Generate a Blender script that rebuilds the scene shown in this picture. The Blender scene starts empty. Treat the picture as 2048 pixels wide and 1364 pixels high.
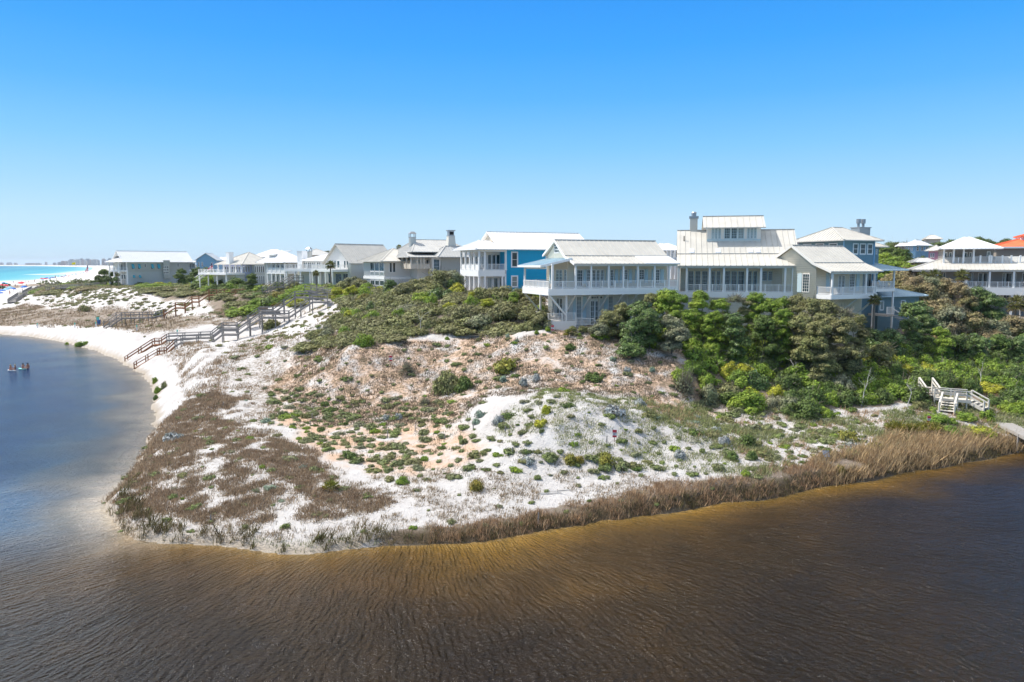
import bpy, math, random
import numpy as np
from mathutils import Vector
R = math.radians
rng = np.random.RandomState(7)
random.seed(7)
sc = bpy.context.scene
col = sc.collection

# ---------------------------------------------------------------- camera, sky, sun
CAMZ, FPX, PITCH = 17.0, 1479.0, math.atan(154 / 1479.0)
cam = bpy.data.cameras.new('camera'); camo = bpy.data.objects.new('camera', cam); col.objects.link(camo)
camo.location = (0, 0, CAMZ); camo.rotation_euler = (math.pi / 2 - PITCH, 0, 0)
cam.lens = 36 * FPX / 2048; cam.sensor_width = 36; cam.clip_start = 0.5; cam.clip_end = 60000
sc.camera = camo
SUN_AZ, SUN_EL = R(-72), R(51)          # azimuth from +Y (the view axis), negative = to the left
w = bpy.data.worlds.new('World'); sc.world = w; w.use_nodes = True
nt = w.node_tree; bg = nt.nodes['Background']
sky = nt.nodes.new('ShaderNodeTexSky'); sky.sky_type = 'NISHITA'; sky.sun_disc = False
sky.sun_elevation = SUN_EL; sky.sun_rotation = SUN_AZ; sky.altitude = 0
sky.air_density = 1.0; sky.dust_density = 0.3; sky.ozone_density = 2.0
# a clear polarised sky: pale at the horizon, deep blue above, whitened at the zenith as added fill light, blended with the physical sky
wc_ = nt.nodes.new('ShaderNodeTexCoord'); sx_ = nt.nodes.new('ShaderNodeSeparateXYZ'); cr_ = nt.nodes.new('ShaderNodeValToRGB')
nt.links.new(wc_.outputs['Generated'], sx_.inputs[0]); nt.links.new(sx_.outputs[2], cr_.inputs[0])
els = cr_.color_ramp.elements
for p_, c_ in ((0.0, (.43, .60, .73)), (.054, (.38, .58, .74)), (.10, (.265, .51, .75)), (.148, (.16, .44, .75)), (.21, (.07, .345, .745)), (.27, (.03, .285, .73)), (.32, (.019, .247, .72)), (.42, (.12, .30, .66)), (.6, (.52, .58, .68)), (1.0, (.80, .80, .80))):
    e_ = els[0] if p_ == 0 else (els[len(els) - 1] if p_ == 1 else els.new(p_)); e_.position = p_; e_.color = (*c_, 1)
sk_ = nt.nodes.new('ShaderNodeMix'); sk_.data_type = 'RGBA'; sk_.inputs[0].default_value = .92
ms_ = nt.nodes.new('ShaderNodeMix'); ms_.data_type = 'RGBA'; ms_.blend_type = 'MULTIPLY'; ms_.inputs[0].default_value = 1; ms_.inputs[7].default_value = (.09 / .12, .09 / .12, .105 / .12, 1)
dv_ = nt.nodes.new('ShaderNodeMix'); dv_.data_type = 'RGBA'; dv_.blend_type = 'DIVIDE'; dv_.inputs[0].default_value = 1; dv_.inputs[7].default_value = (.12, .12, .12, 1)
nt.links.new(sky.outputs[0], ms_.inputs[6]); nt.links.new(cr_.outputs[0], dv_.inputs[6])
nt.links.new(ms_.outputs[2], sk_.inputs[6]); nt.links.new(dv_.outputs[2], sk_.inputs[7]); nt.links.new(sk_.outputs[2], bg.inputs[0])
bg.inputs[1].default_value = 0.12
sl = bpy.data.lights.new('sun', 'SUN'); sl.energy = 4.2; sl.angle = R(0.53); sl.color = (1, .95, .88)
slo = bpy.data.objects.new('sun', sl); col.objects.link(slo)
sd = Vector((math.sin(SUN_AZ) * math.cos(SUN_EL), math.cos(SUN_AZ) * math.cos(SUN_EL), math.sin(SUN_EL)))
slo.rotation_euler = (-sd).to_track_quat('-Z', 'Y').to_euler()
sc.view_settings.view_transform = 'Standard'; sc.view_settings.look = 'None'
sc.view_settings.exposure = 0.5; sc.view_settings.gamma = 1
sc.cycles.use_denoising = True; sc.cycles.sample_clamp_direct = 6; sc.cycles.sample_clamp_indirect = 4; sc.cycles.max_bounces = 6; sc.cycles.transparent_max_bounces = 8; sc.cycles.caustics_reflective = False
sc.cycles.caustics_refractive = False

# ---------------------------------------------------------------- picture geometry helpers
CT, ST = math.cos(PITCH), math.sin(PITCH)
def proj(x, y, z):
    z = z - CAMZ; D = y * CT - z * ST; U = y * ST + z * CT
    return 1024 + FPX * x / D, 682 - FPX * U / D
def PY(px, py, Y):                       # world point on the ray of (px,py) at depth Y
    v = (682 - py) / FPX; t = Y / (CT + v * ST)
    return ((px - 1024) / FPX * t, Y, CAMZ + t * (-ST + v * CT))
def PZ(px, py, z):                       # ... at height z
    v = (682 - py) / FPX; t = (z - CAMZ) / (-ST + v * CT)
    return ((px - 1024) / FPX * t, t * (CT + v * ST), z)
def hash2(ix, iy, s):
    n = (ix.astype(np.int64) * 374761393 + iy.astype(np.int64) * 668265263 + s * 974634777) & 0x7fffffff
    n = ((n ^ (n >> 13)) * 1274126177) & 0x7fffffff
    return ((n ^ (n >> 16)) & 0xffff) / 65535.0
def vnoise(x, y, s=0):
    ix, iy = np.floor(x), np.floor(y); fx, fy = x - ix, y - iy
    fx = fx * fx * (3 - 2 * fx); fy = fy * fy * (3 - 2 * fy)
    a, b, c, d = hash2(ix, iy, s), hash2(ix + 1, iy, s), hash2(ix, iy + 1, s), hash2(ix + 1, iy + 1, s)
    return (a * (1 - fx) + b * fx) * (1 - fy) + (c * (1 - fx) + d * fx) * fy
def fbm(x, y, s=0, o=4):
    r = 0; a = .5; t = 0
    for i in range(o):
        r = r + a * vnoise(x * 2 ** i, y * 2 ** i, s + i * 17); t += a; a *= .5
    return r / t
def pip(px, py, poly):
    n = len(poly); ins = np.zeros(np.shape(px), bool)
    for i in range(n):
        x1, y1 = poly[i]; x2, y2 = poly[(i + 1) % n]
        if y1 == y2: continue
        c = ((y1 > py) != (y2 > py)) & (px < (x2 - x1) * (py - y1) / (y2 - y1) + x1)
        ins ^= c
    return ins
def segdist(x, y, pts, closed=False):
    d = np.full(np.shape(x), 1e9)
    n = len(pts)
    for i in range(n if closed else n - 1):
        (ax, ay), (bx, by) = pts[i], pts[(i + 1) % n]
        dx, dy = bx - ax, by - ay; L = dx * dx + dy * dy + 1e-9
        t = np.clip(((x - ax) * dx + (y - ay) * dy) / L, 0, 1)
        d = np.minimum(d, np.hypot(x - ax - t * dx, y - ay - t * dy))
    return d
sstep = lambda a, b, x: (lambda t: t * t * (3 - 2 * t))(np.clip((x - a) / (b - a), 0, 1))

# ---------------------------------------------------------------- materials
def M(name, colr, rough=.8, spec=.3, **kw):
    m = bpy.data.materials.new(name); m.use_nodes = True
    b = m.node_tree.nodes['Principled BSDF']
    b.inputs['Base Color'].default_value = (*colr, 1); b.inputs['Roughness'].default_value = rough
    b.inputs['Specular IOR Level'].default_value = spec
    if kw.get('metal'): b.inputs['Metallic'].default_value = kw['metal']
    return m
def nodes(m): return m.node_tree.nodes, m.node_tree.links, m.node_tree.nodes['Principled BSDF']
def N(m, t, **kw):
    n = m.node_tree.nodes.new(t)
    for k, v in kw.items():
        if k.startswith('i_'):
            key = k[2:].replace('_', ' ')
            n.inputs[int(key) if key.isdigit() else key].default_value = v
        else: setattr(n, k, v)
    return n
def mixc(m, fac, a, b, mode='MIX'):
    n = N(m, 'ShaderNodeMix', data_type='RGBA', blend_type=mode)
    L = m.node_tree.links
    for s, v in ((n.inputs[0], fac), (n.inputs[6], a), (n.inputs[7], b)):
        if hasattr(v, 'is_output') or isinstance(v, bpy.types.NodeSocket): L.new(v, s)
        elif isinstance(v, (int, float)): s.default_value = v
        else: s.default_value = (*v, 1)
    return n.outputs[2]
def mathn(m, op, a, b=0.0, c=None):
    n = N(m, 'ShaderNodeMath', operation=op)
    L = m.node_tree.links
    for s, v in zip(n.inputs, (a, b, c)):
        if v is None: continue
        if isinstance(v, bpy.types.NodeSocket): L.new(v, s)
        else: s.default_value = v
    return n.outputs[0]
def maprange(m, v, a, b, c=0.0, d=1.0):
    n = N(m, 'ShaderNodeMapRange', i_1=a, i_2=b, i_3=c, i_4=d); m.node_tree.links.new(v, n.inputs[0]); return n.outputs[0]
def noise(m, scale, detail=4, vec=None, rough=.55, dist=0.0):
    n = N(m, 'ShaderNodeTexNoise', i_Scale=scale, i_Detail=detail, i_Roughness=rough, i_Distortion=dist)
    if vec is not None: m.node_tree.links.new(vec, n.inputs['Vector'])
    return n.outputs[0]
def bump(m, h, dist, strength=1.0):
    n = N(m, 'ShaderNodeBump', i_Distance=dist, i_Strength=strength)
    m.node_tree.links.new(h, n.inputs['Height']); m.node_tree.links.new(n.outputs[0], nodes(m)[2].inputs['Normal']); return n
def objco(m): return N(m, 'ShaderNodeTexCoord').outputs['Object']
def painted(name, c, rough=.55, siding=0.0, dirt=.12):
    m = M(name, c, rough, .35); n, L, b = nodes(m); co = objco(m)
    f = noise(m, 1.3, 5, co); base = mixc(m, mathn(m, 'MULTIPLY', f, dirt * 2), c, tuple(x * .72 for x in c))
    L.new(base, b.inputs['Base Color'])
    if siding:
        sx = N(m, 'ShaderNodeSeparateXYZ'); L.new(co, sx.inputs[0])
        fr = mathn(m, 'FRACT', mathn(m, 'DIVIDE', sx.outputs[2], siding))
        bump(m, fr, siding * .5)       # lapped boards: each board leans out towards its lower edge
    return m
def metalroof(name, c, rough=.42, var=.1):
    m = M(name, c, rough, .5); n, L, b = nodes(m); co = objco(m)
    f = noise(m, .6, 5, co); g = noise(m, 6, 4, co)
    f2 = mathn(m, 'ADD', mathn(m, 'MULTIPLY', f, .7), mathn(m, 'MULTIPLY', g, .3))
    L.new(mixc(m, maprange(m, f2, .3, .7), tuple(min(.92, x * (1 + var)) for x in c), tuple(x * (1 - var * 1.6) for x in c)), b.inputs['Base Color'])
    L.new(maprange(m, g, .3, .7, rough - .08, rough + .12), b.inputs['Roughness'])
    return m
def foliage(name, c1, c2, c3=None, trans=.25, rough=.6):
    """leaf cards: colour varies leaf by leaf, clump by clump and plant by plant"""
    m = M(name, c1, rough, .25); n, L, b = nodes(m)
    geo = N(m, 'ShaderNodeNewGeometry'); oi = N(m, 'ShaderNodeObjectInfo'); co = objco(m)
    f = noise(m, 1.7, 3, co)
    a = mixc(m, maprange(m, f, .35, .65), c1, c2)
    a = mixc(m, mathn(m, 'MULTIPLY', oi.outputs['Random'], .5), a, c3 or c2)
    v = maprange(m, geo.outputs['Random Per Island'], 0, 1, .45, 1.6)
    hsv = N(m, 'ShaderNodeHueSaturation'); L.new(a, hsv.inputs['Color']); L.new(v, hsv.inputs['Value'])
    L.new(hsv.outputs[0], b.inputs['Base Color'])
    tr = N(m, 'ShaderNodeBsdfTranslucent'); L.new(hsv.outputs[0], tr.inputs[0])
    mx = N(m, 'ShaderNodeMixShader', i_0=trans); L.new(b.outputs[0], mx.inputs[1]); L.new(tr.outputs[0], mx.inputs[2])
    L.new(mx.outputs[0], n['Material Output'].inputs[0])
    return m
def wood(name, c, c2):
    m = M(name, c, .8, .2); n, L, b = nodes(m); co = objco(m)
    mp = N(m, 'ShaderNodeMapping'); mp.inputs['Scale'].default_value = (1, 6, 6); L.new(co, mp.inputs[0])
    L.new(mixc(m, maprange(m, noise(m, 1.5, 4, mp.outputs[0]), .3, .7), c, c2), b.inputs['Base Color']); return m

# ---------------------------------------------------------------- mesh + object helpers
def newmesh(name, V, F, mats=(), mi=None, smooth=False):
    me = bpy.data.meshes.new(name)
    V = np.asarray(V, np.float32)
    if isinstance(F, np.ndarray):
        k = F.shape[1]; me.vertices.add(len(V)); me.vertices.foreach_set('co', V.ravel())
        me.loops.add(F.size); me.loops.foreach_set('vertex_index', F.ravel().astype(np.int32))
        me.polygons.add(len(F)); me.polygons.foreach_set('loop_start', np.arange(0, F.size, k, dtype=np.int32))
        me.polygons.foreach_set('loop_total', np.full(len(F), k, np.int32))
    else: me.from_pydata([tuple(v) for v in V], [], F)
    for m in mats: me.materials.append(m)
    if mi is not None: me.polygons.foreach_set('material_index', np.asarray(mi, np.int32))
    if smooth: me.polygons.foreach_set('use_smooth', np.ones(len(me.polygons), bool))
    me.update(calc_edges=True); return me
def link(name, me, parent=None, loc=(0, 0, 0), rz=0):
    o = bpy.data.objects.new(name, me); col.objects.link(o); o.location = loc; o.rotation_euler = (0, 0, rz)
    if parent: o.parent = parent
    return o
def tag(o, label=None, cat=None, group=None, kind=None):
    for k, v in (('label', label), ('category', cat), ('group', group), ('kind', kind)):
        if v: o[k] = v
    return o
class MB:
    def __init__(s): s.v = []; s.f = []; s.m = []
    def add(s, V, F, m=0):
        n = len(s.v); s.v += [tuple(p) for p in V]; s.f += [tuple(i + n for i in f) for f in F]; s.m += [m] * len(F); return s
    def box(s, x0, x1, y0, y1, z0, z1, m=0):
        x0, x1 = sorted((x0, x1)); y0, y1 = sorted((y0, y1)); z0, z1 = sorted((z0, z1))
        return s.add([(x0, y0, z0), (x1, y0, z0), (x1, y1, z0), (x0, y1, z0), (x0, y0, z1), (x1, y0, z1), (x1, y1, z1), (x0, y1, z1)],
                     [(0, 3, 2, 1), (4, 5, 6, 7), (0, 1, 5, 4), (1, 2, 6, 5), (2, 3, 7, 6), (3, 0, 4, 7)], m)
    def beam(s, a, b, w, h, m=0):        # box along a->b, width w (horizontal), height h
        a, b = Vector(a), Vector(b); d = (b - a)
        if d.length < 1e-6: return s
        d.normalize(); r = d.cross(Vector((0, 0, 1)))
        r = Vector((1, 0, 0)) if r.length < 1e-3 else r.normalized()
        u = r.cross(d); r = r * w / 2; u = u * h / 2
        V = [a - r - u, a + r - u, a + r + u, a - r + u, b - r - u, b + r - u, b + r + u, b - r + u]
        return s.add(V, [(0, 1, 2, 3), (7, 6, 5, 4), (4, 5, 1, 0), (5, 6, 2, 1), (6, 7, 3, 2), (7, 4, 0, 3)], m)
    def tube(s, a, b, r0, r1, n=6, m=0):
        a, b = Vector(a), Vector(b); d = (b - a).normalized(); p = d.orthogonal().normalized(); q = d.cross(p)
        V = []
        for c, r in ((a, r0), (b, r1)):
            for i in range(n):
                t = 2 * math.pi * i / n; V.append(c + p * r * math.cos(t) + q * r * math.sin(t))
        F = [(i, (i + 1) % n, n + (i + 1) % n, n + i) for i in range(n)] + [tuple(range(n))[::-1], tuple(range(n, 2 * n))]
        return s.add(V, F, m)
    def plate(s, poly, t, m=0):          # polygon (3D, CCW seen from its upper side) thickened downwards by t along z
        n = len(poly); V = list(poly) + [(p[0], p[1], p[2] - t) for p in poly]
        return s.add(V, [tuple(range(n)), tuple(range(2 * n - 1, n - 1, -1))] + [(i, n + i, n + (i + 1) % n, (i + 1) % n) for i in range(n)], m)
    def build(s, name, mats, parent=None, loc=(0, 0, 0), rz=0, smooth=False):
        if not isinstance(mats, (list, tuple)): mats = [mats]
        me = newmesh(name, s.v, s.f, mats, s.m, smooth); return link(name, me, parent, loc, rz)
def empty(name, loc, rz=0):
    o = bpy.data.objects.new(name, None); col.objects.link(o); o.location = loc; o.rotation_euler = (0, 0, rz); return o
def copytree(o, parent=None):
    c = o.copy(); col.objects.link(c)
    if parent: c.parent = parent
    for ch in list(o.children): copytree(ch, c)
    return c

# ---------------------------------------------------------------- terrain
SHORE_PX = [(0, 668), (60, 672), (130, 684), (190, 700), (230, 716), (262, 735), (285, 746), (300, 765), (311, 795), (312, 830), (305, 868),
            (290, 907), (265, 950), (237, 985), (214, 1004), (220, 1030), (240, 1055), (268, 1078), (330, 1086), (420, 1090), (500, 1098), (560, 1108),
            (620, 1106), (700, 1098), (760, 1092), (860, 1090), (960, 1084), (1030, 1070), (1110, 1056), (1200, 1040), (1290, 1031), (1380, 1018),
            (1450, 1004), (1520, 1000), (1600, 984), (1700, 966), (1800, 948), (1900, 932), (2000, 912), (2048, 900)]
LAG = [PZ(a, b, 0)[:2] for a, b in SHORE_PX]
_L = []
for (ax, ay), (bx, by) in zip(LAG[:-1], LAG[1:]):    # a ragged water's edge
    k_ = max(1, int(math.hypot(bx - ax, by - ay) / 1.6))
    for i in range(k_):
        t = i / k_; j_ = .34 if i else .12; _L.append((ax + (bx - ax) * t + rng.uniform(-j_, j_), ay + (by - ay) * t + rng.uniform(-j_, j_)))
LAG = _L + [LAG[-1]]
LAGPOLY = [(-400, 60), (-260, 150), (-170, 182)] + LAG + [(62, 78), (90, 92), (140, 100), (260, 110), (420, 60), (420, -300), (-400, -300)]
LAGLINE = LAGPOLY[:-2]
COAST = [(-900, -300), (-700, 100), (-560, 400), PZ(0, 567, 0)[:2], PZ(100, 556, 0)[:2], PZ(150, 546, 0)[:2], (-1300, 2300), (-2363, 4190), (-4000, 6300), (-6500, 8200), (-11000, 10500)]
SEAPOLY = COAST + [(-40000, 14000), (-40000, -300)]
G = []      # ground samples (x, y, z)
for a, b, z in [(300, 1000, .9), (400, 1050, .55), (600, 1080, .4), (800, 1050, .6), (1000, 1040, .6), (1200, 1000, .8), (1400, 980, .9), (1600, 950, .9), (1800, 915, .9),
                (1950, 890, .9), (400, 900, 2.1), (480, 950, 1.7), (340, 930, 1.5), (560, 900, 2), (700, 950, 1.5), (900, 960, 1.5), (1100, 960, 1.4), (1300, 955, 1.5), (1500, 920, 1.6),
                (1700, 880, 1.7), (1850, 860, 1.8), (700, 860, 2), (850, 870, 2.1), (600, 800, 2.6), (560, 760, 3.2), (480, 800, 3), (440, 740, 3.8), (400, 705, 4.6), (390, 770, 3.3),
                (345, 850, 1.7), (300, 915, 1.1), (1000, 822, 4.4), (1060, 800, 5.2), (1130, 786, 5.9), (1200, 800, 5.6), (1260, 822, 4.6), (1350, 845, 3.6), (1100, 860, 4.0), (1200, 880, 3.4),
                (1420, 880, 2.6), (1150, 925, 2.2), (950, 880, 2.6), (1300, 900, 2.4), (850, 800, 3.2), (700, 800, 3), (950, 760, 5), (1300, 770, 5), (1400, 810, 2.8), (1550, 830, 2.4), (1700, 830, 2.3),
                (1850, 820, 2.4), (2000, 840, 1.6), (430, 690, 4.6), (376, 690, 4.4), (600, 560, 13)]:
    G.append(PZ(a, b, z))
for a, b, Y in [(1130, 781, 70), (1050, 770, 72), (1100, 720, 77), (1100, 662, 83), (1000, 665, 86), (850, 730, 81), (850, 690, 85), (950, 668, 88), (700, 690, 84), (650, 720, 86), (620, 740, 85), (1250, 700, 79), (1350, 730, 76),
                (560, 690, 100), (530, 700, 103), (600, 660, 108), (660, 640, 112), (700, 640, 110), (525, 664, 126), (476, 682, 124), (426, 690, 123), (578, 645, 127), (625, 618, 128), (655, 612, 128), (600, 628, 136),
                (700, 600, 125), (740, 590, 135), (850, 620, 100), (1000, 625, 95), (0, 655, 187), (100, 658, 170), (190, 664, 151), (300, 672, 128), (240, 655, 160), (215, 652, 158), (100, 630, 200), (0, 632, 215), (100, 612, 250), (0, 613, 280), (0, 600, 340), (60, 596, 265),
                (0, 590, 400), (70, 572, 420), (120, 562, 520), (180, 548, 700), (200, 600, 215), (280, 572, 235), (150, 585, 255), (230, 640, 190), (330, 637, 176), (430, 596, 172), (480, 584, 180), (400, 563, 230), (300, 552, 262), (150, 563, 330), (215, 553, 320),
                (500, 600, 160), (450, 640, 145), (420, 655, 133), (560, 582, 165), (650, 572, 170), (230, 558, 285), (400, 556, 285), (500, 572, 200), (560, 585, 190), (330, 600, 200), (380, 620, 178), (620, 590, 155)]:
    G.append(PY(a, b, Y))
G += [(6, 88, 9.9), (12, 90, 9.6), (20, 92, 9.4), (30, 95, 8.6), (40, 98, 8.2), (0, 92, 10.6), (4, 98, 11), (18, 100, 10), (34, 104, 9), (10, 78, 7.6), (20, 80, 7), (30, 82, 6), (40, 84, 5), (50, 86, 4.5), (60, 92, 4.5), (24, 74, 3.4), (34, 74, 2.8),
      (52, 100, 7), (62, 110, 7.5), (75, 134, 8.5), (100, 140, 8.5), (45, 120, 9.5), (0, 112, 12), (-8, 108, 12.4), (-14, 112, 12.6), (-5, 120, 12.2), (10, 125, 11.5), (25, 130, 11), (-20, 130, 12.3), (-35, 150, 12.3), (-50, 170, 12), (-70, 200, 12), (-90, 240, 11.5), (-130, 300, 11),
      (-160, 420, 9), (-250, 700, 7), (-500, 1400, 6), (0, 200, 12), (60, 200, 10), (120, 200, 9), (0, 400, 11), (200, 400, 10), (300, 800, 10), (0, 1000, 9), (-800, 2500, 6), (0, 4000, 8), (3000, 4000, 8), (-2000, 6000, 5), (3000, 12000, 8), (-3000, 12000, 5),
      (-230, 260, 2), (-300, 330, 2), (-350, 200, 1.2), (-450, 150, 1), (-330, 480, 1.4), (-420, 600, .7), (110, 110, 4), (150, 130, 6), (250, 160, 8), (5.5, 66, 5.0)]
G = np.array(G)
def _tf(x, y):
    yy = np.maximum(y, 12.0); return x / (yy + 8) * 3.2, np.log(yy) * 2.2
_ga, _gb = _tf(G[:, 0], G[:, 1])
_D = np.sqrt((_ga[:, None] - _ga) ** 2 + (_gb[:, None] - _gb) ** 2 + .0009)
_n = len(G); _A = np.zeros((_n + 3, _n + 3)); _A[:_n, :_n] = _D - np.eye(_n) * .012
_A[:_n, _n] = 1; _A[:_n, _n + 1] = _ga; _A[:_n, _n + 2] = _gb; _A[_n:, :_n] = _A[:_n, _n:].T
_W = np.linalg.solve(_A, np.r_[G[:, 2], 0, 0, 0])
def rbf(x, y):
    a, b = _tf(x, y); out = _W[_n] + _W[_n + 1] * a + _W[_n + 2] * b
    for i in range(_n): out = out + _W[i] * np.sqrt((a - _ga[i]) ** 2 + (b - _gb[i]) ** 2 + .0009)
    return out
PADS = []   # (x, y, radius, z) flattened for houses; none needed so far
def lin(pp, Y0, Y1, dz=0):
    return [tuple(np.array(PY(a, b, Y0 + (Y1 - Y0) * (a - pp[0][0]) / (pp[-1][0] - pp[0][0]))) + [0, 0, dz]) for a, b in pp]
near = lin([(271, 736), (317, 709), (331, 709), (352, 690), (364, 684), (426, 683), (446, 668), (476, 668), (524, 634), (578, 634), (625, 603), (655, 603)], 120.3, 128)
far = lin([(253, 724), (307, 689), (321, 689), (336, 679), (400, 676), (423, 675), (445, 657), (474, 657), (519, 625.5), (546, 625.5), (590, 594), (619, 594), (655, 597)], 128.3, 136)
mid = lin([(213, 653), (238, 636), (308, 634)], 158, 168); up = lin([(328, 629), (351, 615), (370, 615), (384, 603), (398, 603), (418, 589), (449, 590), (492, 589)], 168, 174)
WST = [PY(1851, 772, 77.6), PY(1866, 793, 75.6), PY(1938, 799, 74.6), PY(1972, 818, 73.4)]
CARVE = [(near, .45), (far, .45), (mid + up, .5), (WST, .5)]
def carve(x, y, z):
    for L_, cl_ in CARVE:
        for a, b in zip(L_[:-1], L_[1:]):
            dx, dy = b[0] - a[0], b[1] - a[1]; t = np.clip(((x - a[0]) * dx + (y - a[1]) * dy) / (dx * dx + dy * dy + 1e-9), 0, 1)
            d = np.hypot(x - a[0] - t * dx, y - a[1] - t * dy); z = np.minimum(z, a[2] + t * (b[2] - a[2]) - cl_ + .38 * np.maximum(0, d - 1.3))
    return z
def height(x, y):
    x = np.asarray(x, float); y = np.asarray(y, float); s = x.shape; x = x.ravel(); y = y.ravel()
    z = rbf(x, y)
    ds = segdist(x, y, COAST); sea = pip(x, y, SEAPOLY)
    amp = np.clip((z - .5) / 4, .15, 1)
    z = z + ((fbm(x * .09, y * .09, 3) - .5) * 1.5 + (fbm(x * .35, y * .35, 5) - .5) * .75 + (fbm(x * 1.3, y * 1.3, 9, 3) - .5) * .5) * amp * np.clip(1.25 - y / 900, .3, 1)
    dl = segdist(x, y, LAGLINE); lag = pip(x, y, LAGPOLY)
    left = sstep(-16, -27, x) * sstep(45, 55, y)
    z = carve(x, y, z); z = np.maximum(z, .25)
    z = np.minimum(z, .03 + dl * (.95 - .2 * left) + .12 * (fbm(x * .8, y * .8, 21) - .5))
    z = np.minimum(z, .02 + ds * .02)
    z = np.where(lag, -.06 * dl - .02, z); z = np.where(sea, -.03 * ds - .05, z)
    return z.reshape(s)
UG = np.linspace(-1.25, 1.25, 560)
YG = np.concatenate([np.linspace(22, 130, 380, endpoint=False), np.geomspace(130, 420, 120, endpoint=False), np.geomspace(420, 13500, 70)])
UU, YY = np.meshgrid(UG, YG); XX = UU * (YY + 12)
ZZ = height(XX, YY)
def hgt(x, y):                          # fast look-up in the terrain grid
    x = np.asarray(x, float); y = np.asarray(y, float)
    j = np.clip((x / (y + 12) - UG[0]) / (UG[1] - UG[0]), 0, len(UG) - 1.001); i = np.clip(np.interp(y, YG, np.arange(len(YG))), 0, len(YG) - 1.001)
    j0 = j.astype(int); i0 = i.astype(int); fj = j - j0; fi = i - i0
    return (ZZ[i0, j0] * (1 - fj) + ZZ[i0, j0 + 1] * fj) * (1 - fi) + (ZZ[i0 + 1, j0] * (1 - fj) + ZZ[i0 + 1, j0 + 1] * fj) * fi
def hit(px, py, Y0=30., Y1=900.):       # the first ground point on a pixel's ray
    Ys = np.geomspace(Y0, Y1, 900); p = PY(px, py, Ys); below = p[2] < hgt(p[0], Ys)
    k = int(np.argmax(below)) if below.any() else 899
    return float(p[0][k]), float(Ys[k]), float(hgt(p[0][k], Ys[k]))

# zones, as outlines of the ground drawn over the photograph (ground points are projected and tested)
Z = {
 'brown': [[(225, 1000), (300, 880), (345, 835), (420, 830), (520, 870), (640, 905), (640, 950), (760, 985), (780, 1015), (640, 1045), (430, 1055), (350, 1035), (240, 1050)],
           [(350, 835), (400, 770), (425, 715), (470, 755), (500, 800), (470, 835), (420, 850)]],
 'flat': [[(-900, 662), (0, 654), (150, 653), (300, 668), (400, 655), (450, 640), (330, 628), (220, 612), (100, 618), (60, 605), (0, 618), (-900, 620)]],
 'slopes': [[(420, 720), (470, 690), (600, 690), (570, 790), (540, 860), (490, 835), (470, 760)], [(470, 690), (560, 665), (640, 690), (600, 740), (520, 760), (440, 730)], [(390, 625), (460, 612), (560, 622), (520, 650), (430, 655)], [(560, 690), (640, 650), (700, 660), (640, 740), (560, 760)]],
 'sparse': [[(215, 985), (350, 860), (480, 830), (700, 960), (700, 1090), (240, 1080)], [(560, 960), (900, 940), (1500, 955), (1500, 1000), (1100, 1055), (620, 1085), (300, 1060), (300, 1030), (560, 1045)]],
 'reed': [[(760, 1075), (1000, 1035), (1200, 990), (1450, 955), (1650, 915), (1800, 870), (1960, 868), (2010, 880), (2048, 888), (2400, 905), (2400, 930), (2048, 905), (1800, 952), (1500, 1006), (1200, 1048), (1000, 1088), (760, 1098)]],
 'mats': [[(520, 770), (640, 790), (900, 800), (1000, 880), (1240, 930), (1500, 950), (1100, 960), (760, 955), (640, 900), (540, 850)]],
 'litter': [[(560, 790), (600, 705), (700, 690), (1100, 662), (1400, 690), (1430, 800), (1250, 800), (1130, 785), (1000, 790), (900, 850), (620, 850)]],
 'rflat': [[(1260, 800), (1400, 805), (1550, 825), (1850, 815), (1900, 860), (1800, 900), (1640, 925), (1500, 955), (1440, 900), (1330, 850)], [(1840, 795), (2060, 785), (2500, 800), (2500, 890), (2048, 875), (1960, 868), (1850, 872)]],
 'peach': [[(600, 705), (690, 685), (1100, 660), (1330, 668), (1450, 740), (1450, 830), (1350, 835), (1210, 780), (1100, 775), (980, 790), (900, 840), (980, 900), (930, 945), (700, 945), (600, 890), (540, 830), (540, 770)]],
 'thick': [[(1185, 690), (1215, 668), (1250, 680), (1300, 700), (1370, 690), (1385, 730), (1355, 765), (1385, 800), (1480, 812), (1600, 828), (1760, 808), (1850, 800), (1990, 805), (2500, 810), (2500, 560), (1185, 600)]],
 'oak': [[(610, 700), (640, 662), (690, 632), (700, 606), (760, 560), (1100, 560), (1098, 650), (1000, 668), (850, 664), (770, 688), (650, 692)], [(275, 566), (330, 545), (770, 545), (770, 600), (700, 606), (600, 590), (520, 620), (440, 636), (410, 600), (330, 600)], [(70, 588), (120, 560), (180, 548), (300, 544), (240, 564), (190, 576), (120, 588)]],
 'hill': [[(1000, 830), (1100, 780), (1250, 800), (1400, 850), (1460, 900), (1500, 950), (1240, 935), (1000, 880)]],
 'pits': [[(60, 590), (290, 555), (300, 600), (420, 610), (330, 630), (220, 608), (100, 615)], [(620, 610), (740, 600), (700, 640), (600, 690), (560, 660)]],
}
def zone(key, x, y, z, soft=9.0):
    px, py = proj(x, y, z)
    k = np.clip(60 / np.maximum(y, 20), .25, 1.3)
    qx = px + (fbm(x * .35, y * .35, 31) - .5) * soft * 7 * k; qy = py + (fbm(x * .35 + 40, y * .35, 33) - .5) * soft * 3.4 * k
    r = np.zeros(np.shape(px), bool)
    for p in Z[key]: r |= pip(qx, qy, p)
    return r & (y > 30) & (y < 420)
fx, fy, fz = XX.ravel(), YY.ravel(), ZZ.ravel()
veg = np.zeros(fx.size); peach = np.zeros(fx.size)
for k, v in (('sparse', .47), ('mats', .42), ('slopes', .62), ('litter', .62), ('rflat', .60), ('brown', .52), ('flat', .85), ('reed', .95), ('hill', .46), ('thick', 1.0), ('oak', 1.0)):
    veg = np.where(zone(k, fx, fy, fz), v, veg)
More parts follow.
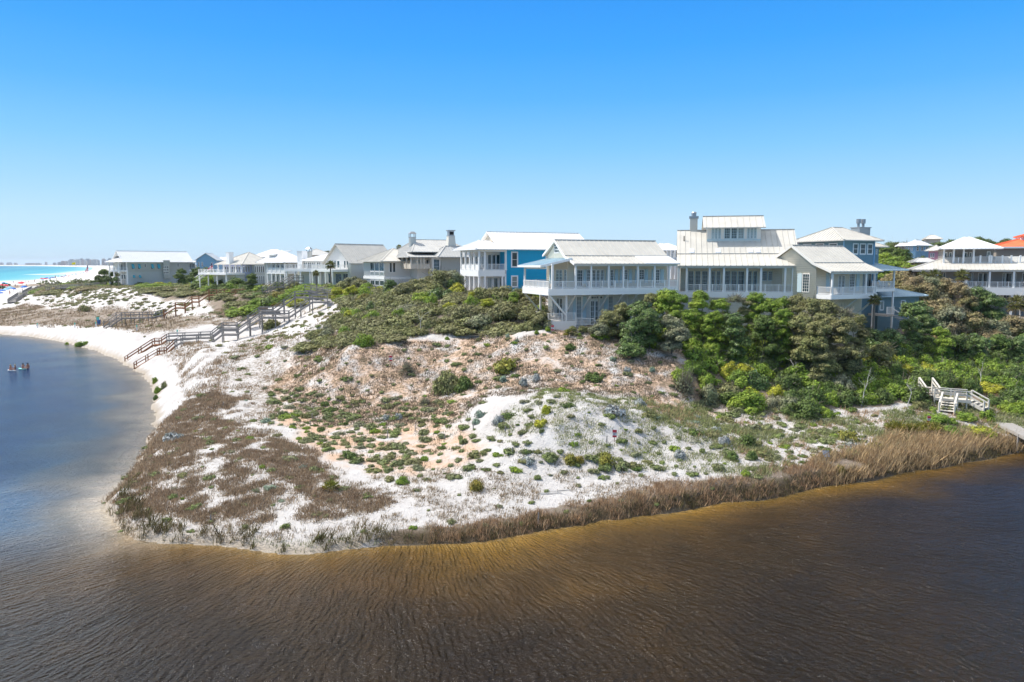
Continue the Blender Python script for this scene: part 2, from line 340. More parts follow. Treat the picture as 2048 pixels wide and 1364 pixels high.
veg = np.where(zone('pits', fx, fy, fz), .40, veg); veg = np.where((veg == 0) & (fy < 420), np.where(fy > 95, .36, .33), veg)
peach = np.where(zone('peach', fx, fy, fz, 15), 1., 0.)
dlag = segdist(fx, fy, LAGLINE); leftbank = (fx < -24) & (fy > 50) & (fy < 195) & (dlag < 6.5 * np.clip(fy / 90, .55, 1))
veg = np.where(leftbank & (fz < 3.6), .06, veg)
rear = (fy > 420) & ~pip(fx, fy, SEAPOLY); dsea = segdist(fx, fy, COAST)
veg = np.where(rear & (dsea > 120 + fy * .03), 1.0, veg); veg = np.where((fy > 88) & (fx > 8) & (fy < 420), 1.0, veg)
def sm(a, n=2):
    a = a.reshape(YY.shape)
    for _ in range(n):
        a = np.pad(a, 1, mode='edge'); a = (a[1:-1, 1:-1] * 2 + a[:-2, 1:-1] + a[2:, 1:-1] + a[1:-1, :-2] + a[1:-1, 2:]) / 6
    return a.ravel()
veg = sm(veg); peach = sm(peach, 5)
wet = np.clip(1 - dlag / 1.2, 0, 1) * (fz < .5) * (fx < -9); mud = np.clip(1.5 - dlag / 1.1, 0, 1) * (fz < 1.3) * sstep(-11, -6, fx) * (fy < 90)
nr, nc = YY.shape
idx = np.arange(nr * nc).reshape(nr, nc)
quads = np.stack([idx[:-1, :-1], idx[:-1, 1:], idx[1:, 1:], idx[1:, :-1]], -1).reshape(-1, 4)

def attr(me, name, vals): a = me.attributes.new(name, 'FLOAT', 'POINT'); a.data.foreach_set('value', np.asarray(vals, np.float32))
def attrc(me, name, rgb):
    a = me.attributes.new(name, 'FLOAT_COLOR', 'POINT'); a.data.foreach_set('color', np.c_[rgb, np.ones(len(rgb))].astype(np.float32).ravel())
gm = M('sand_and_litter', (.8, .77, .74), .95, .1); n_, L_, b_ = nodes(gm)
A_ = lambda nm: N(gm, 'ShaderNodeAttribute', attribute_name=nm)
gpos = N(gm, 'ShaderNodeNewGeometry').outputs['Position']
n1, n2, n3 = noise(gm, .45, 6, gpos, .62), noise(gm, 3.2, 5, gpos, .7), noise(gm, 14, 3, gpos, .6)
sand = mixc(gm, maprange(gm, n1, .35, .68), (.76, .73, .70), (.64, .60, .57))
pc = mixc(gm, maprange(gm, n2, .3, .7), (.82, .60, .44), (.70, .46, .31))
pf = mathn(gm, 'MULTIPLY', A_('peach').outputs['Fac'], maprange(gm, n1, .36, .56))
sand = mixc(gm, pf, sand, pc)
lit = mixc(gm, maprange(gm, n3, .35, .65), (.21, .15, .105), (.36, .275, .20))
lit = mixc(gm, maprange(gm, noise(gm, .9, 4, gpos), .5, .65), lit, (.20, .17, .10))
s_ = mathn(gm, 'ADD', mathn(gm, 'MULTIPLY', n2, .55), mathn(gm, 'ADD', mathn(gm, 'MULTIPLY', n1, .3), mathn(gm, 'MULTIPLY', n3, .25)))
vf = maprange(gm, mathn(gm, 'ADD', s_, mathn(gm, 'MULTIPLY', A_('veg').outputs['Fac'], .42)), .79, .87)
c_ = mixc(gm, mathn(gm, 'MULTIPLY', vf, .88), sand, lit)
c_ = mixc(gm, mathn(gm, 'MULTIPLY', A_('wet').outputs['Fac'], .75), c_, (.42, .33, .22))
c_ = mixc(gm, mathn(gm, 'MULTIPLY', A_('mud').outputs['Fac'], .93), c_, (.085, .062, .035))
L_.new(c_, b_.inputs['Base Color'])
bump(gm, mathn(gm, 'ADD', mathn(gm, 'MULTIPLY', n2, .7), mathn(gm, 'MULTIPLY', n3, .5)), .42, .9)
me = newmesh('ground', np.c_[fx, fy, fz], quads, [gm], smooth=True)
attr(me, 'veg', veg); attr(me, 'peach', peach); attr(me, 'wet', wet); attr(me, 'mud', mud)
tag(link('ground', me), kind='structure')

# ---------------------------------------------------------------- lagoon water
UW = np.linspace(-4, 4, 520); YW = np.concatenate([np.linspace(-60, 14, 12), np.linspace(15, 125, 260), np.linspace(126, 200, 50)])
UW = np.sign(UW) * np.abs(UW / 4) ** 1.8 * 4
WU, WY = np.meshgrid(UW, YW); WX = WU * (np.maximum(WY, 0) + 25)
wx, wy = WX.ravel(), WY.ravel(); wd = segdist(wx, wy, LAGLINE); win = pip(wx, wy, LAGPOLY)
nr2, nc2 = WY.shape; idw = np.arange(nr2 * nc2).reshape(nr2, nc2)
qw = np.stack([idw[:-1, :-1], idw[:-1, 1:], idw[1:, 1:], idw[1:, :-1]], -1).reshape(-1, 4)
keep = (win | (wd < 1.2))[qw].any(1); qw = qw[keep]
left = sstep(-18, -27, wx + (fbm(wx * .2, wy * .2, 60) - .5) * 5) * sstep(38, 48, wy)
dd = np.where(win, wd, 0) * (1 + 1.0 * sstep(8, 24, wx)) * (1 + 1.3 * (fbm(wx * .16, wy * .16, 71) - .5))
def ramp(d, stops):
    xs = [s[0] for s in stops]; return np.stack([np.interp(d, xs, [s[1][i] for s in stops]) for i in range(3)], -1)
cf = ramp(dd, [(0, (.30, .21, .09)), (.3, (.20, .12, .03)), (1.2, (.12, .066, .012)), (3.5, (.066, .036, .008)), (7, (.038, .021, .005)), (12, (.026, .015, .004)), (20, (.017, .010, .0035)), (60, (.010, .0065, .003))])
cl = ramp(dd, [(0, (.50, .43, .33)), (1.2, (.36, .32, .26)), (3, (.14, .14, .13)), (6, (.05, .10, .17)), (11, (.008, .055, .17)), (40, (.005, .042, .15))])  # sandy shallows, then a blue that paints the sky's reflection into the colour
rt_ = sstep(14, 40, wx)[:, None] * sstep(2.5, 9, dd)[:, None]; cf = cf * (1 - .85 * rt_) + np.array([.006, .012, .030]) * .85 * rt_  # right side: navy sky reflection mixed into the base colour
gl_ = (sstep(-10, -2, wx) * (1 - sstep(24, 36, wx)) * np.exp(-dd / 2.6))[:, None]; cf = cf + np.array([.055, .034, .005]) * gl_
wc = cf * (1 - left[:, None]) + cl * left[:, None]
C0 = np.array([-6, 56.]); rr = np.hypot(wx - C0[0], wy - C0[1]); ph = np.arctan2(wx - C0[0], C0[1] - wy)
# wave crests fan out from the headland: one coordinate runs along them, the other across
wp_ = fbm(wx * .10, wy * .10, 91) * 9 + fbm(wx * .4, wy * .4, 93) * 1.6
uv = np.c_[rr * 1.25 + wp_ * .5, ph * 62 + wp_, np.zeros_like(rr)]
wm = M('lagoon_water', (.05, .04, .03), .06, .5); n_, L_, b_ = nodes(wm)
wpos = N(wm, 'ShaderNodeNewGeometry').outputs['Position']
wv = N(wm, 'ShaderNodeAttribute', attribute_name='fan').outputs['Vector']; lf = N(wm, 'ShaderNodeAttribute', attribute_name='lake').outputs['Fac']
wcol = N(wm, 'ShaderNodeAttribute', attribute_name='tint').outputs['Color']
wt_ = N(wm, 'ShaderNodeTexWave', wave_type='BANDS', bands_direction='Y', i_Scale=.34, i_Distortion=5.5, i_Detail=3.0, i_Detail_Scale=1.1, i_Detail_Roughness=.6); L_.new(wv, wt_.inputs['Vector']); fa = mathn(wm, 'ADD', mathn(wm, 'MULTIPLY', wt_.outputs['Fac'], .10), noise(wm, .85, 4, wv, .62, .4)); fb = noise(wm, .32, 3, wv, .5, .3); fc = noise(wm, 4.5, 3, wpos, .6)
mp = N(wm, 'ShaderNodeMapping'); mp.inputs['Scale'].default_value = (.9, 1.6, 1); L_.new(wpos, mp.inputs[0])
fl = noise(wm, 1.9, 4, mp.outputs[0], .65)
fan = mathn(wm, 'ADD', mathn(wm, 'MULTIPLY', fa, .62), mathn(wm, 'ADD', mathn(wm, 'MULTIPLY', fb, .35), mathn(wm, 'MULTIPLY', fc, .30)))
mxf = N(wm, 'ShaderNodeMix', data_type='FLOAT'); L_.new(lf, mxf.inputs[0]); L_.new(fan, mxf.inputs[2]); L_.new(fl, mxf.inputs[3])
patch = noise(wm, .12, 4, wpos, .6)
cc = mixc(wm, maprange(wm, fb, .38, .62), wcol, (1.25, 1.2, 1.15), 'MULTIPLY'); cc = mixc(wm, maprange(wm, patch, .35, .65), cc, (.72, .74, .8), 'MULTIPLY')
L_.new(cc, b_.inputs['Base Color'])
bn = bump(wm, mxf.outputs[0], .22, 1.0); L_.new(maprange(wm, lf, 0, 1, .62, 1.5), bn.inputs['Distance'])
L_.new(maprange(wm, lf, 0, 1, .11, .20), b_.inputs['Roughness']); L_.new(maprange(wm, lf, 0, 1, 1.34, 1.42), b_.inputs['IOR'])
me = newmesh('lagoon_water', np.c_[wx, wy, np.zeros_like(wx)], qw, [wm], smooth=True)
attrc(me, 'tint', wc); attr(me, 'lake', left * sstep(50, 62, wy)); a = me.attributes.new('fan', 'FLOAT_VECTOR', 'POINT'); a.data.foreach_set('vector', uv.astype(np.float32).ravel())
tag(link('lagoon_water', me), kind='structure')

# ---------------------------------------------------------------- sea
US = np.linspace(-3.2, .2, 160); YS = np.concatenate([np.linspace(-250, 300, 12), np.geomspace(310, 34000, 240)])
SU, SY = np.meshgrid(US, YS); SX = SU * (np.maximum(SY, 0) + 250) + 0; sx, sy = SX.ravel(), SY.ravel()
sd_ = segdist(sx, sy, COAST); sin_ = pip(sx, sy, SEAPOLY)
nr3, nc3 = SY.shape; ids = np.arange(nr3 * nc3).reshape(nr3, nc3)
qs = np.stack([ids[:-1, :-1], ids[:-1, 1:], ids[1:, 1:], ids[1:, :-1]], -1).reshape(-1, 4)
qs = qs[(sin_ | (sd_ < 6))[qs].any(1)]
sdd = np.where(sin_, sd_, 0)
sc_ = ramp(sdd, [(0, (.40, .58, .55)), (25, (.13, .44, .44)), (70, (.05, .34, .37)), (160, (.014, .24, .30)), (400, (.006, .155, .235)), (1200, (.004, .085, .165)), (4000, (.003, .055, .125))])
bar = np.exp(-((sdd - 95 - 25 * fbm(sx * .004, sy * .002, 5)) / 22) ** 2)[:, None] + .7 * np.exp(-((sdd - 260) / 50) ** 2)[:, None]
sc_ = sc_ * (1 - .45 * bar) + np.array([.10, .42, .42]) * .45 * bar
foam = ((sdd < 9 + 6 * fbm(sx * .02, sy * .02, 8)) | ((np.abs(sdd - 34 - 30 * fbm(sx * .006, sy * .006, 9)) < 5) & (fbm(sx * .015, sy * .015, 12) > .55))) & sin_
sc_ = np.where(foam[:, None], .8, sc_)
sm_ = M('sea_water', (.1, .4, .5), .3, .3); n_, L_, b_ = nodes(sm_)
L_.new(N(sm_, 'ShaderNodeAttribute', attribute_name='tint').outputs['Color'], b_.inputs['Base Color'])
sp = N(sm_, 'ShaderNodeNewGeometry').outputs['Position']; bump(sm_, noise(sm_, .12, 5, sp, .6), 1.0, .5)
me = newmesh('sea_water', np.c_[sx, sy, np.zeros_like(sx)], qs, [sm_], smooth=True); attrc(me, 'tint', sc_)
tag(link('sea_water', me), kind='structure')
# ================================================================ buildings
white = painted('white_paint', (.87, .86, .83), .5); offwh = painted('offwhite_paint', (.80, .77, .71), .5)
cream_s = painted('cream_siding', (.88, .80, .65), .6, .22); grey_s = painted('grey_siding', (.58, .60, .57), .6, .18); white_s = painted('white_siding', (.86, .86, .84), .6, .2)
taupe_s = painted('taupe_siding', (.44, .40, .37), .6, .18); blue_s = painted('bright_blue_siding', (.01, .50, .86), .5, .18); slate_s = painted('slate_blue_siding', (.22, .36, .43), .55, .18)
lav_s = painted('lavender_siding', (.52, .57, .80), .6, .2); pink_s = painted('pink_siding', (.88, .45, .60), .6, .2); sky_s = painted('pale_blue_siding', (.30, .58, .85), .6, .2)
pale_s = painted('pale_grey_siding', (.82, .82, .78), .6, .2); sage_s = painted('sage_siding', (.64, .68, .67), .6, .2); stucco = painted('stucco', (.62, .60, .53), .9); beige = painted('beige_paint', (.62, .55, .45), .6)
shut = painted('blue_grey_shutter', (.52, .64, .66), .5); teal = painted('teal_shutter', (.03, .30, .38), .5)
rf_grey = metalroof('grey_metal_roof', (.56, .535, .48)); rf_white = metalroof('white_metal_roof', (.86, .85, .83), .45, .03); rf_warm = metalroof('warm_grey_metal_roof', (.60, .57, .505)); rf_dark = metalroof('dark_grey_metal_roof', (.52, .51, .48), .5)
rf_blue = metalroof('bluish_metal_roof', (.55, .66, .70), .4); rf_orange = metalroof('orange_tile_roof', (.78, .17, .06), .7, .16); rf_patch = metalroof('new_white_metal', (.80, .84, .88), .35, .02)
glass = M('window_glass', (.015, .045, .055), .08, .6); curtain = M('curtained_glass', (.20, .235, .23), .12, .6); darkglass = M('dark_glass', (.01, .02, .025), .1, .5); dark = M('dark_gap', (.02, .02, .02), .8); metal = M('galvanised_metal', (.35, .36, .37), .4, .5, metal=.6)
deckw = wood('weathered_deck', (.42, .38, .34), (.56, .52, .48))

class House:
    """local frame: s runs along the facade (to the right), v runs back from it; the origin is one ground corner"""
    def __init__(h, name, label, px, Y, a, z0, cat='house'):
        h.a = R(a); x, y, _ = PY(px, 560, Y); h.x, h.y, h.z0 = x, y, z0
        h.u = (math.cos(h.a), math.sin(h.a)); h.n = (-math.sin(h.a), math.cos(h.a))
        h.root = tag(empty(name, (x, y, z0), h.a), label, cat); h.top = 0
    def W(h, s, v): return h.x + s * h.u[0] + v * h.n[0], h.y + s * h.u[1] + v * h.n[1]
    def s(h, px, v=0, z=17):
        k = (px - 1024) / FPX; x, y = h.W(0, v); D0 = y * CT - (z - CAMZ) * ST
        return (k * D0 - x) / (h.u[0] - k * h.u[1] * CT)
    def v(h, px, s=0, z=17):
        k = (px - 1024) / FPX; x, y = h.W(s, 0); D0 = y * CT - (z - CAMZ) * ST
        return (k * D0 - x) / (h.n[0] - k * h.n[1] * CT)
    def z(h, py, s=0, v=0):
        x, y = h.W(s, v); q = (682 - py) / FPX
        return CAMZ + (q * y * CT - y * ST) / (CT + q * ST) - h.z0
    def put(h, mb, name, mats, parent=None): return mb.build(name, mats, parent or h.root)
    def box(h, name, s0, s1, v0, v1, z0, z1, mat, parent=None): return h.put(MB().box(s0, s1, v0, v1, z0, z1), name, mat, parent)
    def base(h, d=3.0, inset=.1):        # nothing: walls start below the ground
        return -d

def ribs(mb, poly, sp, hgt_=.055, wid=.05, m=0):
    """standing seams: thin ribs running up the slope of a planar 3D polygon"""
    P = [Vector(p) for p in poly]; nrm = Vector((0, 0, 0))
    for i in range(len(P)): nrm += (P[i] - P[0]).cross(P[(i + 1) % len(P)] - P[0])
    nrm.normalize(); nrm = nrm if nrm.z > 0 else -nrm
    e = Vector((0, 0, 1)).cross(nrm)
    if e.length < 1e-4: return
    e.normalize(); c0 = P[0]; ts = [(p - c0).dot(e) for p in P]; t = min(ts) + sp * .5
    while t < max(ts) - .03:
        hitp = []
        for i in range(len(P)):
            a, b = ts[i], ts[(i + 1) % len(P)]
            if (a > t) != (b > t): hitp.append(P[i].lerp(P[(i + 1) % len(P)], (t - a) / (b - a)))
        if len(hitp) == 2 and (hitp[0] - hitp[1]).length > .15:
            lo, hi = sorted(hitp, key=lambda p: p.z); q = e * wid / 2; u = nrm * hgt_
            mb.add([lo - q, lo + q, hi + q, hi - q, lo - q + u, lo + q + u, hi + q + u, hi - q + u], [(4, 5, 6, 7), (0, 1, 5, 4), (1, 2, 6, 5), (2, 3, 7, 6), (3, 0, 4, 7)], m)
        t += sp
def roofmesh(polys, t=.14, sp=.5, cap=True):
    mb = MB()
    for p in polys:
        mb.plate(p, t); ribs(mb, p, sp)
    if cap:                              # ridge and hip caps along shared sloping or level top edges
        E = {}
        for p in polys:
            for i in range(len(p)):
                a, b = tuple(round(c, 2) for c in p[i]), tuple(round(c, 2) for c in p[(i + 1) % len(p)]); E.setdefault(frozenset((a, b)), []).append((a, b))
        for k, l in E.items():
            if len(l) == 2 and len(k) == 2:
                a, b = l[0]; mb.beam((a[0], a[1], a[2] + .04), (b[0], b[1], b[2] + .04), .22, .07)
    return mb
def gable(s0, s1, v0, v1, ze, zr, vr=None, kick=None, along='s'):
    """roof planes; ridge along s at v=vr. kick = (v, z) of a shallower lower part of the front slope"""
    vr = (v0 + v1) / 2 if vr is None else vr
    if along == 'v':
        sr = (s0 + s1) / 2
        return [[(s0, v0, ze), (sr, v0, zr), (sr, v1, zr), (s0, v1, ze)], [(s1, v1, ze), (sr, v1, zr), (sr, v0, zr), (s1, v0, ze)]]
    P = []
    if kick: P += [[(s0, v0, ze), (s1, v0, ze), (s1, kick[0], kick[1]), (s0, kick[0], kick[1])], [(s0, kick[0], kick[1]), (s1, kick[0], kick[1]), (s1, vr, zr), (s0, vr, zr)]]; zb = kick[2] if len(kick) > 2 else kick[1]
    else: P += [[(s0, v0, ze), (s1, v0, ze), (s1, vr, zr), (s0, vr, zr)]]; zb = ze
    P += [[(s1, v1, zb), (s0, v1, zb), (s0, vr, zr), (s1, vr, zr)]]; return P
def hip(s0, s1, v0, v1, ze, zr, il, ir=None, vr=None):
    ir = il if ir is None else ir; vr = (v0 + v1) / 2 if vr is None else vr; a, b = s0 + il, s1 - ir
    if b - a < .05:
        m = (a + b) / 2; T = (m, vr, zr)
        return [[(s0, v0, ze), (s1, v0, ze), T], [(s1, v0, ze), (s1, v1, ze), T], [(s1, v1, ze), (s0, v1, ze), T], [(s0, v1, ze), (s0, v0, ze), T]]
    return [[(s0, v0, ze), (s1, v0, ze), (b, vr, zr), (a, vr, zr)], [(s1, v0, ze), (s1, v1, ze), (b, vr, zr)], [(s1, v1, ze), (s0, v1, ze), (a, vr, zr), (b, vr, zr)], [(s0, v1, ze), (s0, v0, ze), (a, vr, zr)]]
def wall(h, s0, s1, v0, v1, z0, z1, mat, gab=None, name='wall'):
    """box walls; gab = (zr, vr) closes a gable at both s ends, gab = (zr, sr, 'v') at both v ends"""
    mb = MB().box(s0, s1, v0, v1, z0, z1)
    if gab and len(gab) == 2:
        zr, vr = gab
        mb.add([(s0, v0, z1), (s0, v1, z1), (s0, vr, zr), (s1, v0, z1), (s1, v1, z1), (s1, vr, zr)], [(0, 2, 1), (3, 4, 5), (0, 3, 5, 2), (1, 2, 5, 4)])
    elif gab:
        zr, sr = gab[:2]
        mb.add([(s0, v0, z1), (s1, v0, z1), (sr, v0, zr), (s0, v1, z1), (s1, v1, z1), (sr, v1, zr)], [(0, 1, 2), (3, 5, 4), (0, 2, 5, 3), (1, 4, 5, 2)])
    return h.put(mb, name, mat)
def opening(h, p0, p1, z0, z1, nx=2, ny=2, mat=None, gl=None, fr=.09, name='window', out=.05, parent=None, bars=.035):
    """a window or glazed door on the wall line p0->p1 (outward is to the right of p0->p1): frame with muntins > pane"""
    mat = mat or white; gl = gl or (glass if random.random() < .78 else curtain); a, b = Vector((*p0, 0)), Vector((*p1, 0)); d = b - a; L = d.length; d.normalize(); nv = Vector((d.y, -d.x, 0))
    def bx(mb, t0, t1, q0, q1, o0, o1):
        A = a + d * t0; B = a + d * t1
        V = [A + nv * o0, B + nv * o0, B + nv * o1, A + nv * o1]
        V = [(p.x, p.y, q0) for p in V] + [(p.x, p.y, q1) for p in V]
        mb.add(V, [(0, 3, 2, 1), (4, 5, 6, 7), (0, 1, 5, 4), (1, 2, 6, 5), (2, 3, 7, 6), (3, 0, 4, 7)])
    mb = MB(); o = out
    bx(mb, 0, fr, z0, z1, -.02, o); bx(mb, L - fr, L, z0, z1, -.02, o); bx(mb, fr, L - fr, z1 - fr, z1, -.02, o); bx(mb, fr, L - fr, z0, z0 + fr, -.02, o + .02)
    for i in range(1, nx):
        t = fr + (L - 2 * fr) * i / nx; bx(mb, t - bars / 2, t + bars / 2, z0 + fr, z1 - fr, -.01, o * .7)
    for j in range(1, ny):
        q = z0 + fr + (z1 - z0 - 2 * fr) * j / ny; k = bars * (1.6 if ny == 2 else 1); bx(mb, fr, L - fr, q - k / 2, q + k / 2, -.01, o * .6)
    w_ = mb.build(name, mat, parent or h.root)
    pm = MB(); bx(pm, fr * .6, L - fr * .6, z0 + fr * .6, z1 - fr * .6, -.02, .012); pm.build('pane', gl, w_)
    return w_
def front(h, s0, s1, z0, z1, v=0, **k): return opening(h, (s0, v), (s1, v), z0, z1, **k)
def leftf(h, v0, v1, z0, z1, s=0, **k): return opening(h, (s, max(v0, v1)), (s, min(v0, v1)), z0, z1, **k)
def col_(h, s, v, z0, z1, w_=.2, mat=None):
    mb = MB().box(s - w_ / 2, s + w_ / 2, v - w_ / 2, v + w_ / 2, z0, z1); e = w_ / 2 + .03
    mb.box(s - e, s + e, v - e, v + e, z0 - .004, z0 + .16); mb.box(s - e, s + e, v - e, v + e, z1 - .14, z1 + .004); return h.put(mb, 'column', mat or white)
def rail(h, pts, z0, hh=.95, sp=.155, mat=None, parent=None, panel=False, name='railing', post=1.6):
    mb = MB()
    for (a, b) in zip(pts[:-1], pts[1:]):
        A, B = Vector((*a, z0)), Vector((*b, z0)); L = (B - A).length; d = (B - A) / L
        mb.beam(A + Vector((0, 0, hh)), B + Vector((0, 0, hh)), .09, .06); mb.beam(A + Vector((0, 0, .1)), B + Vector((0, 0, .1)), .05, .06)
        n = max(1, int(L / sp))
        if panel: mb.beam(A + Vector((0, 0, hh * .5)), B + Vector((0, 0, hh * .5)), .02, hh * .8)
        else:
            for i in range(1, n): c = A + d * (L * i / n); mb.beam(c + Vector((0, 0, .12)), c + Vector((0, 0, hh)), .04, .04)
        k = max(1, int(L / post))
        for i in range(k + 1): c = A + d * (L * i / k); mb.beam(c, c + Vector((0, 0, hh + .06)), .1, .1)
    return mb.build(name, mat or white, parent or h.root)
def chimney(h, s0, s1, v0, v1, z0, z1, mat, cap='plain', capm=None):
    c = h.put(MB().box(s0, s1, v0, v1, z0, z1), 'chimney', mat); sc_, vc = (s0 + s1) / 2, (v0 + v1) / 2; e = .12
    m = MB()
    if cap == 'plain': m.box(s0 - e, s1 + e, v0 - e, v1 + e, z1 + .003, z1 + .16); m.tube((sc_, vc, z1 + .16), (sc_, vc, z1 + .55), .2, .2, 10)
    elif cap == 'none': m.box(s0 - .05, s1 + .05, v0 - .05, v1 + .05, z1 + .003, z1 + .1)
    elif cap == 'flue':
        m.box(s0 - e, s1 + e, v0 - e, v1 + e, z1 + .003, z1 + .3); m.tube((sc_, vc, z1 + .3), (sc_, vc, z1 + .75), .34, .34, 12); m.tube((sc_, vc, z1 + .75), (sc_, vc, z1 + .9), .4, .28, 12)
    elif cap == 'twin':
        m.box(s0 - e, s1 + e, v0 - e, v1 + e, z1 + .003, z1 + .12)
        for k in (.28, .72):
            q = s0 + (s1 - s0) * k; m.tube((q, vc, z1 + .12), (q, vc, z1 + .75), .2, .2, 10); m.tube((q, vc, z1 + .7), (q, vc, z1 + 1.35), .34, .34, 10)
    elif cap == 'hood':
        for a in (s0, s1 - .12):
            for b in (v0, v1 - .12): m.box(a, a + .12, b, b + .12, z1, z1 + .75)
        m.box(s0 - .05, s1 + .05, v0 - .05, v1 + .05, z1 + .003, z1 + .12); hh = [(s0 - e, v0 - e, z1 + .75), (s1 + e, v0 - e, z1 + .75), (s1 + e, v1 + e, z1 + .75), (s0 - e, v1 + e, z1 + .75)]
        T = [(s0 + .25, v0 + .25, z1 + 1.15), (s1 - .25, v0 + .25, z1 + 1.15), (s1 - .25, v1 - .25, z1 + 1.15), (s0 + .25, v1 - .25, z1 + 1.15)]
        m.add(hh + T, [(0, 1, 2, 3), (4, 5, 6, 7), (0, 4, 5, 1), (1, 5, 6, 2), (2, 6, 7, 3), (3, 7, 4, 0)])
    h.put(m, 'chimney_cap', capm or metal, c); return c

# ---- the near house, left wing: cantilevered upper porch, kicked metal roof
h = House('porch_house', 'cream wooden house with grey metal roof and raised white wraparound porch, nearest at centre', 1152, 86, 20, 9.6)
ze = h.z(527); L = h.s(1355, 0); zd = h.z(577.6, -2.4); zb = h.z(590.8, -2.4)
PD = 2.3; vg = PD + 6.6; vr = PD + 3.3
zr = h.z(479.5, h.s(1115, vr) * 0 - .3, vr); zk = h.z(511.5, -.3, PD)
SL = 0.0
RP = gable(-.35, L + .2, -.3, vg + .4, ze, zr, vr, (PD + .2, zk, zk + .15))
h.put(roofmesh(RP, .13, .62), 'roof', rf_grey)
h.put(MB().plate([(L - 4.6, -.33, ze + .035), (L + .19, -.33, ze + .035), (L + .19, PD + .15, zk + .03), (L - 4.6, PD + .15, zk + .03)], .03), 'roof_patch', rf_patch)
wt = zk - .12
wall(h, 0, L, PD, vg, zd, wt, cream_s, (zr - .16, vr)); wall(h, .25, L, PD + .25, vg, -3, zb + .02, pale_s, name='lower_wall')
mb = MB()                                # gable bargeboards
for a, b in (((-.38, -.3, ze - .1), (-.38, PD + .2, zk - .1)), ((-.38, PD + .2, zk - .1), (-.38, vr, zr - .1)), ((-.38, vr, zr - .1), (-.38, vg + .4, zk + .05))): mb.beam(a, b, .06, .26)
h.put(mb, 'bargeboard', white)
dk = MB(); S0 = -3.4
dk.box(S0, L, -.02, PD - .005, zb + .3, zd); dk.box(S0, -.005, PD, vg - .6, zb + .3, zd)
h.put(dk, 'deck', deckw)
fb_ = MB(); fb_.box(S0 - .05, L + .05, -.09, -.025, zb, zd + .02); fb_.box(S0 - .09, S0 - .005, -.02, vg - .6, zb, zd + .02)
fb_.box(S0 - .11, S0 + .0, -.11, vg - .6, zd - .34, zd - .30); fb_.box(S0, L + .05, -.11, -.09, zd - .34, zd - .30); fb_.box(S0, L, .1, PD, zb + .1, zb + .25); h.put(fb_, 'fascia', white)
for px in (1152, 1183, 1218, 1247.5, 1276.5, 1310, 1339): col_(h, h.s(px), .08, zd, ze - .13, .19)
h.put(MB().box(-.1, L, -.02, .18, ze - .3, ze - .125), 'porch_beam', white)
sc0, vb = S0 + .12, vg - .9
col_(h, sc0, vb, zd, h.z(527, sc0, vb) - .05, .2); col_(h, sc0, h.v(1105, sc0), zd, h.z(528, sc0, h.v(1105, sc0)), .2)
mb = MB()                                # shed roof over the left end of the porch
sa = S0 - .6; zl = h.z(531, sa, 1.6); zh = zk - .28
mb.plate([(sa, 1.0, zl), (-.02, 1.0, zh), (-.02, vb + .6, zh), (sa, vb + .6, zl)], .16); ribs(mb, [(sa, 1.0, zl), (-.02, 1.0, zh), (-.02, vb + .6, zh), (sa, vb + .6, zl)], .6); h.put(mb, 'porch_roof', rf_blue)
mb = MB(); mb.beam((sa - .02, 1.0, zl - .1), (sa - .02, vb + .6, zl - .1), .05, .24); mb.beam((sa, .96, zl - .1), (-.02, .96, zh - .12), .05, .26); mb.box(sc0 - .1, sc0 + .1, 1.1, vb, zl - .42, zl - .2); h.put(mb, 'porch_roof_fascia', white)
rail(h, [(L, .08), (S0 + .05, .08), (S0 + .05, vg - .7)], zd, .84, .16)
rail(h, [(S0 + .05, vg - .7), (-.02, vg - .7)], zd, .84, .16)
# gable window, doors and windows
leftf(h, vr - .75, vr + .75, zk + .35, zk + 1.25, 0, nx=3, ny=2)
mb = MB(); n = 10; c = (zk + 1.25)
V = [(-.05, vr, c)] + [(-.05, vr + .75 * math.cos(math.pi * i / n), c + .5 * math.sin(math.pi * i / n)) for i in range(n + 1)]; mb.add(V, [(0, i + 2, i + 1) for i in range(n)])
aw = h.put(mb, 'arched_window', darkglass); mb = MB()
for i in range(n): a, b = V[i + 1], V[i + 2]; mb.beam((-.07, a[1], a[2]), (-.07, b[1], b[2]), .06, .09)
h.put(mb, 'frame', white, aw)
H2 = ze - .35 - zd
hd = zd + H2 * .86
def F_(pa, pb, z0, z1, v=PD, **k): return front(h, h.s(pa, v), h.s(pb, v), z0, z1, v, **k)
F_(1153, 1166, zd + .15, hd, nx=3, ny=5, bars=.022, gl=glass); F_(1173, 1182, zd + .1, hd, nx=2, ny=5, name='door'); F_(1184, 1192, zd + .02, hd, nx=2, ny=5, name='door'); F_(1192.5, 1200, zd + .02, hd, nx=2, ny=5, name='door'); F_(1201, 1208, zd + .1, hd, nx=2, ny=5, name='door')
F_(1220, 1228, zd + .15, hd, nx=2, ny=6); F_(1248, 1256, zd + .9, hd, nx=2, ny=4); F_(1278, 1289, zd + .9, hd, nx=2, ny=4); F_(1311, 1320, zd + .4, hd, nx=2, ny=5)
for a, b in ((1167, 1172), (1213, 1219.5), (1230, 1236), (1240, 1246.5), (1258, 1264), (1270.5, 1277), (1290, 1296), (1303.5, 1310), (1321, 1328)):
    h.box('shutter', h.s(a, PD), h.s(b, PD), PD - .06, PD - .005, zd + .5, hd, shut)
for v0, v1, nm in ((PD + .3, PD + 1.0, 'window'), (PD + 1.6, PD + 2.5, 'door'), (PD + 2.55, PD + 3.45, 'door'), (PD + 4.1, PD + 4.9, 'window')): leftf(h, v0, v1, zd + .05, hd, 0, nx=2, ny=5, name=nm)
h.box('shutter', -.06, -.005, PD + 5.0, PD + 5.5, zd + .4, hd, shut)
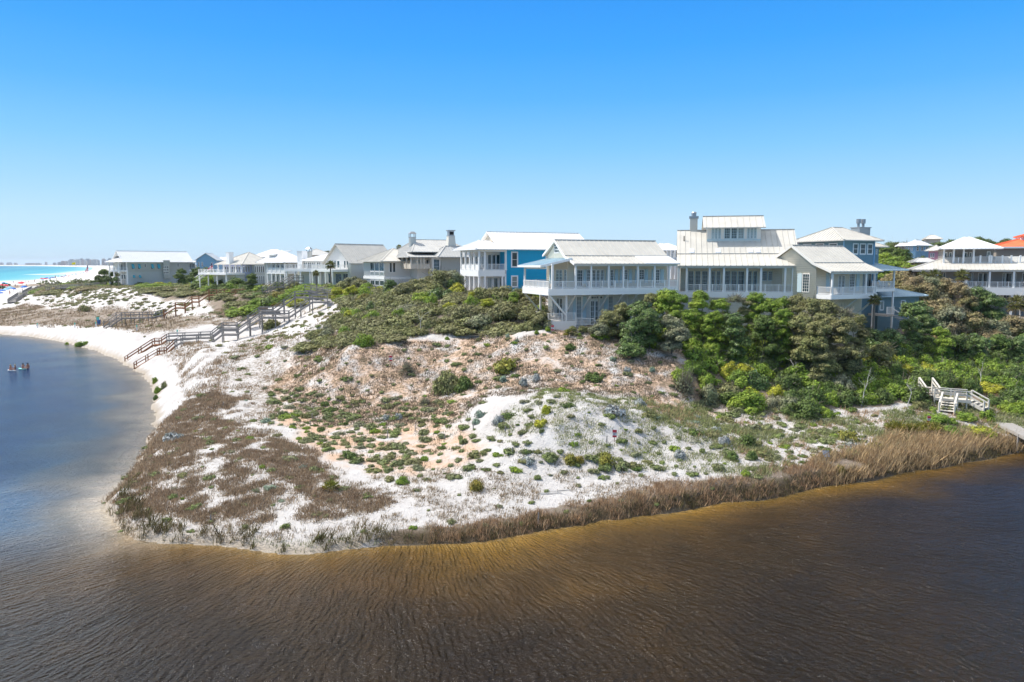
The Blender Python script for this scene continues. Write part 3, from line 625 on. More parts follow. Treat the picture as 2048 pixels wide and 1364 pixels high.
# lower storey
zl2 = h.z(640, 0, PD); lt = zb - .25
def Lw(pa, pb, z0, z1, **k): return front(h, h.s(pa, PD + .25), h.s(pb, PD + .25), z0, z1, PD + .25, **k)
Lw(1153, 1163.5, zl2 - .3, lt, nx=3, ny=6); Lw(1181, 1190, zl2 - 1.0, lt - .55, nx=2, ny=5, name='door'); Lw(1190.5, 1200, zl2 - 1.0, lt - .55, nx=2, ny=5, name='door'); Lw(1182, 1206, lt - .4, lt, nx=6, ny=1); Lw(1217, 1227, zl2 + .4, lt, nx=3, ny=5)
for a, b in ((1146.5, 1152), (1166, 1173), (1209, 1216)): h.box('shutter', h.s(a, PD + .25), h.s(b, PD + .25), PD + .19, PD + .245, zl2, lt, shut)
for v0, v1, nm in ((PD + 2.0, PD + 2.9, 'door'), (PD + 2.95, PD + 3.8, 'door'), (PD + .8, PD + 1.4, 'window'), (PD + 4.6, PD + 5.2, 'window')): leftf(h, v0, v1, zl2 - .9, lt - .3, .25, nx=2, ny=5, name=nm)
for px in (1152, 1183, 1218, 1247.5, 1276.5):    # diagonal braces under the deck
    s = h.s(px); h.put(MB().beam((s, .05, zb - .02), (s, PD + .2, zb - 2.1), .16, .16).box(s - .1, s + .1, PD + .12, PD + .24, -.3, zb), 'brace', offwh)
for vv in (.1, vb): h.put(MB().beam((S0 + .1, vv, zb - .02), (-1.0, vv + .4, zb - 2.4), .18, .18).box(-1.1, -.9, vv + .3, vv + .5, -.5, zb), 'brace', offwh)
# ground-level porch
g1 = h.z(642, -2.2, .6)
h.box('lower_deck', -3.2, .2, .5, vg - 1.5, g1 - .35, g1, deckw); h.box('lower_deck_skirt', -3.25, .25, .42, .495, g1 - 1.4, g1 - .02, offwh); h.box('lower_deck_skirt', -3.3, -3.205, .5, vg - 1.5, g1 - 1.4, g1 - .02, offwh)
rail(h, [(.2, .55), (-3.15, .55), (-3.15, vg - 1.6)], g1, .9, .17, offwh)
rail(h, [(1.9, -.9), (4.6, -1.6)], h.z(656, 3.3, -1.2), .9, .17, white); rail(h, [(1.9, -.9), (.3, .5)], h.z(650, 1, 0), .8, .17, offwh)
PORCH = h

# ---- the near house, middle: clerestory and chimney
h = House('clerestory_house', 'wide grey-roofed house with a raised row of clerestory windows above its long porch', 1361, 96, -12, 8.8)
ze = h.z(531); L = h.s(1600, 0); PD = 2.6; D = 11.0; vr = PD + 4.6; zr = h.z(461, 0, vr); zk = h.z(508, 0, PD + .3); zd = h.z(583, 0, 0)
h.put(roofmesh(gable(-.5, L + .3, -.4, 2 * vr - PD, ze, zr, vr, (PD + .2, zk)), .13, .7), 'roof', rf_warm)
wall(h, 0, L - .5, PD, 2 * vr - PD - .5, -3, zk - .14, cream_s, (zr - .17, vr))
h.box('deck', -.3, L - .3, -.05, PD - .005, zd - .25, zd, deckw); h.box('fascia', -.3, L - .3, -.12, -.055, zd - .75, zd + .02, white); h.box('lower_wall', .2, L - 1, .4, PD - .02, -3, zd - .26, pale_s)
h.box('porch_beam', -.4, L - .2, -.05, .15, ze - .34, ze - .13, white)
for px in (1358.5, 1374, 1420, 1448.5, 1495, 1523, 1571.5, 1587): col_(h, h.s(px), .08, zd, ze - .13, .24)
rail(h, [(h.s(1374), .08), (h.s(1587), .08)], zd, .92, .16)
h.put(MB().box(L - 2.0, L - .55, .3, PD - .01, zd - .3, ze - .14), 'side_wall', cream_s); h.put(MB().box(-.35, -.1, .3, PD, zd, ze - .14), 'side_wall', shut)
hd = ze - 1.0; 
def F2(pa, pb, z0, z1, **k): return front(h, h.s(pa, PD), h.s(pb, PD), z0, z1, PD, mat=shut, **k)
z542 = h.z(542, 5, PD)
for a, b in ((1377, 1388), (1391, 1401.5), (1404.5, 1415.5), (1450.5, 1461), (1463.5, 1474.5), (1477, 1489)): F2(a, b, zd + .02, z542, nx=3, ny=5, bars=.022, gl=glass, fr=.06)
for a, b in ((1423.5, 1431), (1434, 1441.5), (1496, 1504), (1507, 1515)): F2(a, b, zd + .02, z542, nx=2, ny=5, name='door', bars=.022, gl=glass, fr=.07)
for a, b in ((1525, 1535), (1537, 1548.5), (1551, 1563)): F2(a, b, zd + 1.4, z542, nx=3, ny=4, bars=.022, gl=glass, fr=.06)
# clerestory
ca, cb = h.s(1413, vr - 2.6), h.s(1520, vr - 2.6); vf = vr - 2.2; zc0 = h.z(478, ca, vf) ; zc1 = h.z(455, ca, vf)
cl = h.put(MB().box(ca, cb, vf, vf + 4.4, zc0 - 1.0, zc1), 'clerestory', pale_s)
ztop = h.z(433, ca, vr)
cr = roofmesh(gable(ca - .55, cb + .55, vf - .75, vf + 5.15, h.z(455, ca, vf - .75), ztop, vr), .13, .8); h.put(cr, 'clerestory_roof', rf_warm, cl)
h.put(MB().box(ca - .05, cb + .05, vf - .06, vf - .005, zc0 - .22, zc0 - .08), 'sill', shut, cl)
for a, b, n_ in ((1421, 1440.5, 3), (1446, 1487, 3), (1491.5, 1512, 3)):
    A, B = h.s(a, vf), h.s(b, vf); wdt = (B - A) / n_
    for i in range(n_): opening(h, (A + wdt * i + .04, vf), (A + wdt * (i + 1) - .04, vf), zc0 - .02, zc1 - .06, 3, 4, shut, parent=h.root)
for px in (1383, 1435.5, 1500, 1515): a = h.s(px - 5, PD + .5); b = h.s(px + 5, PD + .5); zz = lambda v_: zk + (zr - zk) * (v_ - PD - .2) / (vr - PD - .2) + .1; h.put(MB().plate([(a, PD + .35, zz(PD + .35)), (b, PD + .35, zz(PD + .35)), (b, PD + 1.0, zz(PD + 1.0)), (a, PD + 1.0, zz(PD + 1.0))], .06), 'skylight', rf_patch)
a = h.s(1378, vr); b = h.s(1393, vr); chimney(h, a, b, vr - .2, vr + .8, zr - 1.2, h.z(437, a, vr), stucco, 'flue')
mb = MB().tube((h.s(1367, vr - 2), vr - 2, zk), (h.s(1367, vr - 2), vr - 2, zk + (zr - zk) * .75), .07, .07); h.put(mb, 'vent_pipe', dark)
CLER = h

# ---- the near house, right wing: kicked roof, bright gable, small porch
h = House('gable_house', 'cream clapboard wing with sunlit gable and small cantilevered porch, right of the clerestory house', 1662, 88, 27, 8.0)
ze = h.z(542.5, 0, -.3); L = h.s(1762, 0, 16); PD = 2.2; vg = PD + 7.2; vr = PD + 3.6; zr = h.z(490.5, 0, vr); zk = h.z(525.5, -.2, PD + .2); zd = h.z(590, 0, 0); zb = h.z(599, 0, 0)
h.put(roofmesh(gable(-.35, L + .1, -.3, vg + .35, ze, zr, vr, (PD + .2, zk)), .13, .62), 'roof', rf_warm)
wall(h, 0, L - .4, PD, vg, -3, zk - .14, cream_s, (zr - .17, vr))
mb = MB()
for a, b in (((-.38, -.3, ze - .1), (-.38, PD + .2, zk - .1)), ((-.38, PD + .2, zk - .1), (-.38, vr, zr - .1)), ((-.38, vr, zr - .1), (-.38, vg + .35, zk - .12))): mb.beam(a, b, .06, .28)
h.put(mb, 'bargeboard', offwh)
h.box('deck', .2, L - .6, 0, PD - .005, zb + .25, zd, deckw); h.put(MB().box(.15, L - .55, -.08, -.005, zb, zd + .02).box(.1, .195, 0, PD - .01, zb, zd + .02).box(L - .595, L - .52, 0, PD, zb, zd + .02), 'fascia', white)
for px in (1666, 1733.5): col_(h, h.s(px, .1), .1, zd, ze - .13, .2)
h.box('porch_beam', .1, L - .5, 0, .18, ze - .34, ze - .13, white); rail(h, [(.25, PD - .1), (.25, .1), (L - .65, .1)], zd, .9, .15)
hd = zd + 2.3
for a, b, nm in ((1678, 1683.5, 'door'), (1684.5, 1691, 'door')): front(h, h.s(a, PD), h.s(b, PD), zd + .02, hd, PD, nx=2, ny=4, name=nm)
front(h, h.s(1700, PD), h.s(1711, PD), zd + .3, hd + .3, PD, nx=3, ny=6); front(h, h.s(1660, PD), h.s(1665, PD), zd + .3, hd + .3, PD, nx=2, ny=6)
for a, b in ((1653.5, 1659.5), (1714, 1720)): h.box('shutter', h.s(a, PD), h.s(b, PD), PD - .06, PD - .005, zd + .3, hd + .3, shut)
va, vb_ = PD + .9, PD + 2.0; leftf(h, va, vb_, zd + .2, zd + 2.5, 0, nx=3, ny=6, mat=offwh); h.box('shutter', -.07, -.005, vb_ + .08, vb_ + .75, zd + .2, zd + 2.5, shut)
h.put(MB().beam((h.s(1720), .1, zb), (h.s(1712), PD, zb - 1.9), .18, .18), 'brace', offwh); h.put(MB().beam((L - .6, .1, zb), (L - .9, PD, zb - 1.9), .18, .18), 'brace', offwh)

# ---- blue house with the bright white roof
h = House('blue_house', 'bright blue clapboard house with dazzling white roof and two-storey white corner porch', 957.5, 116, 24, 11.0)
ze = h.z(497.5); v1 = h.v(921, 0); s1 = h.s(1012, 0); s2 = h.s(1180, 0) ; D = v1 + 1.5
zd = h.z(540.5); zf = h.z(553)
wall(h, s1, s2, .3, D - .3, -3, h.z(499.5, s1, 0), blue_s); wall(h, 2.2, s1 - .01, 2.4, D - .5, -2, ze - .15, white_s, name='porch_wall')
h.box('corner_board', s1 - .15, s1 + .15, .2, .295, -3, ze - .12, white)
h.box('porch_floor', 0, s1 - .01, 0, v1, zf + .4, zd, deckw); h.put(MB().box(-.06, s1 - .2, -.06, -.005, zf, zd + .02).box(-.08, -.005, 0, v1, zf, zd + .02), 'fascia', white)
vr = D * .5; zr = h.z(464, 6, vr); ss = h.s(973, vr); zm = h.z(481, h.s(958, vr), vr)
P = gable(ss, s2 + .5, -.5, D + .4, ze, zr, vr)
h.put(roofmesh(P, .14, .6), 'roof', rf_white)
h.put(roofmesh(hip(-.7, ss + 2.5, -.6, D + .5, ze - .02, zm, h.s(958, vr) + .7, .3, vr), .14, .5), 'porch_roof', rf_white)
g_ = MB(); q = .55; g_.add([(ss + q, vr - 3.0, zr - (zr - ze) * 3.0 / (vr + .5)), (ss + q, vr + 3.0, zr - (zr - ze) * 3 / (vr + .5)), (ss + q, vr, zr - .15)], [(0, 2, 1)]); h.put(g_, 'gable_vent', beige)
for i in range(5): col_(h, .12, v1 * i / 4 * .97 + .1, zd, ze - .1, .26); 
for px in (970, 1012): col_(h, h.s(px), .12, zd, ze - .1, .26)
for i in range(5): col_(h, .12, v1 * i / 4 * .97 + .1, -2, zf, .28)
for px in (970, 1005): col_(h, h.s(px), .12, -2, zf, .28)
rail(h, [(.12, v1), (.12, .12)], zd, .95, .15, panel=True); rail(h, [(.12, .12), (s1 - .2, .12)], zd, .95, .15)
h.put(MB().box(0, s1, 0, .22, ze - .45, ze - .15).box(0, .22, .22, v1, ze - .45, ze - .15), 'porch_beam', white)
for i in range(4): a = h.s(975 + i * 8.5, 2.4); front(h, a, a + (h.s(983, 2.4) - h.s(975, 2.4)), zd + .05, zd + 2.5, 2.4, nx=1, ny=1)
front(h, h.s(1022, .3), h.s(1036, .3), h.z(535, s1, .3), h.z(503, s1, .3), .3, nx=1, ny=2, fr=.2); front(h, h.s(1091, .3), h.s(1103, .3), h.z(535, s1, .3), h.z(503, s1, .3), .3, nx=1, ny=2, fr=.2); front(h, h.s(1022, .3), h.s(1036, .3), h.z(575, s1, .3), h.z(551, s1, .3), .3, nx=1, ny=2, fr=.2)
for i in range(4): leftf(h, 2.9 + i * 1.5, 4.0 + i * 1.5, zd + .3, zd + 2.3, 2.2, nx=1, ny=2)
for i in range(3): front(h, h.s(975 + i * 12, .8), h.s(984 + i * 12, .8), zf - 1.9, zf - .2, .8, nx=2, ny=1)
h.box('lower_wall', .9, s1 - .02, .85, D - .6, -3, zf - .01, white_s)

# ---- beige house with the two chimneys
h = House('beige_house', 'low beige house with grey hipped roofs, tapered chimney and columned porch behind the shrub mound', 822, 138, 25, 11.5)
ze = h.z(513.5); L = h.s(960, 0); v1 = h.v(788, 0); D = max(v1, 7) + 4; zd = h.z(536); vr = D * .5; zr = h.z(479.5, 5, vr)
h.put(roofmesh([[tuple(p) for p in q] for q in hip(-.6, L + 1, -.6, D, ze, h.z(504, 0, 0) + .4, 1.8, 1.8)], .12, .6), 'lower_roof', rf_dark)
h.put(roofmesh(hip(h.s(818, vr * .4), h.s(942, vr * .4), 1.2, D - 1, h.z(503, 0, 1.2), zr, h.s(857, vr) - h.s(830, vr), 3.4), .12, .55), 'roof', rf_dark)
wall(h, 2.0, L, 2.2, D - .6, -2, ze, pale_s)
h.put(MB().box(h.s(864), h.s(882), .2, 1.5, 0, ze), 'door_bay', white_s); wall(h, h.s(883), L, .3, 2.2, -2, ze - .05, grey_s, name='front_wall')
h.put(roofmesh(hip(h.s(870), L + .6, -1.5, 4.5, h.z(513.5, 5, -1), h.z(492, 8, 1.5), 2.6, 2.4), .12, .55), 'cross_roof', rf_dark)
for i, px in enumerate((822, 834.5, 841.5, 848)): col_(h, h.s(px) if i else .1, .1, zd - .2, ze, .28, beige)
for px in (797, 805, 813.5): v_ = h.v(px, .1); col_(h, .1, v_, zd - .2, ze, .28, beige)
rail(h, [(.1, v1), (.1, .1), (h.s(860), .1)], zd - .2, 1.0, .2, beige, panel=True)
for a, b in ((836, 841), (844, 849), (852, 857)): front(h, h.s(a, 2.2), h.s(b, 2.2), zd, ze - .5, 2.2, nx=1, ny=2)
front(h, h.s(867, .2), h.s(879, .2), h.z(548), h.z(518), .2, nx=4, ny=4, name='door')
a, b = h.s(896, 2), h.s(910, 2); zc = h.z(472, a, 2); c = MB(); e = .3
c.add([(a - e, 1.4, ze - .5), (b + e, 1.4, ze - .5), (b + e, 3.2, ze - .5), (a - e, 3.2, ze - .5), (a + .1, 1.7, zc), (b - .1, 1.7, zc), (b - .1, 2.9, zc), (a + .1, 2.9, zc)], [(0, 3, 2, 1), (4, 5, 6, 7), (0, 1, 5, 4), (1, 2, 6, 5), (2, 3, 7, 6), (3, 0, 4, 7)])
ch = h.put(c, 'chimney', stucco); m = MB().box(a + .05, b - .05, 1.65, 2.95, zc + .003, zc + .1).box(a + .2, b - .2, 1.8, 2.8, zc + .1, zc + .95); m.plate([(a, 1.6, zc + 1.15), (b, 1.6, zc + 1.15), (b, 3.0, zc + 1.15), (a, 3.0, zc + 1.15)], .2); h.put(m, 'chimney_cap', metal, ch); h.put(MB().box(a + .35, b - .35, 1.75, 1.795, zc + .25, zc + .8), 'chimney_opening_shade', dark, ch)  # black plate on the solid cap paints the shade of its opening
a, b = h.s(820, 6), h.s(831, 6); chimney(h, a, b, 5.5, 6.6, ze - .3, h.z(475, a, 5.5), sage_s, 'hood')

# ---- white sunroom house
h = House('sunroom_house', 'two-storey white house with glazed corner sunroom and pale hipped roof above the walkway', 769, 142, 30, 10.5)
ze = h.z(522); v1 = h.v(740, 0); L = h.s(850, 0); D = v1 + 4; zd = h.z(553); z2 = h.z(543); vr = D / 2; zr = h.z(497, 5, vr)
wall(h, 0, L, 0, D, -3, ze, white_s); h.put(roofmesh(hip(-1.0, L + 1, -1, D + 1, ze, zr, 6, 6), .14, .6), 'roof', rf_warm)
for i in range(3): leftf(h, v1 * (i + .08) / 3, v1 * (i + .92) / 3, h.z(543), h.z(524.5), 0, nx=2, ny=1, gl=glass); leftf(h, v1 * (i + .05) / 3, v1 * (i + .95) / 3, h.z(553), h.z(543.5), 0, nx=1, ny=1, gl=sage_s, name='panel'); leftf(h, v1 * (i + .08) / 3, v1 * (i + .92) / 3, h.z(572), h.z(561), 0, nx=2, ny=1)
h.put(MB().box(-.12, L, -.12, -.005, h.z(559), h.z(554)).box(-.12, -.005, 0, D, h.z(559), h.z(554)), 'band', white)
front(h, h.s(778.5), h.s(784), h.z(545), h.z(525), nx=1, ny=1, gl=darkglass); front(h, h.s(785), h.s(791), h.z(545), h.z(525), nx=1, ny=1, gl=darkglass)

# ---- big white gable house
h = House('gabled_beach_house', 'white house with tall pointed gable above a balcony and a long pale metal roof', 702, 165, 48, 10.5)
ze = h.z(524); v1 = h.v(651, 0); L = h.s(789, 0); vr = h.v(674, 0, 23); zr = h.z(487.5, 0, v1 / 2); vr = v1 / 2
wall(h, 0, L, 0, v1, -3, ze, white_s, (zr - .2, vr)); h.put(roofmesh(gable(-.7, L + .6, -.5, v1 + .5, ze - .25, zr, vr), .15, .6), 'roof', rf_grey)
zd = h.z(539); z3 = h.z(541)
bx0 = -4.2; h.put(MB().box(bx0, -.005, 1.0, v1 - .5, zd - .5, zd), 'balcony', white); rail(h, [(-.05, 1.05), (bx0 + .1, 1.05), (bx0 + .1, v1 - .6)], zd, 1.0, .2)
for i in range(4): col_(h, bx0 + .15, 1.2 + (v1 - 2.0) * i / 3, -2, zd - .5, .25)
for a, b in ((.08, .16), (.18, .26), (.42, .53), (.54, .65), (.66, .77)): leftf(h, v1 * a, v1 * b, zd + .3, h.z(521, 0, v1 * a), 0, nx=1, ny=1)
for a, b in ((.1, .3), (.36, .6), (.68, .9)): leftf(h, v1 * a, v1 * b, zd - 3.2, zd - .9, 0, nx=2, ny=1, gl=darkglass)
front(h, h.s(727), h.s(733), h.z(534), h.z(526), nx=2, ny=1, gl=darkglass)
h.put(roofmesh([[(h.s(722), -4.5, h.z(541, 6, -4)), (h.s(765), -4.5, h.z(540, 10, -4)), (h.s(765), -.1, h.z(527, 10, 0)), (h.s(742), -.1, h.z(530, 8, 0))]], .12, .5), 'side_porch_roof', rf_dark)
h.box('side_wall', h.s(729), h.s(764), -3.6, -.2, -2, h.z(542, 6, -4), sage_s)
for a in (732, 739, 746, 753): front(h, h.s(a, -3.6), h.s(a + 5, -3.6), 0, h.z(544, 6, -4), -3.6, nx=1, ny=1, gl=darkglass)

# ---- white balcony house (long railing), between
h = House('balcony_house', 'white two-storey house with a very long railed balcony, beside the tall-gabled house', 640, 178, -28, 11)
h.x, h.y, _ = PY(572, 560, 178); h.root.location = (h.x, h.y, 11)
ze = h.z(521); L = h.s(662, 0); zd = h.z(538); zf = h.z(543)
wall(h, 4, L, 2.4, 12, -3, ze, white_s); h.put(roofmesh(hip(3, L + 1.5, 1.2, 13.5, ze, h.z(501, 8, 7), 8, 2), .14, .6), 'roof', rf_white)
h.put(MB().box(0, L, -.5, 2.39, zf, zd), 'balcony', white); rail(h, [(.1, -.4), (L, -.4)], zd, 1.1, .22)
for a in (608, 616, 624, 634, 645): front(h, h.s(a, 2.4), h.s(a + 3.6, 2.4), zd + .1, ze - .4, 2.4, nx=1, ny=1); front(h, h.s(a + 4.2, 2.4), h.s(a + 7, 2.4), zd + .1, ze - .4, 2.4, nx=1, ny=1)
for a in (573, 590, 601, 620, 640, 658): col_(h, h.s(a, -.3), -.3, -2, zf, .28)
h.box('lower_wall', 3, L, 1.5, 2.3, -2, zf, pale_s)
a = h.s(597, 3); chimney(h, a, a + 1.6, 2.6, 4.4, 0, h.z(503, a, 3), white, 'none', white); a = h.s(619, 9); chimney(h, a, a + 1.0, 8, 9, ze, h.z(504, a, 9), stucco, 'hood')

# ---- white dormer house
h = House('dormer_house', 'white house with steep hipped roof, long shed dormer and stacked two-level porches', 528, 186, 45, 10.5)
h.x, h.y, _ = PY(570, 560, 186); h.root.location = (h.x, h.y, 10.5)
ze = h.z(524.5); v1 = h.v(533, 0); L = h.s(600, 0); zd = h.z(544); zr = h.z(500, 2, v1 / 2)
wall(h, 1.4, L, 1.2, v1 + 4, -4, ze, white_s)
h.put(roofmesh(hip(-.6, L + 3, -.8, v1 + 5, ze, zr, (v1 + 5) * .36, 6), .14, .6), 'roof', rf_white)
h.put(MB().box(-.02, 1.39, 0, v1, zd - .5, zd).box(1.4, L, -.02, 1.19, zd - .5, zd), 'porch_floor', white)
for i in range(5): v_ = .1 + v1 * .96 * i / 4; col_(h, .1, v_, zd, ze - .1, .3); col_(h, .1, v_, -3, zd - .5, .3)
rail(h, [(.1, v1), (.1, .1), (L, .1)], zd, 1.1, .25, panel=True)
for i in range(8): leftf(h, 1.6 + i * (v1 - 2) / 8, 1.6 + (i + .7) * (v1 - 2) / 8, zd + .2, ze - .7, 1.4, nx=1, ny=1, gl=darkglass)
for i in range(7): leftf(h, 1.6 + i * (v1 - 2) / 7, 1.6 + (i + .75) * (v1 - 2) / 7, zd - 3.0, zd - .9, 1.4, nx=1, ny=1, gl=darkglass)
for i in range(4): front(h, h.s(572 + 6.5 * i, 1.2), h.s(576 + 6.5 * i, 1.2), zd + .2, ze - .5, 1.2, nx=1, ny=1, gl=darkglass)
vm = h.v(545, 1.0); zw0, zw1 = h.z(520.5, 1, vm), h.z(512.5, 1, vm)
dm = h.put(MB().box(1.0, 5, vm - 1.6, vm + 1.6, zw0 - .6, zw1 + .3), 'dormer', pale_s); h.put(roofmesh([[(.4, vm + 1.9, zw1 + .35), (.4, vm - 1.9, zw1 + .35), (5.6, vm - 1.9, zw1 + 1.5), (5.6, vm + 1.9, zw1 + 1.5)]], .12, .5), 'dormer_roof', rf_white, dm)
leftf(h, vm - .9, vm + .9, zw0, zw1, 1.0, nx=2, ny=2)

# ---- lavender house with the railed deck
h = House('lavender_house', 'single-storey lavender house with broad pale hipped roof, white chimney and railed sun deck', 487, 200, 50, 10.5)
ze = h.z(528.5); v1 = h.v(437, 0); L = h.s(528, 0); zd = h.z(546); vr = v1 * .45; zr = h.z(504, 1, vr)
wall(h, 1.2, L, .8, v1, -3, ze, lav_s); h.put(roofmesh(hip(-.8, L + 4, -.8, v1 + 1, ze, zr, 9, 8, vr), .14, .6), 'roof', rf_warm)
h.put(MB().box(-4.5, 1.19, 1, v1 + 3, zd - .5, zd), 'deck', white); rail(h, [(0, 1.05), (-4.4, 1.05), (-4.4, v1 + 2.9)], zd, 1.0, .25); 
for i in range(4): col_(h, -4.2, 1.3 + (v1 + 1.4) * i / 3, -3, zd - .5, .25)
h.put(MB().box(-1.5, 1.15, 1.2, v1, -3, zd - .6), 'deck_base', pale_s)
for i in range(5): col_(h, -.3, .2 + (v1 - .5) * i / 4, zd, ze - .1, .3)
for i in range(9): leftf(h, 1.2 + i * (v1 - 2) / 9, 1.2 + (i + .66) * (v1 - 2) / 9, zd + .1, ze - .6, 1.2, nx=1, ny=1, gl=darkglass)
for a in (490, 495.5, 505, 509, 513, 517, 521.5): front(h, h.s(a, .8), h.s(a + 3.3, .8), zd + .2, ze - .5, .8, nx=1, ny=1, gl=darkglass)
h.box('corner_room', h.s(507), h.s(530), -.6, .79, -4, ze + .1, white_s)
for i in range(5): a = 509 + i * 4; front(h, h.s(a, -.6), h.s(a + 3, -.6), zd + .1, ze - .5, -.6, nx=1, ny=1, gl=darkglass); front(h, h.s(a, -.6), h.s(a + 3, -.6), zd - 3.4, zd - .8, -.6, nx=2, ny=3, gl=darkglass)
a = h.s(464, 4); chimney(h, a, a + 1.3, v1 * .42, v1 * .42 + 1.6, ze, h.z(505, a, 4), white, 'none', white)
st = MB()
for i in range(9): st.box(-4.6 - .35 * (i + 1), -4.6 - .35 * i, v1 * .75, v1 * .75 + 1.6, zd - .22 * (i + 1) - .05, zd - .22 * (i + 1))
for vv in (v1 * .75, v1 * .75 + 1.6): st.beam((-4.6, vv, zd + .8), (-7.8, vv, zd - 1.2), .1, .1)
h.put(st, 'steps', white)

# ---- far grey house at the left end
h = House('long_grey_house', 'long grey two-storey house with white roof and turquoise awning shutters at the left end', 238, 283, 50, 11.3)
ze = h.z(523.5); v1 = max(h.v(217, 0), 8); L = h.s(391, 0); zd = h.z(541); z2 = h.z(543.5); sp = h.s(255, 0); vr = v1 / 2; zr = h.z(501.5, 4, vr)
h.put(roofmesh(gable(h.s(233, vr), h.s(375, vr), -.8, v1 + .8, ze, zr, vr) , .16, .7), 'roof', rf_white)
h.put(roofmesh(hip(-1.2, L + .6, -.9, v1 + .9, ze - .03, h.z(513.5, 0, vr) , 4.2, 4.6, vr), .16, .7), 'porch_roof', rf_white)
h.put(MB().add([(h.s(234, vr) + .2, vr - 3.2, ze + 2.2), (h.s(234, vr) + .2, vr + 3.2, ze + 2.2), (h.s(234, vr) + .2, vr, zr - .2)], [(0, 2, 1)]), 'gable_vent', pale_s)
wall(h, sp, h.s(377), 0, v1, z2, ze, grey_s); wall(h, sp, L, .15, v1, -3, z2 - .01, sage_s, name='lower_wall')
wall(h, h.s(325), h.s(337.5), -1.0, -.01, 0, h.z(520), grey_s, name='bay')
for i in range(3):
    for j in range(3): A = h.s(326 + 3.7 * i, -1); front(h, A, A + .6, h.z(546 - 5.6 * j) - .4, h.z(541.5 - 5.6 * j) - .4, -1, nx=1, ny=1, gl=darkglass)
h.put(MB().box(0, sp, 0, v1, zd - .45, zd), 'balcony', white); rail(h, [(sp, .1), (.1, .1), (.1, v1)], zd, 1.1, .3)
for s_, v_ in ((.15, .15), (.15, v1 * .5), (.15, v1 * .98), (sp - .3, .15)): col_(h, s_, v_, zd, ze - .1, .35); col_(h, s_, v_, -2, zd - .45, .45)
h.put(MB().box(2.2, sp, 3, v1, -2, ze - .2), 'inner_wall', white_s)
front(h, h.s(241, 3), h.s(245, 3), zd + .1, zd + 2.4, 3, nx=1, ny=1); front(h, h.s(249, 3), h.s(253, 3), zd + .1, zd + 2.4, 3, nx=1, ny=1)
for px in (262.5, 275, 301.5, 314): a, b = h.s(px), h.s(px + 5); w_ = front(h, a, b, h.z(538.5), h.z(528), nx=1, ny=1, gl=darkglass); h.put(MB().beam(((a + b) / 2, -.1, h.z(528)), ((a + b) / 2, -.9, h.z(537)), b - a, .06), 'shutter', teal, w_)
for px in (264, 276): a, b = h.s(px), h.s(px + 4.5); w_ = front(h, a, b, h.z(556), h.z(549.5), .15, nx=1, ny=1, gl=darkglass); h.put(MB().beam(((a + b) / 2, 0, h.z(551)), ((a + b) / 2, -.6, h.z(556)), b - a, .06), 'shutter', teal, w_)
front(h, h.s(288.5), h.s(292), h.z(534.5), h.z(528), nx=1, ny=2, gl=darkglass); front(h, h.s(354.5), h.s(357.5), h.z(534), h.z(527), nx=1, ny=2, gl=darkglass)
for i in range(3): a = h.s(241 + 5 * i, .15); front(h, a, a + .75, h.z(558), h.z(549.5), .15, nx=1, ny=3)
wall(h, h.s(377), L, 1.6, v1, z2, ze - .1, white_s, name='rear_porch_wall'); h.put(MB().box(h.s(377), L, 0, 1.59, zd - .4, zd - .01), 'rear_balcony', white); rail(h, [(h.s(377), .1), (L, .1)], zd, 1.0, .3); col_(h, L - .2, .15, -1, ze - .1, .35)
for i in range(3): a = h.s(379 + 3.6 * i, 1.6); front(h, a, a + .55, zd + .3, ze - .6, 1.6, nx=1, ny=1)

def simple(name, label, px, Y, a, z0, pxr, pye, pyr, mat, rmat, kind='hip', depth=9, left=0, wins=(), lv=(), pyd=None, **k):
    """a background house: walls, roof, windows given in the photograph's x; pye/pyr = eave and ridge heights"""
    h = House(name, label, px, Y, a, z0); L = h.s(pxr, 0); D = depth if not left else h.v(left, 0); ze = h.z(pye); 
    if kind == 'hip': i_ = min(D / 2, L / 2 - .01) if not k.get('ins') else k['ins']; zr = h.z(pyr, L / 2, D / 2); P = hip(-.8, L + .8, -.8, D + .8, ze, zr, i_, i_)
    elif kind == 'gs': zr = h.z(pyr, 0, D / 2); P = gable(-.6, L + .6, -.6, D + .6, ze, zr)
    else: zr = h.z(pyr, L / 2, 0); P = gable(-.6, L + .6, -.6, D + .6, ze, zr, along='v')
    h.put(roofmesh(P, .14, k.get('seam', .7)), 'roof', rmat); dz = .14
    wall(h, 0, L, 0, D, -4, ze, mat, None if kind == 'hip' else ((zr - .2, D / 2) if kind == 'gs' else (zr - .2, L / 2, 'v')))
    for a_, b_, t_, d_ in wins: front(h, h.s(a_), h.s(b_), h.z(d_), h.z(t_), nx=1, ny=2, fr=.14, gl=k.get('gl', glass))
    for a_, b_, t_, d_ in lv: va, vb = h.v(a_), h.v(b_); leftf(h, va, vb, h.z(d_, 0, va), h.z(t_, 0, va), nx=1, ny=2, fr=.14)
    h.L, h.D, h.ze, h.zr = L, D, ze, zr; return h
h = simple('pale_blue_house', 'pale blue gabled house with white roof just right of the long grey house', 394, 305, 10, 11.5, 432, 520.5, 506, sky_s, rf_white, 'gv', 12, wins=((396, 399, 524, 533), (403, 406, 524, 533)))
simple('white_roofed_cottage', 'small far cottage with low white roof over dark windows, beside the pale blue gable', 432, 330, 10, 11.5, 455, 521, 514, grey_s, rf_white, 'hip', 9, wins=[(434 + 4 * i, 436.5 + 4 * i, 522.5, 526) for i in range(5)], gl=darkglass)
simple('hidden_roof_house', 'white house showing only its broad pale roof above the lavender one', 505, 240, 15, 12, 590, 514, 498.5, white_s, rf_white, 'hip', 14)
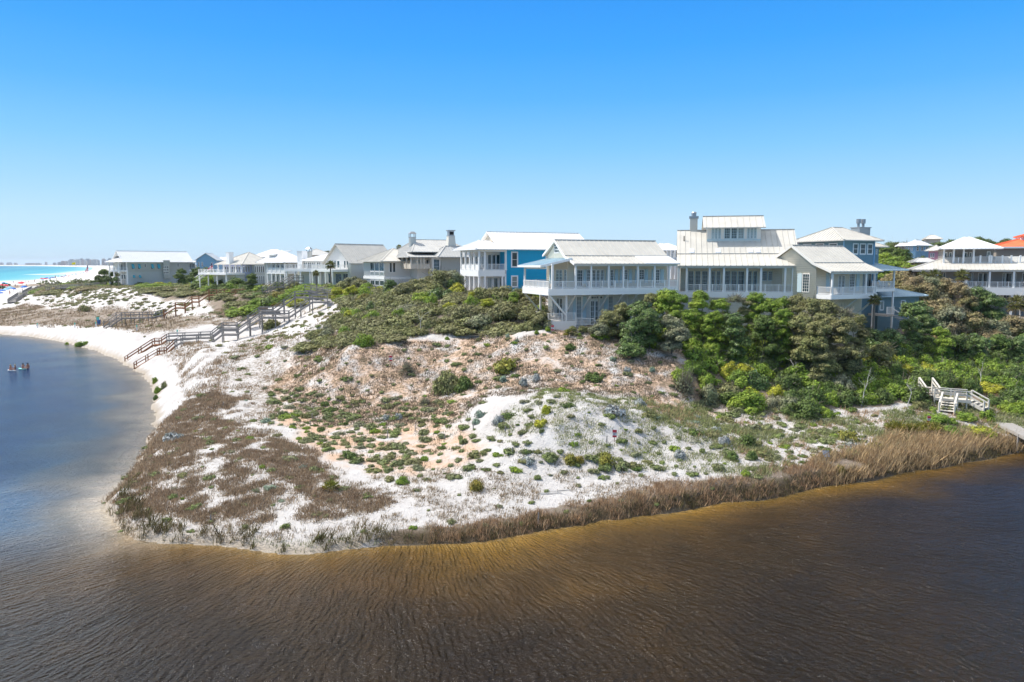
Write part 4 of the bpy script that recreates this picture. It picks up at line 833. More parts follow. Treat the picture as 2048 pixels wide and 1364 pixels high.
simple('grey_roof_house', 'far house with a plain grey gable roof and chimney behind the balcony house', 610, 235, 20, 12, 664, 510, 497.5, beige, rf_dark, 'hip', 12, ins=5)
simple('flat_white_roof_house', 'far house whose bright white roof shows between the sunroom and beige roofs', 815, 190, 20, 12, 865, 500, 482, white_s, rf_white, 'hip', 10)
h = simple('little_porch_house', 'small far white-roofed house with dark upper porch between the two near roofs', 1322, 150, 8, 11, 1362, 500, 487, white_s, rf_white, 'hip', 9)
for i in range(4): a = h.s(1326 + 8 * i, -1.4); col_(h, a, -1.4, 3, h.ze - .05, .2)
rail(h, [(0, -1.4), (h.L, -1.4)], h.z(516), .9, .25); h.box('porch_floor', 0, h.L, -1.5, -.01, h.z(516) - .3, h.z(516), white)
for i in range(3): front(h, h.s(1330 + 10 * i), h.s(1335 + 10 * i), h.z(515), h.z(503), nx=1, ny=1, gl=darkglass)
h = simple('dark_roof_house', 'far white house with dark roof and porch, glimpsed right of the clerestory roof', 1586, 150, 5, 11, 1622, 487, 478, white_s, metalroof('purple_brown_roof', (.10, .07, .09)), 'hip', 9, ins=.8)
for i in range(3): front(h, h.s(1590 + 9 * i), h.s(1594 + 9 * i), h.z(503), h.z(491), nx=1, ny=1, gl=darkglass)
rail(h, [(0, -.9), (h.L, -.9)], h.z(506), .9, .25)

# ---- slate-blue house behind the right wing
h = House('slate_blue_house', 'tall slate-blue house with grey hipped roof and open side porches behind the cream wing', 1684, 104, 24, 8.0)
ze = h.z(480); L = h.s(1749, 0, 20); v1 = h.v(1598, 0, 20); v1 = min(v1, 14); vr = v1 / 2; zr = h.z(455, 3, vr)
wall(h, 0, L, 0, v1, -3, ze - .02, slate_s); h.put(roofmesh(hip(-.9, L + .9, -.9, v1 + .9, ze, zr, L * .5, L * .5 - .2, vr), .13, .5), 'roof', rf_grey)
for a, b in ((1704, 1715), (1718, 1730), (1732.5, 1744)): front(h, h.s(a), h.s(b), h.z(509), h.z(486), nx=1, ny=2, fr=.16)
for i in range(5): leftf(h, 1 + i * 2.4, 2.6 + i * 2.4, ze - 2.3, ze - .35, nx=1, ny=2, fr=.16)
h.box('corner_board', -.08, .08, -.07, -.005, 3, ze, sky_s); h.box('corner_board', L - .08, L + .08, -.07, -.005, 3, ze, sky_s)
zb2 = h.z(493, L, 2); s3 = h.s(1757, 2, 18); h.put(roofmesh(hip(L - 1, s3 + 1.2, 1.2, 9, zb2, zb2 + 1.5, 2, 2.6), .12, .5), 'back_wing_roof', rf_grey); wall(h, L + .01, s3, 2, 8.5, -3, zb2 - .02, slate_s, name='back_wing_wall')
front(h, h.s(1749.7, 2), h.s(1753, 2), h.z(508), h.z(496), 2, nx=1, ny=2, fr=.12)
a = h.s(1716, 5); b = h.s(1741, 5); chimney(h, a, b - .4, 5, 6.6, ze, h.z(455.5, a, 5), painted('chimney_paint', (.5, .56, .6), .6, .2), 'twin')
p1 = h.s(1700, -2.6, 16); p2 = h.s(1810, -2.6, 16); zp = h.z(539.5, p2, -2.6); zd = h.z(576, p2, -2.6)
h.put(roofmesh([[(p1, -3.2, zp), (p2, -3.2, zp), (p2 - 2.4, 2.5, zp + 1.25), (p1, 2.5, zp + 1.25)], [(p2, -3.2, zp), (p2, 4, zp), (p2 - 2.4, 2.5, zp + 1.25)]], .13, .5), 'porch_roof', rf_blue)
pc = h.s(1787, -2.5, 14); h.box('porch_floor', L - 3, pc + .1, -2.6, 1.9, zd - .35, zd, deckw); h.box('fascia', L - 3, pc + .15, -2.68, -2.605, zd - .45, zd + .01, white)
for px in (1748, 1787): s_ = h.s(px, -2.5, 14); col_(h, s_, -2.5, zd, zp - .1, .2); col_(h, s_, -2.5, -1, zd - .35, .2)
rail(h, [(L - 3, -2.5), (pc, -2.5), (pc, 1.8)], zd, .95, .15); wall(h, L + .02, L + 2.2, 1.9, 1.995, -3, zp, slate_s, name='porch_wall')
front(h, h.s(1729, -.02), h.s(1735, -.02), zd + .05, zd + 2.2, nx=1, ny=1, gl=darkglass); front(h, h.s(1738, -.02), h.s(1744, -.02), zd + .05, zd + 2.2, nx=1, ny=1, gl=darkglass)
a0, a1 = h.s(1757, -1, 12), h.s(1842, -1, 12); za = h.z(590, a1, -1)
h.put(roofmesh(hip(a0 - .5, a1 + .4, -1.9, 4.2, za, h.z(579, a0, 1) , 1.5, 3.0), .13, .5), 'annex_roof', rf_blue); wall(h, a0, a1 - .4, -1, 3.6, -3, za - .02, slate_s, name='annex_wall')
front(h, h.s(1802, -1, 12), h.s(1811, -1, 12), h.z(621, a1, -1), h.z(599, a1, -1), -1, nx=1, ny=2, fr=.15); front(h, h.s(1760, -1, 12), h.s(1768, -1, 12), h.z(618, a1, -1), h.z(599, a1, -1), -1, nx=1, ny=1, fr=.12)
zq = h.z(628, a0, -4); h.box('lower_porch', a0 - 2, h.s(1786, -4, 10), -4.2, -1.02, zq - .3, zq, deckw); rail(h, [(a0 - 2, -4.1), (h.s(1786, -4, 10), -4.1)], zq, 1.0, .15)
for px in (1781, 1797): q = h.s(px, -4.2, 9); h.put(MB().beam((q, -4.2, zq + .9), (q + 1.0, -6.6, zq - .6), .12, .12), 'stair_rail', white)
q = h.s(1781, -4.2, 9); st = MB()
for i in range(7): st.box(q + .15 * i, q + 1.2 + .15 * i, -4.5 - .34 * i, -4.2 - .34 * i, zq - .2 * (i + 1), zq - .2 * (i + 1) + .05)
h.put(st, 'steps', deckw)
for q in (1752, 1765):                   # two white chairs on the porch
    s_ = h.s(q, -1.2, 14); X, Y_ = h.W(s_, -1.2); c = tag(empty('porch_chair', (X, Y_, h.z0 + zd), h.a + .4), ('white slatted chair on the blue porch, nearer its outer corner' if q == 1765 else 'white slatted chair on the blue porch, nearer the cream wing'), 'chair')
    MB().box(-.33, .33, -.3, .3, .36, .42).build('seat', white, c); MB().add([(-.33, .3, .38), (.33, .3, .38), (.33, .5, 1.1), (-.33, .5, 1.1), (-.33, .34, .38), (.33, .34, .38), (.33, .54, 1.1), (-.33, .54, 1.1)], [(0, 1, 2, 3), (7, 6, 5, 4), (0, 4, 5, 1), (3, 2, 6, 7), (0, 3, 7, 4), (1, 5, 6, 2)]).build('backrest', white, c)
    for dx in (-.3, .3): MB().box(dx - .04, dx + .04, -.3, -.22, 0, .6).box(dx - .06, dx + .06, -.32, .35, .6, .64).build('armrest', white, c)

# ---- long taupe gallery house at the right edge
h = House('gallery_house', 'long taupe house with white-railed galleries and a white pyramid-roofed upper room', 1884, 134, -25, 8.3)
z1 = h.z(539); zt = h.z(516); L = h.s(2130, 0); s0 = h.s(1824, 0)
h.put(roofmesh([[(s0 - .5, -1.6, z1), (L, -1.6, z1), (L, 5.0, zt + .3), (h.s(1895, 4), 5.0, zt + .3)], [(s0 - .5, 8, z1), (s0 - .5, -1.6, z1), (h.s(1895, 4), 5.0, zt + .3)]], .15, .62), 'gallery_roof', rf_grey)
wall(h, s0 + 2, L, 2.0, 12, -4, z1 + .5, taupe_s); zd = h.z(574, 0, -1.2); zu = h.z(585, 0, -1.2)
h.box('gallery_floor', s0 + 2, L, -1.4, 1.99, zu + .3, zd, deckw); h.box('fascia', s0 + 2, L, -1.5, -1.405, zu - .3, zd + .02, white); h.box('gallery_beam', s0, L, -1.35, -1.15, z1 - .35, z1 - .13, white)
for px in (1842, 1876, 1935, 1981, 2029.5, 2078): s_ = h.s(px, -1.2); col_(h, s_, -1.2, zd, z1 - .13, .3); 
for px in (1935, 2028, 2100): s_ = h.s(px, -1.2); col_(h, s_, -1.2, -3, zu, .35)
rail(h, [(s0 + 2, -1.2), (L, -1.2)], zd, 1.0, .17)
for a, b in ((1862, 1872), (1887, 1893), (1924, 1932), (1935.5, 1940), (1944, 1948), (1958, 1967), (1968, 1977), (2007, 2012), (2013, 2026), (2027, 2034), (2046, 2055)): front(h, h.s(a, 2), h.s(b, 2), zd + .1, h.z(545, 0, 2), 2, nx=1, ny=1, gl=darkglass)
for a, b in ((2010, 2024), (2036, 2050), (1990, 2003)): front(h, h.s(a, 2), h.s(b, 2), h.z(605, 0, 2), h.z(583, 0, 2), 2, nx=2, ny=2, gl=darkglass)
# upper room
u0, u1 = h.s(1886, 3, 18), h.s(1985, 6, 18); ue = h.z(497.5, u0, 3); ub = h.z(527, u0, 2); um = h.s(1945, 3, 18)
wall(h, u0, u1, 5.2, 13, z1, ue, taupe_s, name='upper_wall'); h.box('upper_floor', u0 - .2, um + .3, 1.6, 5.19, ub - .4, ub, white)
h.put(roofmesh(hip(u0 - .9, u1 + .9, 1.0, 13.6, ue, h.z(474, (u0 + u1) / 2, 7), (u1 - u0) / 2 + .6, (u1 - u0) / 2 + .6), .15, .62), 'upper_roof', rf_white)
for i in range(4): col_(h, u0 + (um - u0) * i / 3, 1.8, ub, ue - .1, .28)
rail(h, [(u0, 1.8), (um, 1.8)], ub, 1.0, .17, panel=False); rail(h, [(um + .2, 1.8), (L, 1.8)], ub + .1, 1.1, .17, post=3)
for px in (1960, 1978, 1982, 2004, 2022, 2040, 2058): s_ = h.s(px, 1.7); h.put(MB().box(s_ - .13, s_ + .13, 1.57, 1.83, ub - .3, ub + 1.45), 'railing_post', white)
for a, b in ((1887, 1894), (1897, 1903), (1925, 1934), (1937, 1943)): front(h, h.s(a, 5.2), h.s(b, 5.2), ub + .1, ue - .6, 5.2, nx=1, ny=1, gl=glass, fr=.16)
front(h, h.s(1972, 5.2), h.s(1980, 5.2), ub + .9, ue - .5, 5.2, nx=2, ny=1, fr=.14)

h = simple('orange_roof_house', 'taupe stucco house with bright orange tiled roof at the right edge', 1989, 150, -25, 9, 2140, 493.5, 474, painted('taupe_stucco', (.30, .26, .21), .9), rf_orange, 'hip', 16, seam=.45, ins=11)
h.put(roofmesh(hip(h.s(2028, 9), h.L, 4, 12, h.z(473, 6, 8), h.z(463, 8, 8), 3), .14, .45), 'upper_roof', rf_orange); h.box('upper_wall', h.s(2031, 9), h.L - .5, 5, 11, h.zr - 2, h.z(473, 6, 8), white)
h.box('eave_trim', -.8, h.L, -.85, -.805, h.ze - .35, h.ze - .02, white)
simple('pink_house', 'pink house with small white windows left of the pyramid-roofed gallery', 1873, 190, 35, 9, 1884, 501, 490, pink_s, rf_grey, 'hip', 8, left=1856, lv=((1863.5, 1859.5, 506, 515), (1868, 1864.5, 506, 515)), ins=2)
simple('small_white_house', 'little white and blue house with white hipped roof among the background trees', 1828, 215, 30, 10, 1856, 490.5, 480, sky_s, rf_white, 'hip', 9, left=1808, wins=((1831, 1836, 493, 502), (1840, 1845, 493, 502), (1849, 1854, 493, 502)), lv=[(1824 - 4.6 * i, 1821 - 4.6 * i, 493, 501) for i in range(4)], gl=darkglass, ins=3)
simple('grey_pavilion', 'pale roof pavilion poking above the trees at the skyline, topmost on the right', 1848, 300, -22, 12, 1878, 478, 470, beige, rf_warm, 'hip', 7)
simple('low_grey_roof_house', 'low house showing only a plain grey roof below the pink house', 1832, 160, -20, 9, 1868, 524, 516, taupe_s, rf_dark, 'hip', 8)
simple('white_shed_roof_house', 'far house with white roof corner in the trees left of the little white house', 1795, 225, -20, 10, 1820, 492, 486, taupe_s, rf_white, 'hip', 8)
# ================================================================ plants
twig = foliage('bare_twigs', (.22, .19, .15), (.15, .13, .10), (.26, .23, .19), .0, .9)
FOL = {
 'olive': foliage('olive_leaves', (.20, .225, .075), (.28, .27, .11), (.23, .21, .11)),
 'green': foliage('fresh_green_leaves', (.20, .30, .045), (.34, .42, .05), (.14, .24, .045), .3),
 'yellow': foliage('yellow_green_leaves', (0.439, 0.455, 0.041), (0.293, 0.345, 0.041), (0.527, 0.469, 0.069), .3),
 'dark': foliage('dark_green_leaves', (.09, .15, .035), (.15, .21, .045), (.11, .14, .045), .2),
 'glossy': foliage('glossy_leaves', (0.102, 0.166, 0.048), (0.176, 0.235, 0.069), (0.073, 0.138, 0.041), .15, .38),
 'grey': foliage('grey_brown_leaves', (.25, .255, .15), (.20, .23, .11), (.30, .28, .19), .15),
 'rust': foliage('rusty_oak_leaves', (.31, .24, .12), (.22, .22, .08), (.28, .21, .13), .2),
 'silver': foliage('silver_blue_leaves', (.36, .38, .36), (.28, .32, .27), (.40, .39, .42), .1),
 'teal': foliage('sea_green_leaves', (.24, .32, .23), (.28, .34, .26), (.20, .26, .17), .1),
 'mat': foliage('grey_green_mat_leaves', (.17, .20, .085), (.21, .27, .07), (.23, .21, .13), .15),
 'pine': foliage('pine_needles', (0.146, 0.179, 0.034), (0.293, 0.276, 0.048), (0.380, 0.248, 0.055), .2),
 'far': foliage('distant_leaves', (0.102, 0.131, 0.048), (0.161, 0.179, 0.062), (0.190, 0.152, 0.083), .2),
}
bark = M('bark', (.20, .17, .14), .9); palebark = M('pale_dead_wood', (.55, .52, .48), .8)

def cards(P, Nn, size, r_, el=1.5, jit=.6):
    """one leaf-sized quad per point, roughly facing Nn"""
    n = len(P); d = Nn + r_.normal(0, jit, (n, 3)); d /= np.linalg.norm(d, axis=1)[:, None] + 1e-9
    t = np.cross(d, r_.normal(0, 1, (n, 3))); t /= np.linalg.norm(t, axis=1)[:, None] + 1e-9; b = np.cross(d, t)
    s = size * r_.uniform(.6, 1.35, n)[:, None]
    t = t * s * el * .5; b = b * s * .5
    V = np.stack([P - t, P + b * .9, P + t, P - b * .9], 1).reshape(-1, 3)
    return V, np.arange(4 * n).reshape(n, 4)
def bush(seed, n, K, leaf, flat=.8, lean=0.0, twigs=.06, spiky=0.0, R0=.62, cr=(.22, .40)):
    r_ = np.random.RandomState(seed)
    D = r_.normal(0, 1, (K, 3)); D[:, 2] = np.abs(D[:, 2]) * 1.05 - .12; D /= np.linalg.norm(D, axis=1)[:, None]
    rad = R0 * r_.uniform(.62, 1.12, K); C = D * rad[:, None]; C[:, 2] *= flat; cR = r_.uniform(*cr, K)
    k = r_.randint(0, K, n); q = r_.normal(0, 1, (n, 3)); q /= np.linalg.norm(q, axis=1)[:, None]
    q[:, 2] = np.where((q[:, 2] < -.3) & (r_.rand(n) < .6), -q[:, 2], q[:, 2])
    rr_ = cR[k] * (1 - .55 * r_.rand(n) ** 2.2) * (1 + spiky * (r_.rand(n) ** 3))
    P = C[k] + q * rr_[:, None] * [1, 1, .85]; P[:, 0] += lean * P[:, 2]; P[:, 2] = np.maximum(P[:, 2], -.12)
    V, F = cards(P, q * .9 + D[k] * .5 + [0, 0, .25], leaf, r_, 1.5, .42); mi = np.zeros(len(F), int)
    m = int(n * twigs)                   # thin bare twigs, poking out between the leaves
    if m:
        kk = r_.randint(0, K, m); e = C[kk] + r_.normal(0, 1, (m, 3)) * cR[kk][:, None] * .75; e[:, 2] = np.maximum(e[:, 2], 0); a = e * r_.uniform(.45, .8, m)[:, None]; e = e * 1.08
        w_ = r_.normal(0, 1, (m, 3)); w_ /= np.linalg.norm(w_, axis=1)[:, None]; w_ *= .012
        TV = np.stack([a - w_, a + w_, e + w_ * .4, e - w_ * .4], 1).reshape(-1, 3); TV[:, 0] += lean * TV[:, 2]
        F = np.r_[F, np.arange(4 * m).reshape(m, 4) + len(V)]; V = np.r_[V, TV]; mi = np.r_[mi, np.ones(m, int)]
    return V, F, mi
PROTO = {}
def proto(kind, shape, var):
    key = (kind, shape, var)
    if key not in PROTO:
        sd0 = hash(shape) % 1 + var * 13 + {'dome': 1, 'round': 2, 'spike': 3, 'matty': 4, 'bare': 5, 'big': 6, 'far': 7}[shape] * 101
        V, F, mi = {'dome': lambda: bush(sd0, 4200, 44, .075, .62, .22, .10, cr=(.16, .30)),
                    'round': lambda: bush(sd0, 2600, 26, .10, .95, .05, .04),
                    'big': lambda: bush(sd0, 5600, 46, .064, .9, .12, .05, cr=(.15, .30)),
                    'spike': lambda: bush(sd0, 1500, 20, .10, 1.1, .0, .05, .8, .5),
                    'matty': lambda: bush(sd0, 900, 18, .12, .42, .0, .10, 0, .66, (.2, .36)),
                    'bare': lambda: bush(sd0, 1300, 26, .05, .9, .1, 1.0),
                    'far': lambda: bush(sd0, 1100, 26, .13, .8, .05, .02, cr=(.2, .34))}[shape]()
        PROTO[key] = newmesh(f'{kind}_{shape}_foliage', V, F, [FOL[kind], twig], mi)
    return PROTO[key]

MARKS = [('porch house', 9, 88), ('clerestory house', 25, 93), ('cream gable wing', 40, 92), ('slate-blue house', 50, 100), ('bright blue house', 0, 116), ('beige chimney house', -15, 138), ('sunroom house', -25, 142),
         ('tall-gabled house', -38, 165), ('lavender house', -75, 200), ('long grey house', -145, 280), ('white stairs', *PZ(1910, 810, 2.3)[:2]), ('tilted grey sign', *PZ(1654, 925, 1.4)[:2]), ('palmetto clump', *PZ(1835, 860, 2)[:2]),
         ('white sand hill', 4.6, 64), ('brown lagoon stairs', -58, 122), ('bench landing', -42, 126), ('middle stairway', -68, 168), ('sandy point', *PZ(300, 1060, .5)[:2]), ('driftwood', *PZ(1110, 988, 1)[:2]), ('sign on the sand hill', *PZ(1228, 885, 3)[:2]),
         ('sign on the peach slope', *PY(782, 730, 80)[:2]), ('porch-side sign', *PY(1105, 660, 83)[:2]), ('far bank of the lagoon', -110, 172), ('gallery house', 80, 132), ('pyramid roof', 88, 138), ('pink house', 112, 190), ('right-hand dock', 50, 75), ('beach flagpole', -265, 450)]
_u = 'none one two three four five six seven eight nine ten eleven twelve thirteen fourteen fifteen sixteen seventeen eighteen nineteen'.split(); _t = {2: 'twenty', 3: 'thirty', 4: 'forty', 5: 'fifty', 6: 'sixty'}
NUMW = [(_u[i] if i < 20 else _t[i // 10] + ('-' + _u[i % 10] if i % 10 else '')) for i in range(61)]
USED = {}
def where(x, y):
    d = [math.hypot(x - a, y - b) for _, a, b in MARKS]; k = int(np.argmin(d)); n, a, b = MARKS[k]; dx, dy = x - a, y - b
    f = lambda v: NUMW[min(60, max(1, round(v)))]
    return f'{f(abs(dx))} metres {"left" if dx < 0 else "right"}, {f(abs(dy))} {"behind" if dy > 0 else "before"} {n}'
def ulabel(base, x, y):
    l = f'{base}, {where(x, y)}'
    if l not in USED: USED[l] = 1; return l
    for ex in ('nearer one', 'farther one', 'lower one', 'taller one'):
        l2 = f'{base}, {ex}, {where(x, y)}'
        if l2 not in USED: USED[l2] = 1; return l2
    return l
DESC = {'olive': 'wind-pruned olive-brown shrub', 'green': 'fresh green shrub', 'yellow': 'yellow-green shrub', 'dark': 'dark green shrub', 'glossy': 'glossy broad-leaved shrub', 'grey': 'grey-brown twiggy shrub', 'rust': 'rusty brown oak scrub',
        'silver': 'silver-blue shrub', 'teal': 'sea-green low shrub', 'mat': 'grey-green mat plant', 'pine': 'yellowish young pine bush', 'far': 'distant dark green tree'}
NAME = {'olive': 'wind_pruned_shrub', 'green': 'green_shrub', 'yellow': 'yellow_green_shrub', 'dark': 'dark_shrub', 'glossy': 'glossy_shrub', 'grey': 'twiggy_shrub', 'rust': 'scrub_oak', 'silver': 'silver_shrub', 'teal': 'sea_green_shrub', 'mat': 'mat_plant', 'pine': 'pine_bush', 'far': 'distant_tree'}
GRP = {'mat': 'mat plants dotted over the sand', 'far': 'trees on the skyline'}
def plant(kind, shape, x, y, rx, rz, z=None, sink=.1, ry=None, group=None, label=None):
    if shape == 'matty': ry = rx * random.uniform(.5, 1.5)
    z = float(hgt(x, y)) if z is None else z
    o = link(NAME[kind], proto(kind, shape, random.randrange(4)), None, (x, y, z - sink * rz), random.uniform(0, 6.28) if shape not in ('dome',) else random.uniform(-.5, .5))
    o.scale = (rx, ry or rx * random.uniform(.85, 1.15), rz)
    sz = 'tiny' if rx < .35 else 'small' if rx < .8 else '' if rx < 1.7 else 'large' if rx < 2.6 else 'very large'
    d = (sz + ' ' + DESC[kind]).strip()
    tag(o, label or ulabel(d, x, y), 'tree' if kind == 'far' else 'plant' if kind == 'mat' else 'shrub', group or GRP.get(kind, 'shrubs on the dunes')); return o
def tall_mesh_unused(kind, var):
    key = (kind, 'tall', var)
    if key not in PROTO:
        r_ = np.random.RandomState(var * 7 + 500); K = 60; n = 6500; C = np.zeros((K, 3)); zc = r_.uniform(.12, .93, K); a = r_.uniform(0, 6.28, K); w_ = np.sqrt(np.clip(1 - ((zc - .5) / .56) ** 2, 0.05, 1)) * np.sqrt(r_.uniform(.2, 1, K))
        C[:, 0] = np.cos(a) * w_ * .8; C[:, 1] = np.sin(a) * w_ * .8; C[:, 2] = zc; cR = r_.uniform(.16, .30, K); k = r_.randint(0, K, n); q = r_.normal(0, 1, (n, 3)); q /= np.linalg.norm(q, axis=1)[:, None]
        P = C[k] + q * cR[k][:, None] * (1 - .5 * r_.rand(n, 1) ** 2) * [1, 1, .55]; P[:, 2] = np.clip(P[:, 2], .02, 1.0)
        V, F = cards(P, q * .8 + np.c_[C[k][:, :2] * .5, np.full(n, .25)], .075, r_); V[:, 2] += 0; PROTO[key] = newmesh(f'{kind}_tall_foliage', V, F, [FOL[kind]])
    return PROTO[key]
def top_plant(kind, shape, px, pytop, Y, wpx, base=None):
    x, y, zt = PY(px, pytop, Y); g = float(hgt(x, y)); rx = wpx * Y / FPX / 2; hh_ = max(zt - g, .8 * rx)
    if zt - g > rx * 1.1 and shape != 'bare':
        H = zt - g; rx *= 1.12; t = tag(empty({'far': 'distant_tree'}.get(kind, NAME[kind].replace('shrub', 'tree')), (x, y, g)), ulabel(('tall ' if H > 4 else '') + DESC[kind].replace('shrub', 'tree'), x, y), 'tree', 'small trees round the houses')
        top = H - rx * .92; zc_ = top; k = 0
        while zc_ > -.2 * rx and k < 6:
            c = link('crown', proto(kind, 'big', random.randrange(4)), t, (0 if k == 0 else random.uniform(-.45, .45) * rx, 0 if k == 0 else random.uniform(-.7, .2) * rx, zc_)); q_ = rx * (1 if k == 0 else random.uniform(.85, 1.2)); c.scale = (q_, q_, q_ * (1 if k == 0 else .9)); c.rotation_euler = (0, 0, random.uniform(0, 6.28)); zc_ -= rx * random.uniform(.6, .85); k += 1
        mb = MB(); mb.tube((0, 0, -.3), (.1, 0, H * .45), .09, .06); mb.tube((.1, 0, H * .45), (.35 * rx, .1, H * .8), .06, .02); mb.tube((.05, 0, H * .3), (-.4 * rx, .1, H * .75), .06, .02); mb.build('trunk', bark, t); return t
    rz = rx * (.95 if shape != 'dome' else 1.0); k = {'dome': .62, 'round': .95, 'big': .92, 'far': .85, 'bare': .9, 'spike': 1.1}[shape]
    return plant(kind, shape, x, y, rx, min(rz, hh_ / k) if hh_ < rz * k * 1.3 else rz, z=max(g, zt - rz * k), sink=0 if hh_ > rz * k else .05)
def scatter(poly, rmin, n_try, world=None, Y0=30, Y1=420, seed=1):
    """random ground points inside an outline of the photographed ground, at least rmin apart"""
    r_ = np.random.RandomState(seed); P = []
    if world is None:
        W_ = [hit(a, b) for a, b in poly]; x0, x1 = min(p[0] for p in W_) - 6, max(p[0] for p in W_) + 6; y0, y1 = max(Y0, min(p[1] for p in W_) - 6), min(Y1, max(p[1] for p in W_) + 15)
    else: x0, x1, y0, y1 = world
    X = r_.uniform(x0, x1, n_try); Y_ = r_.uniform(y0, y1, n_try); Zg = hgt(X, Y_); px, py = proj(X, Y_, Zg)
    ok = pip(px, py, poly) if poly else np.ones(n_try, bool)
    grid = {}
    for q in ((near, 2.6), (far, 2.6), (mid + up, 3.6)):
        if y1 > 100: ok &= segdist(X, Y_, [(p[0], p[1]) for p in q[0]]) > q[1]
    for x, y, z in zip(X[ok], Y_[ok], Zg[ok]):
        c = (int(x // rmin), int(y // rmin))
        if any(math.hypot(x - q[0], y - q[1]) < rmin for a in (-1, 0, 1) for b in (-1, 0, 1) for q in grid.get((c[0] + a, c[1] + b), ())): continue
        grid.setdefault(c, []).append((x, y)); P.append((x, y, z))
    return P
def pick(ws, t):
    acc = 0; tot = sum(w_ for _, w_ in ws); t *= tot
    for k, w_ in ws:
        acc += w_
        if t <= acc: return k
    return ws[-1][0]
def inhouse(x, y):
    for hx, hy, r_ in ((5, 93, 0), ): pass
    return False

# oak scrub mounds left of the porch house
OAK = [(610, 700), (640, 662), (690, 632), (700, 606), (760, 592), (800, 577), (1060, 577), (1078, 600), (1098, 650), (1000, 668), (850, 664), (770, 688), (650, 692)]
for x, y, z in scatter(OAK, 2.05, 5000, world=(-40, 4, 82, 122), seed=3):
    px, py = proj(x, y, z); t = float(fbm(np.array(x * .16 + 9), np.array(y * .16), 41)); tt = random.random() * .35 + t * .9
    if y > 110 and px > 915: continue
    k = pick([('yellow', 1.1), ('green', .9), ('olive', 3.2), ('grey', .6), ('glossy', .7), ('dark', .3)], min(.999, max(0, (tt - .25) * 1.25)))
    r_ = random.uniform(1.5, 2.7) * (1.15 if k == 'olive' else .8); hgt_k = 1.0 + .25 * (y - 92) / 20
    plant(k, 'dome' if k in ('olive', 'grey') else 'big', x, y, r_, random.uniform(1.5, 2.5) * hgt_k, z, .1, group='wind-shaped scrub left of the porch house')
for a in [('olive', 'dome', 880, 530, 112, 70), ('olive', 'dome', 845, 546, 112, 70), ('olive', 'dome', 810, 562, 110, 60), ('grey', 'dome', 905, 535, 112, 60), ('glossy', 'big', 905, 552, 111, 40), ('glossy', 'big', 868, 570, 106, 60), ('glossy', 'big', 900, 580, 106, 50), ('olive', 'dome', 785, 585, 110, 60),
          ('olive', 'dome', 960, 572, 104, 70), ('olive', 'dome', 1005, 562, 104, 70), ('olive', 'dome', 1040, 570, 102, 50), ('olive', 'dome', 1060, 560, 100, 46), ('glossy', 'big', 780, 555, 124, 30), ('green', 'big', 1028, 580, 98, 26), ('yellow', 'big', 975, 592, 96, 34), ('yellow', 'big', 900, 600, 98, 40),
          ('olive', 'dome', 930, 605, 94, 80), ('olive', 'dome', 1010, 600, 92, 90), ('olive', 'dome', 1060, 615, 90, 60), ('grey', 'dome', 960, 625, 90, 70), ('olive', 'dome', 840, 620, 98, 60), ('olive', 'dome', 720, 622, 100, 70), ('olive', 'dome', 690, 640, 100, 60), ('yellow', 'big', 700, 618, 104, 30), ('dark', 'big', 755, 620, 100, 30)]: top_plant(*a)
# hedges behind the stair heads and along the dune ridge
for poly, w_, Y1, sp, ks, hz in [
    ([(560, 602), (600, 583), (640, 574), (770, 572), (775, 600), (700, 606), (640, 596), (600, 612)], (-70, -22, 118, 168), 168, 3.0, [('green', 2), ('olive', 2), ('yellow', 1.2), ('grey', .8), ('pine', .4)], 1.7),
    ([(400, 582), (430, 560), (520, 575), (600, 572), (650, 580), (560, 605), (520, 622), (475, 632), (458, 602)], (-110, -40, 118, 215), 215, 3.6, [('green', 1.2), ('olive', 2), ('dark', 1.5), ('yellow', .8), ('pine', .4)], 1.7),
    ([(270, 566), (330, 552), (480, 550), (480, 576), (400, 586), (345, 598), (300, 582)], (-190, -70, 170, 290), 290, 4.4, [('olive', 2), ('yellow', 1), ('green', 1.3), ('dark', .7), ('grey', .5)], 1.6),
    ([(60, 588), (120, 560), (180, 550), (300, 546), (310, 556), (240, 566), (190, 578), (150, 588)], (-330, -140, 225, 420), 420, 6.0, [('olive', 2), ('rust', 1.4), ('green', .7)], 1.6)]:
    for x, y, z in scatter(poly, sp, 4000, world=w_, seed=int(sp * 10)):
        t = float(fbm(np.array(x * .07), np.array(y * .07), 47)); k = pick(ks, min(.999, max(0, (t - .28) * 1.9 + random.uniform(-.18, .18))))
        plant(k, 'dome' if k in ('olive', 'grey', 'rust') else 'big', x, y, sp * random.uniform(.75, 1.15), hz * random.uniform(.7, 1.4), z, .1, group='low scrub along the dune ridge')
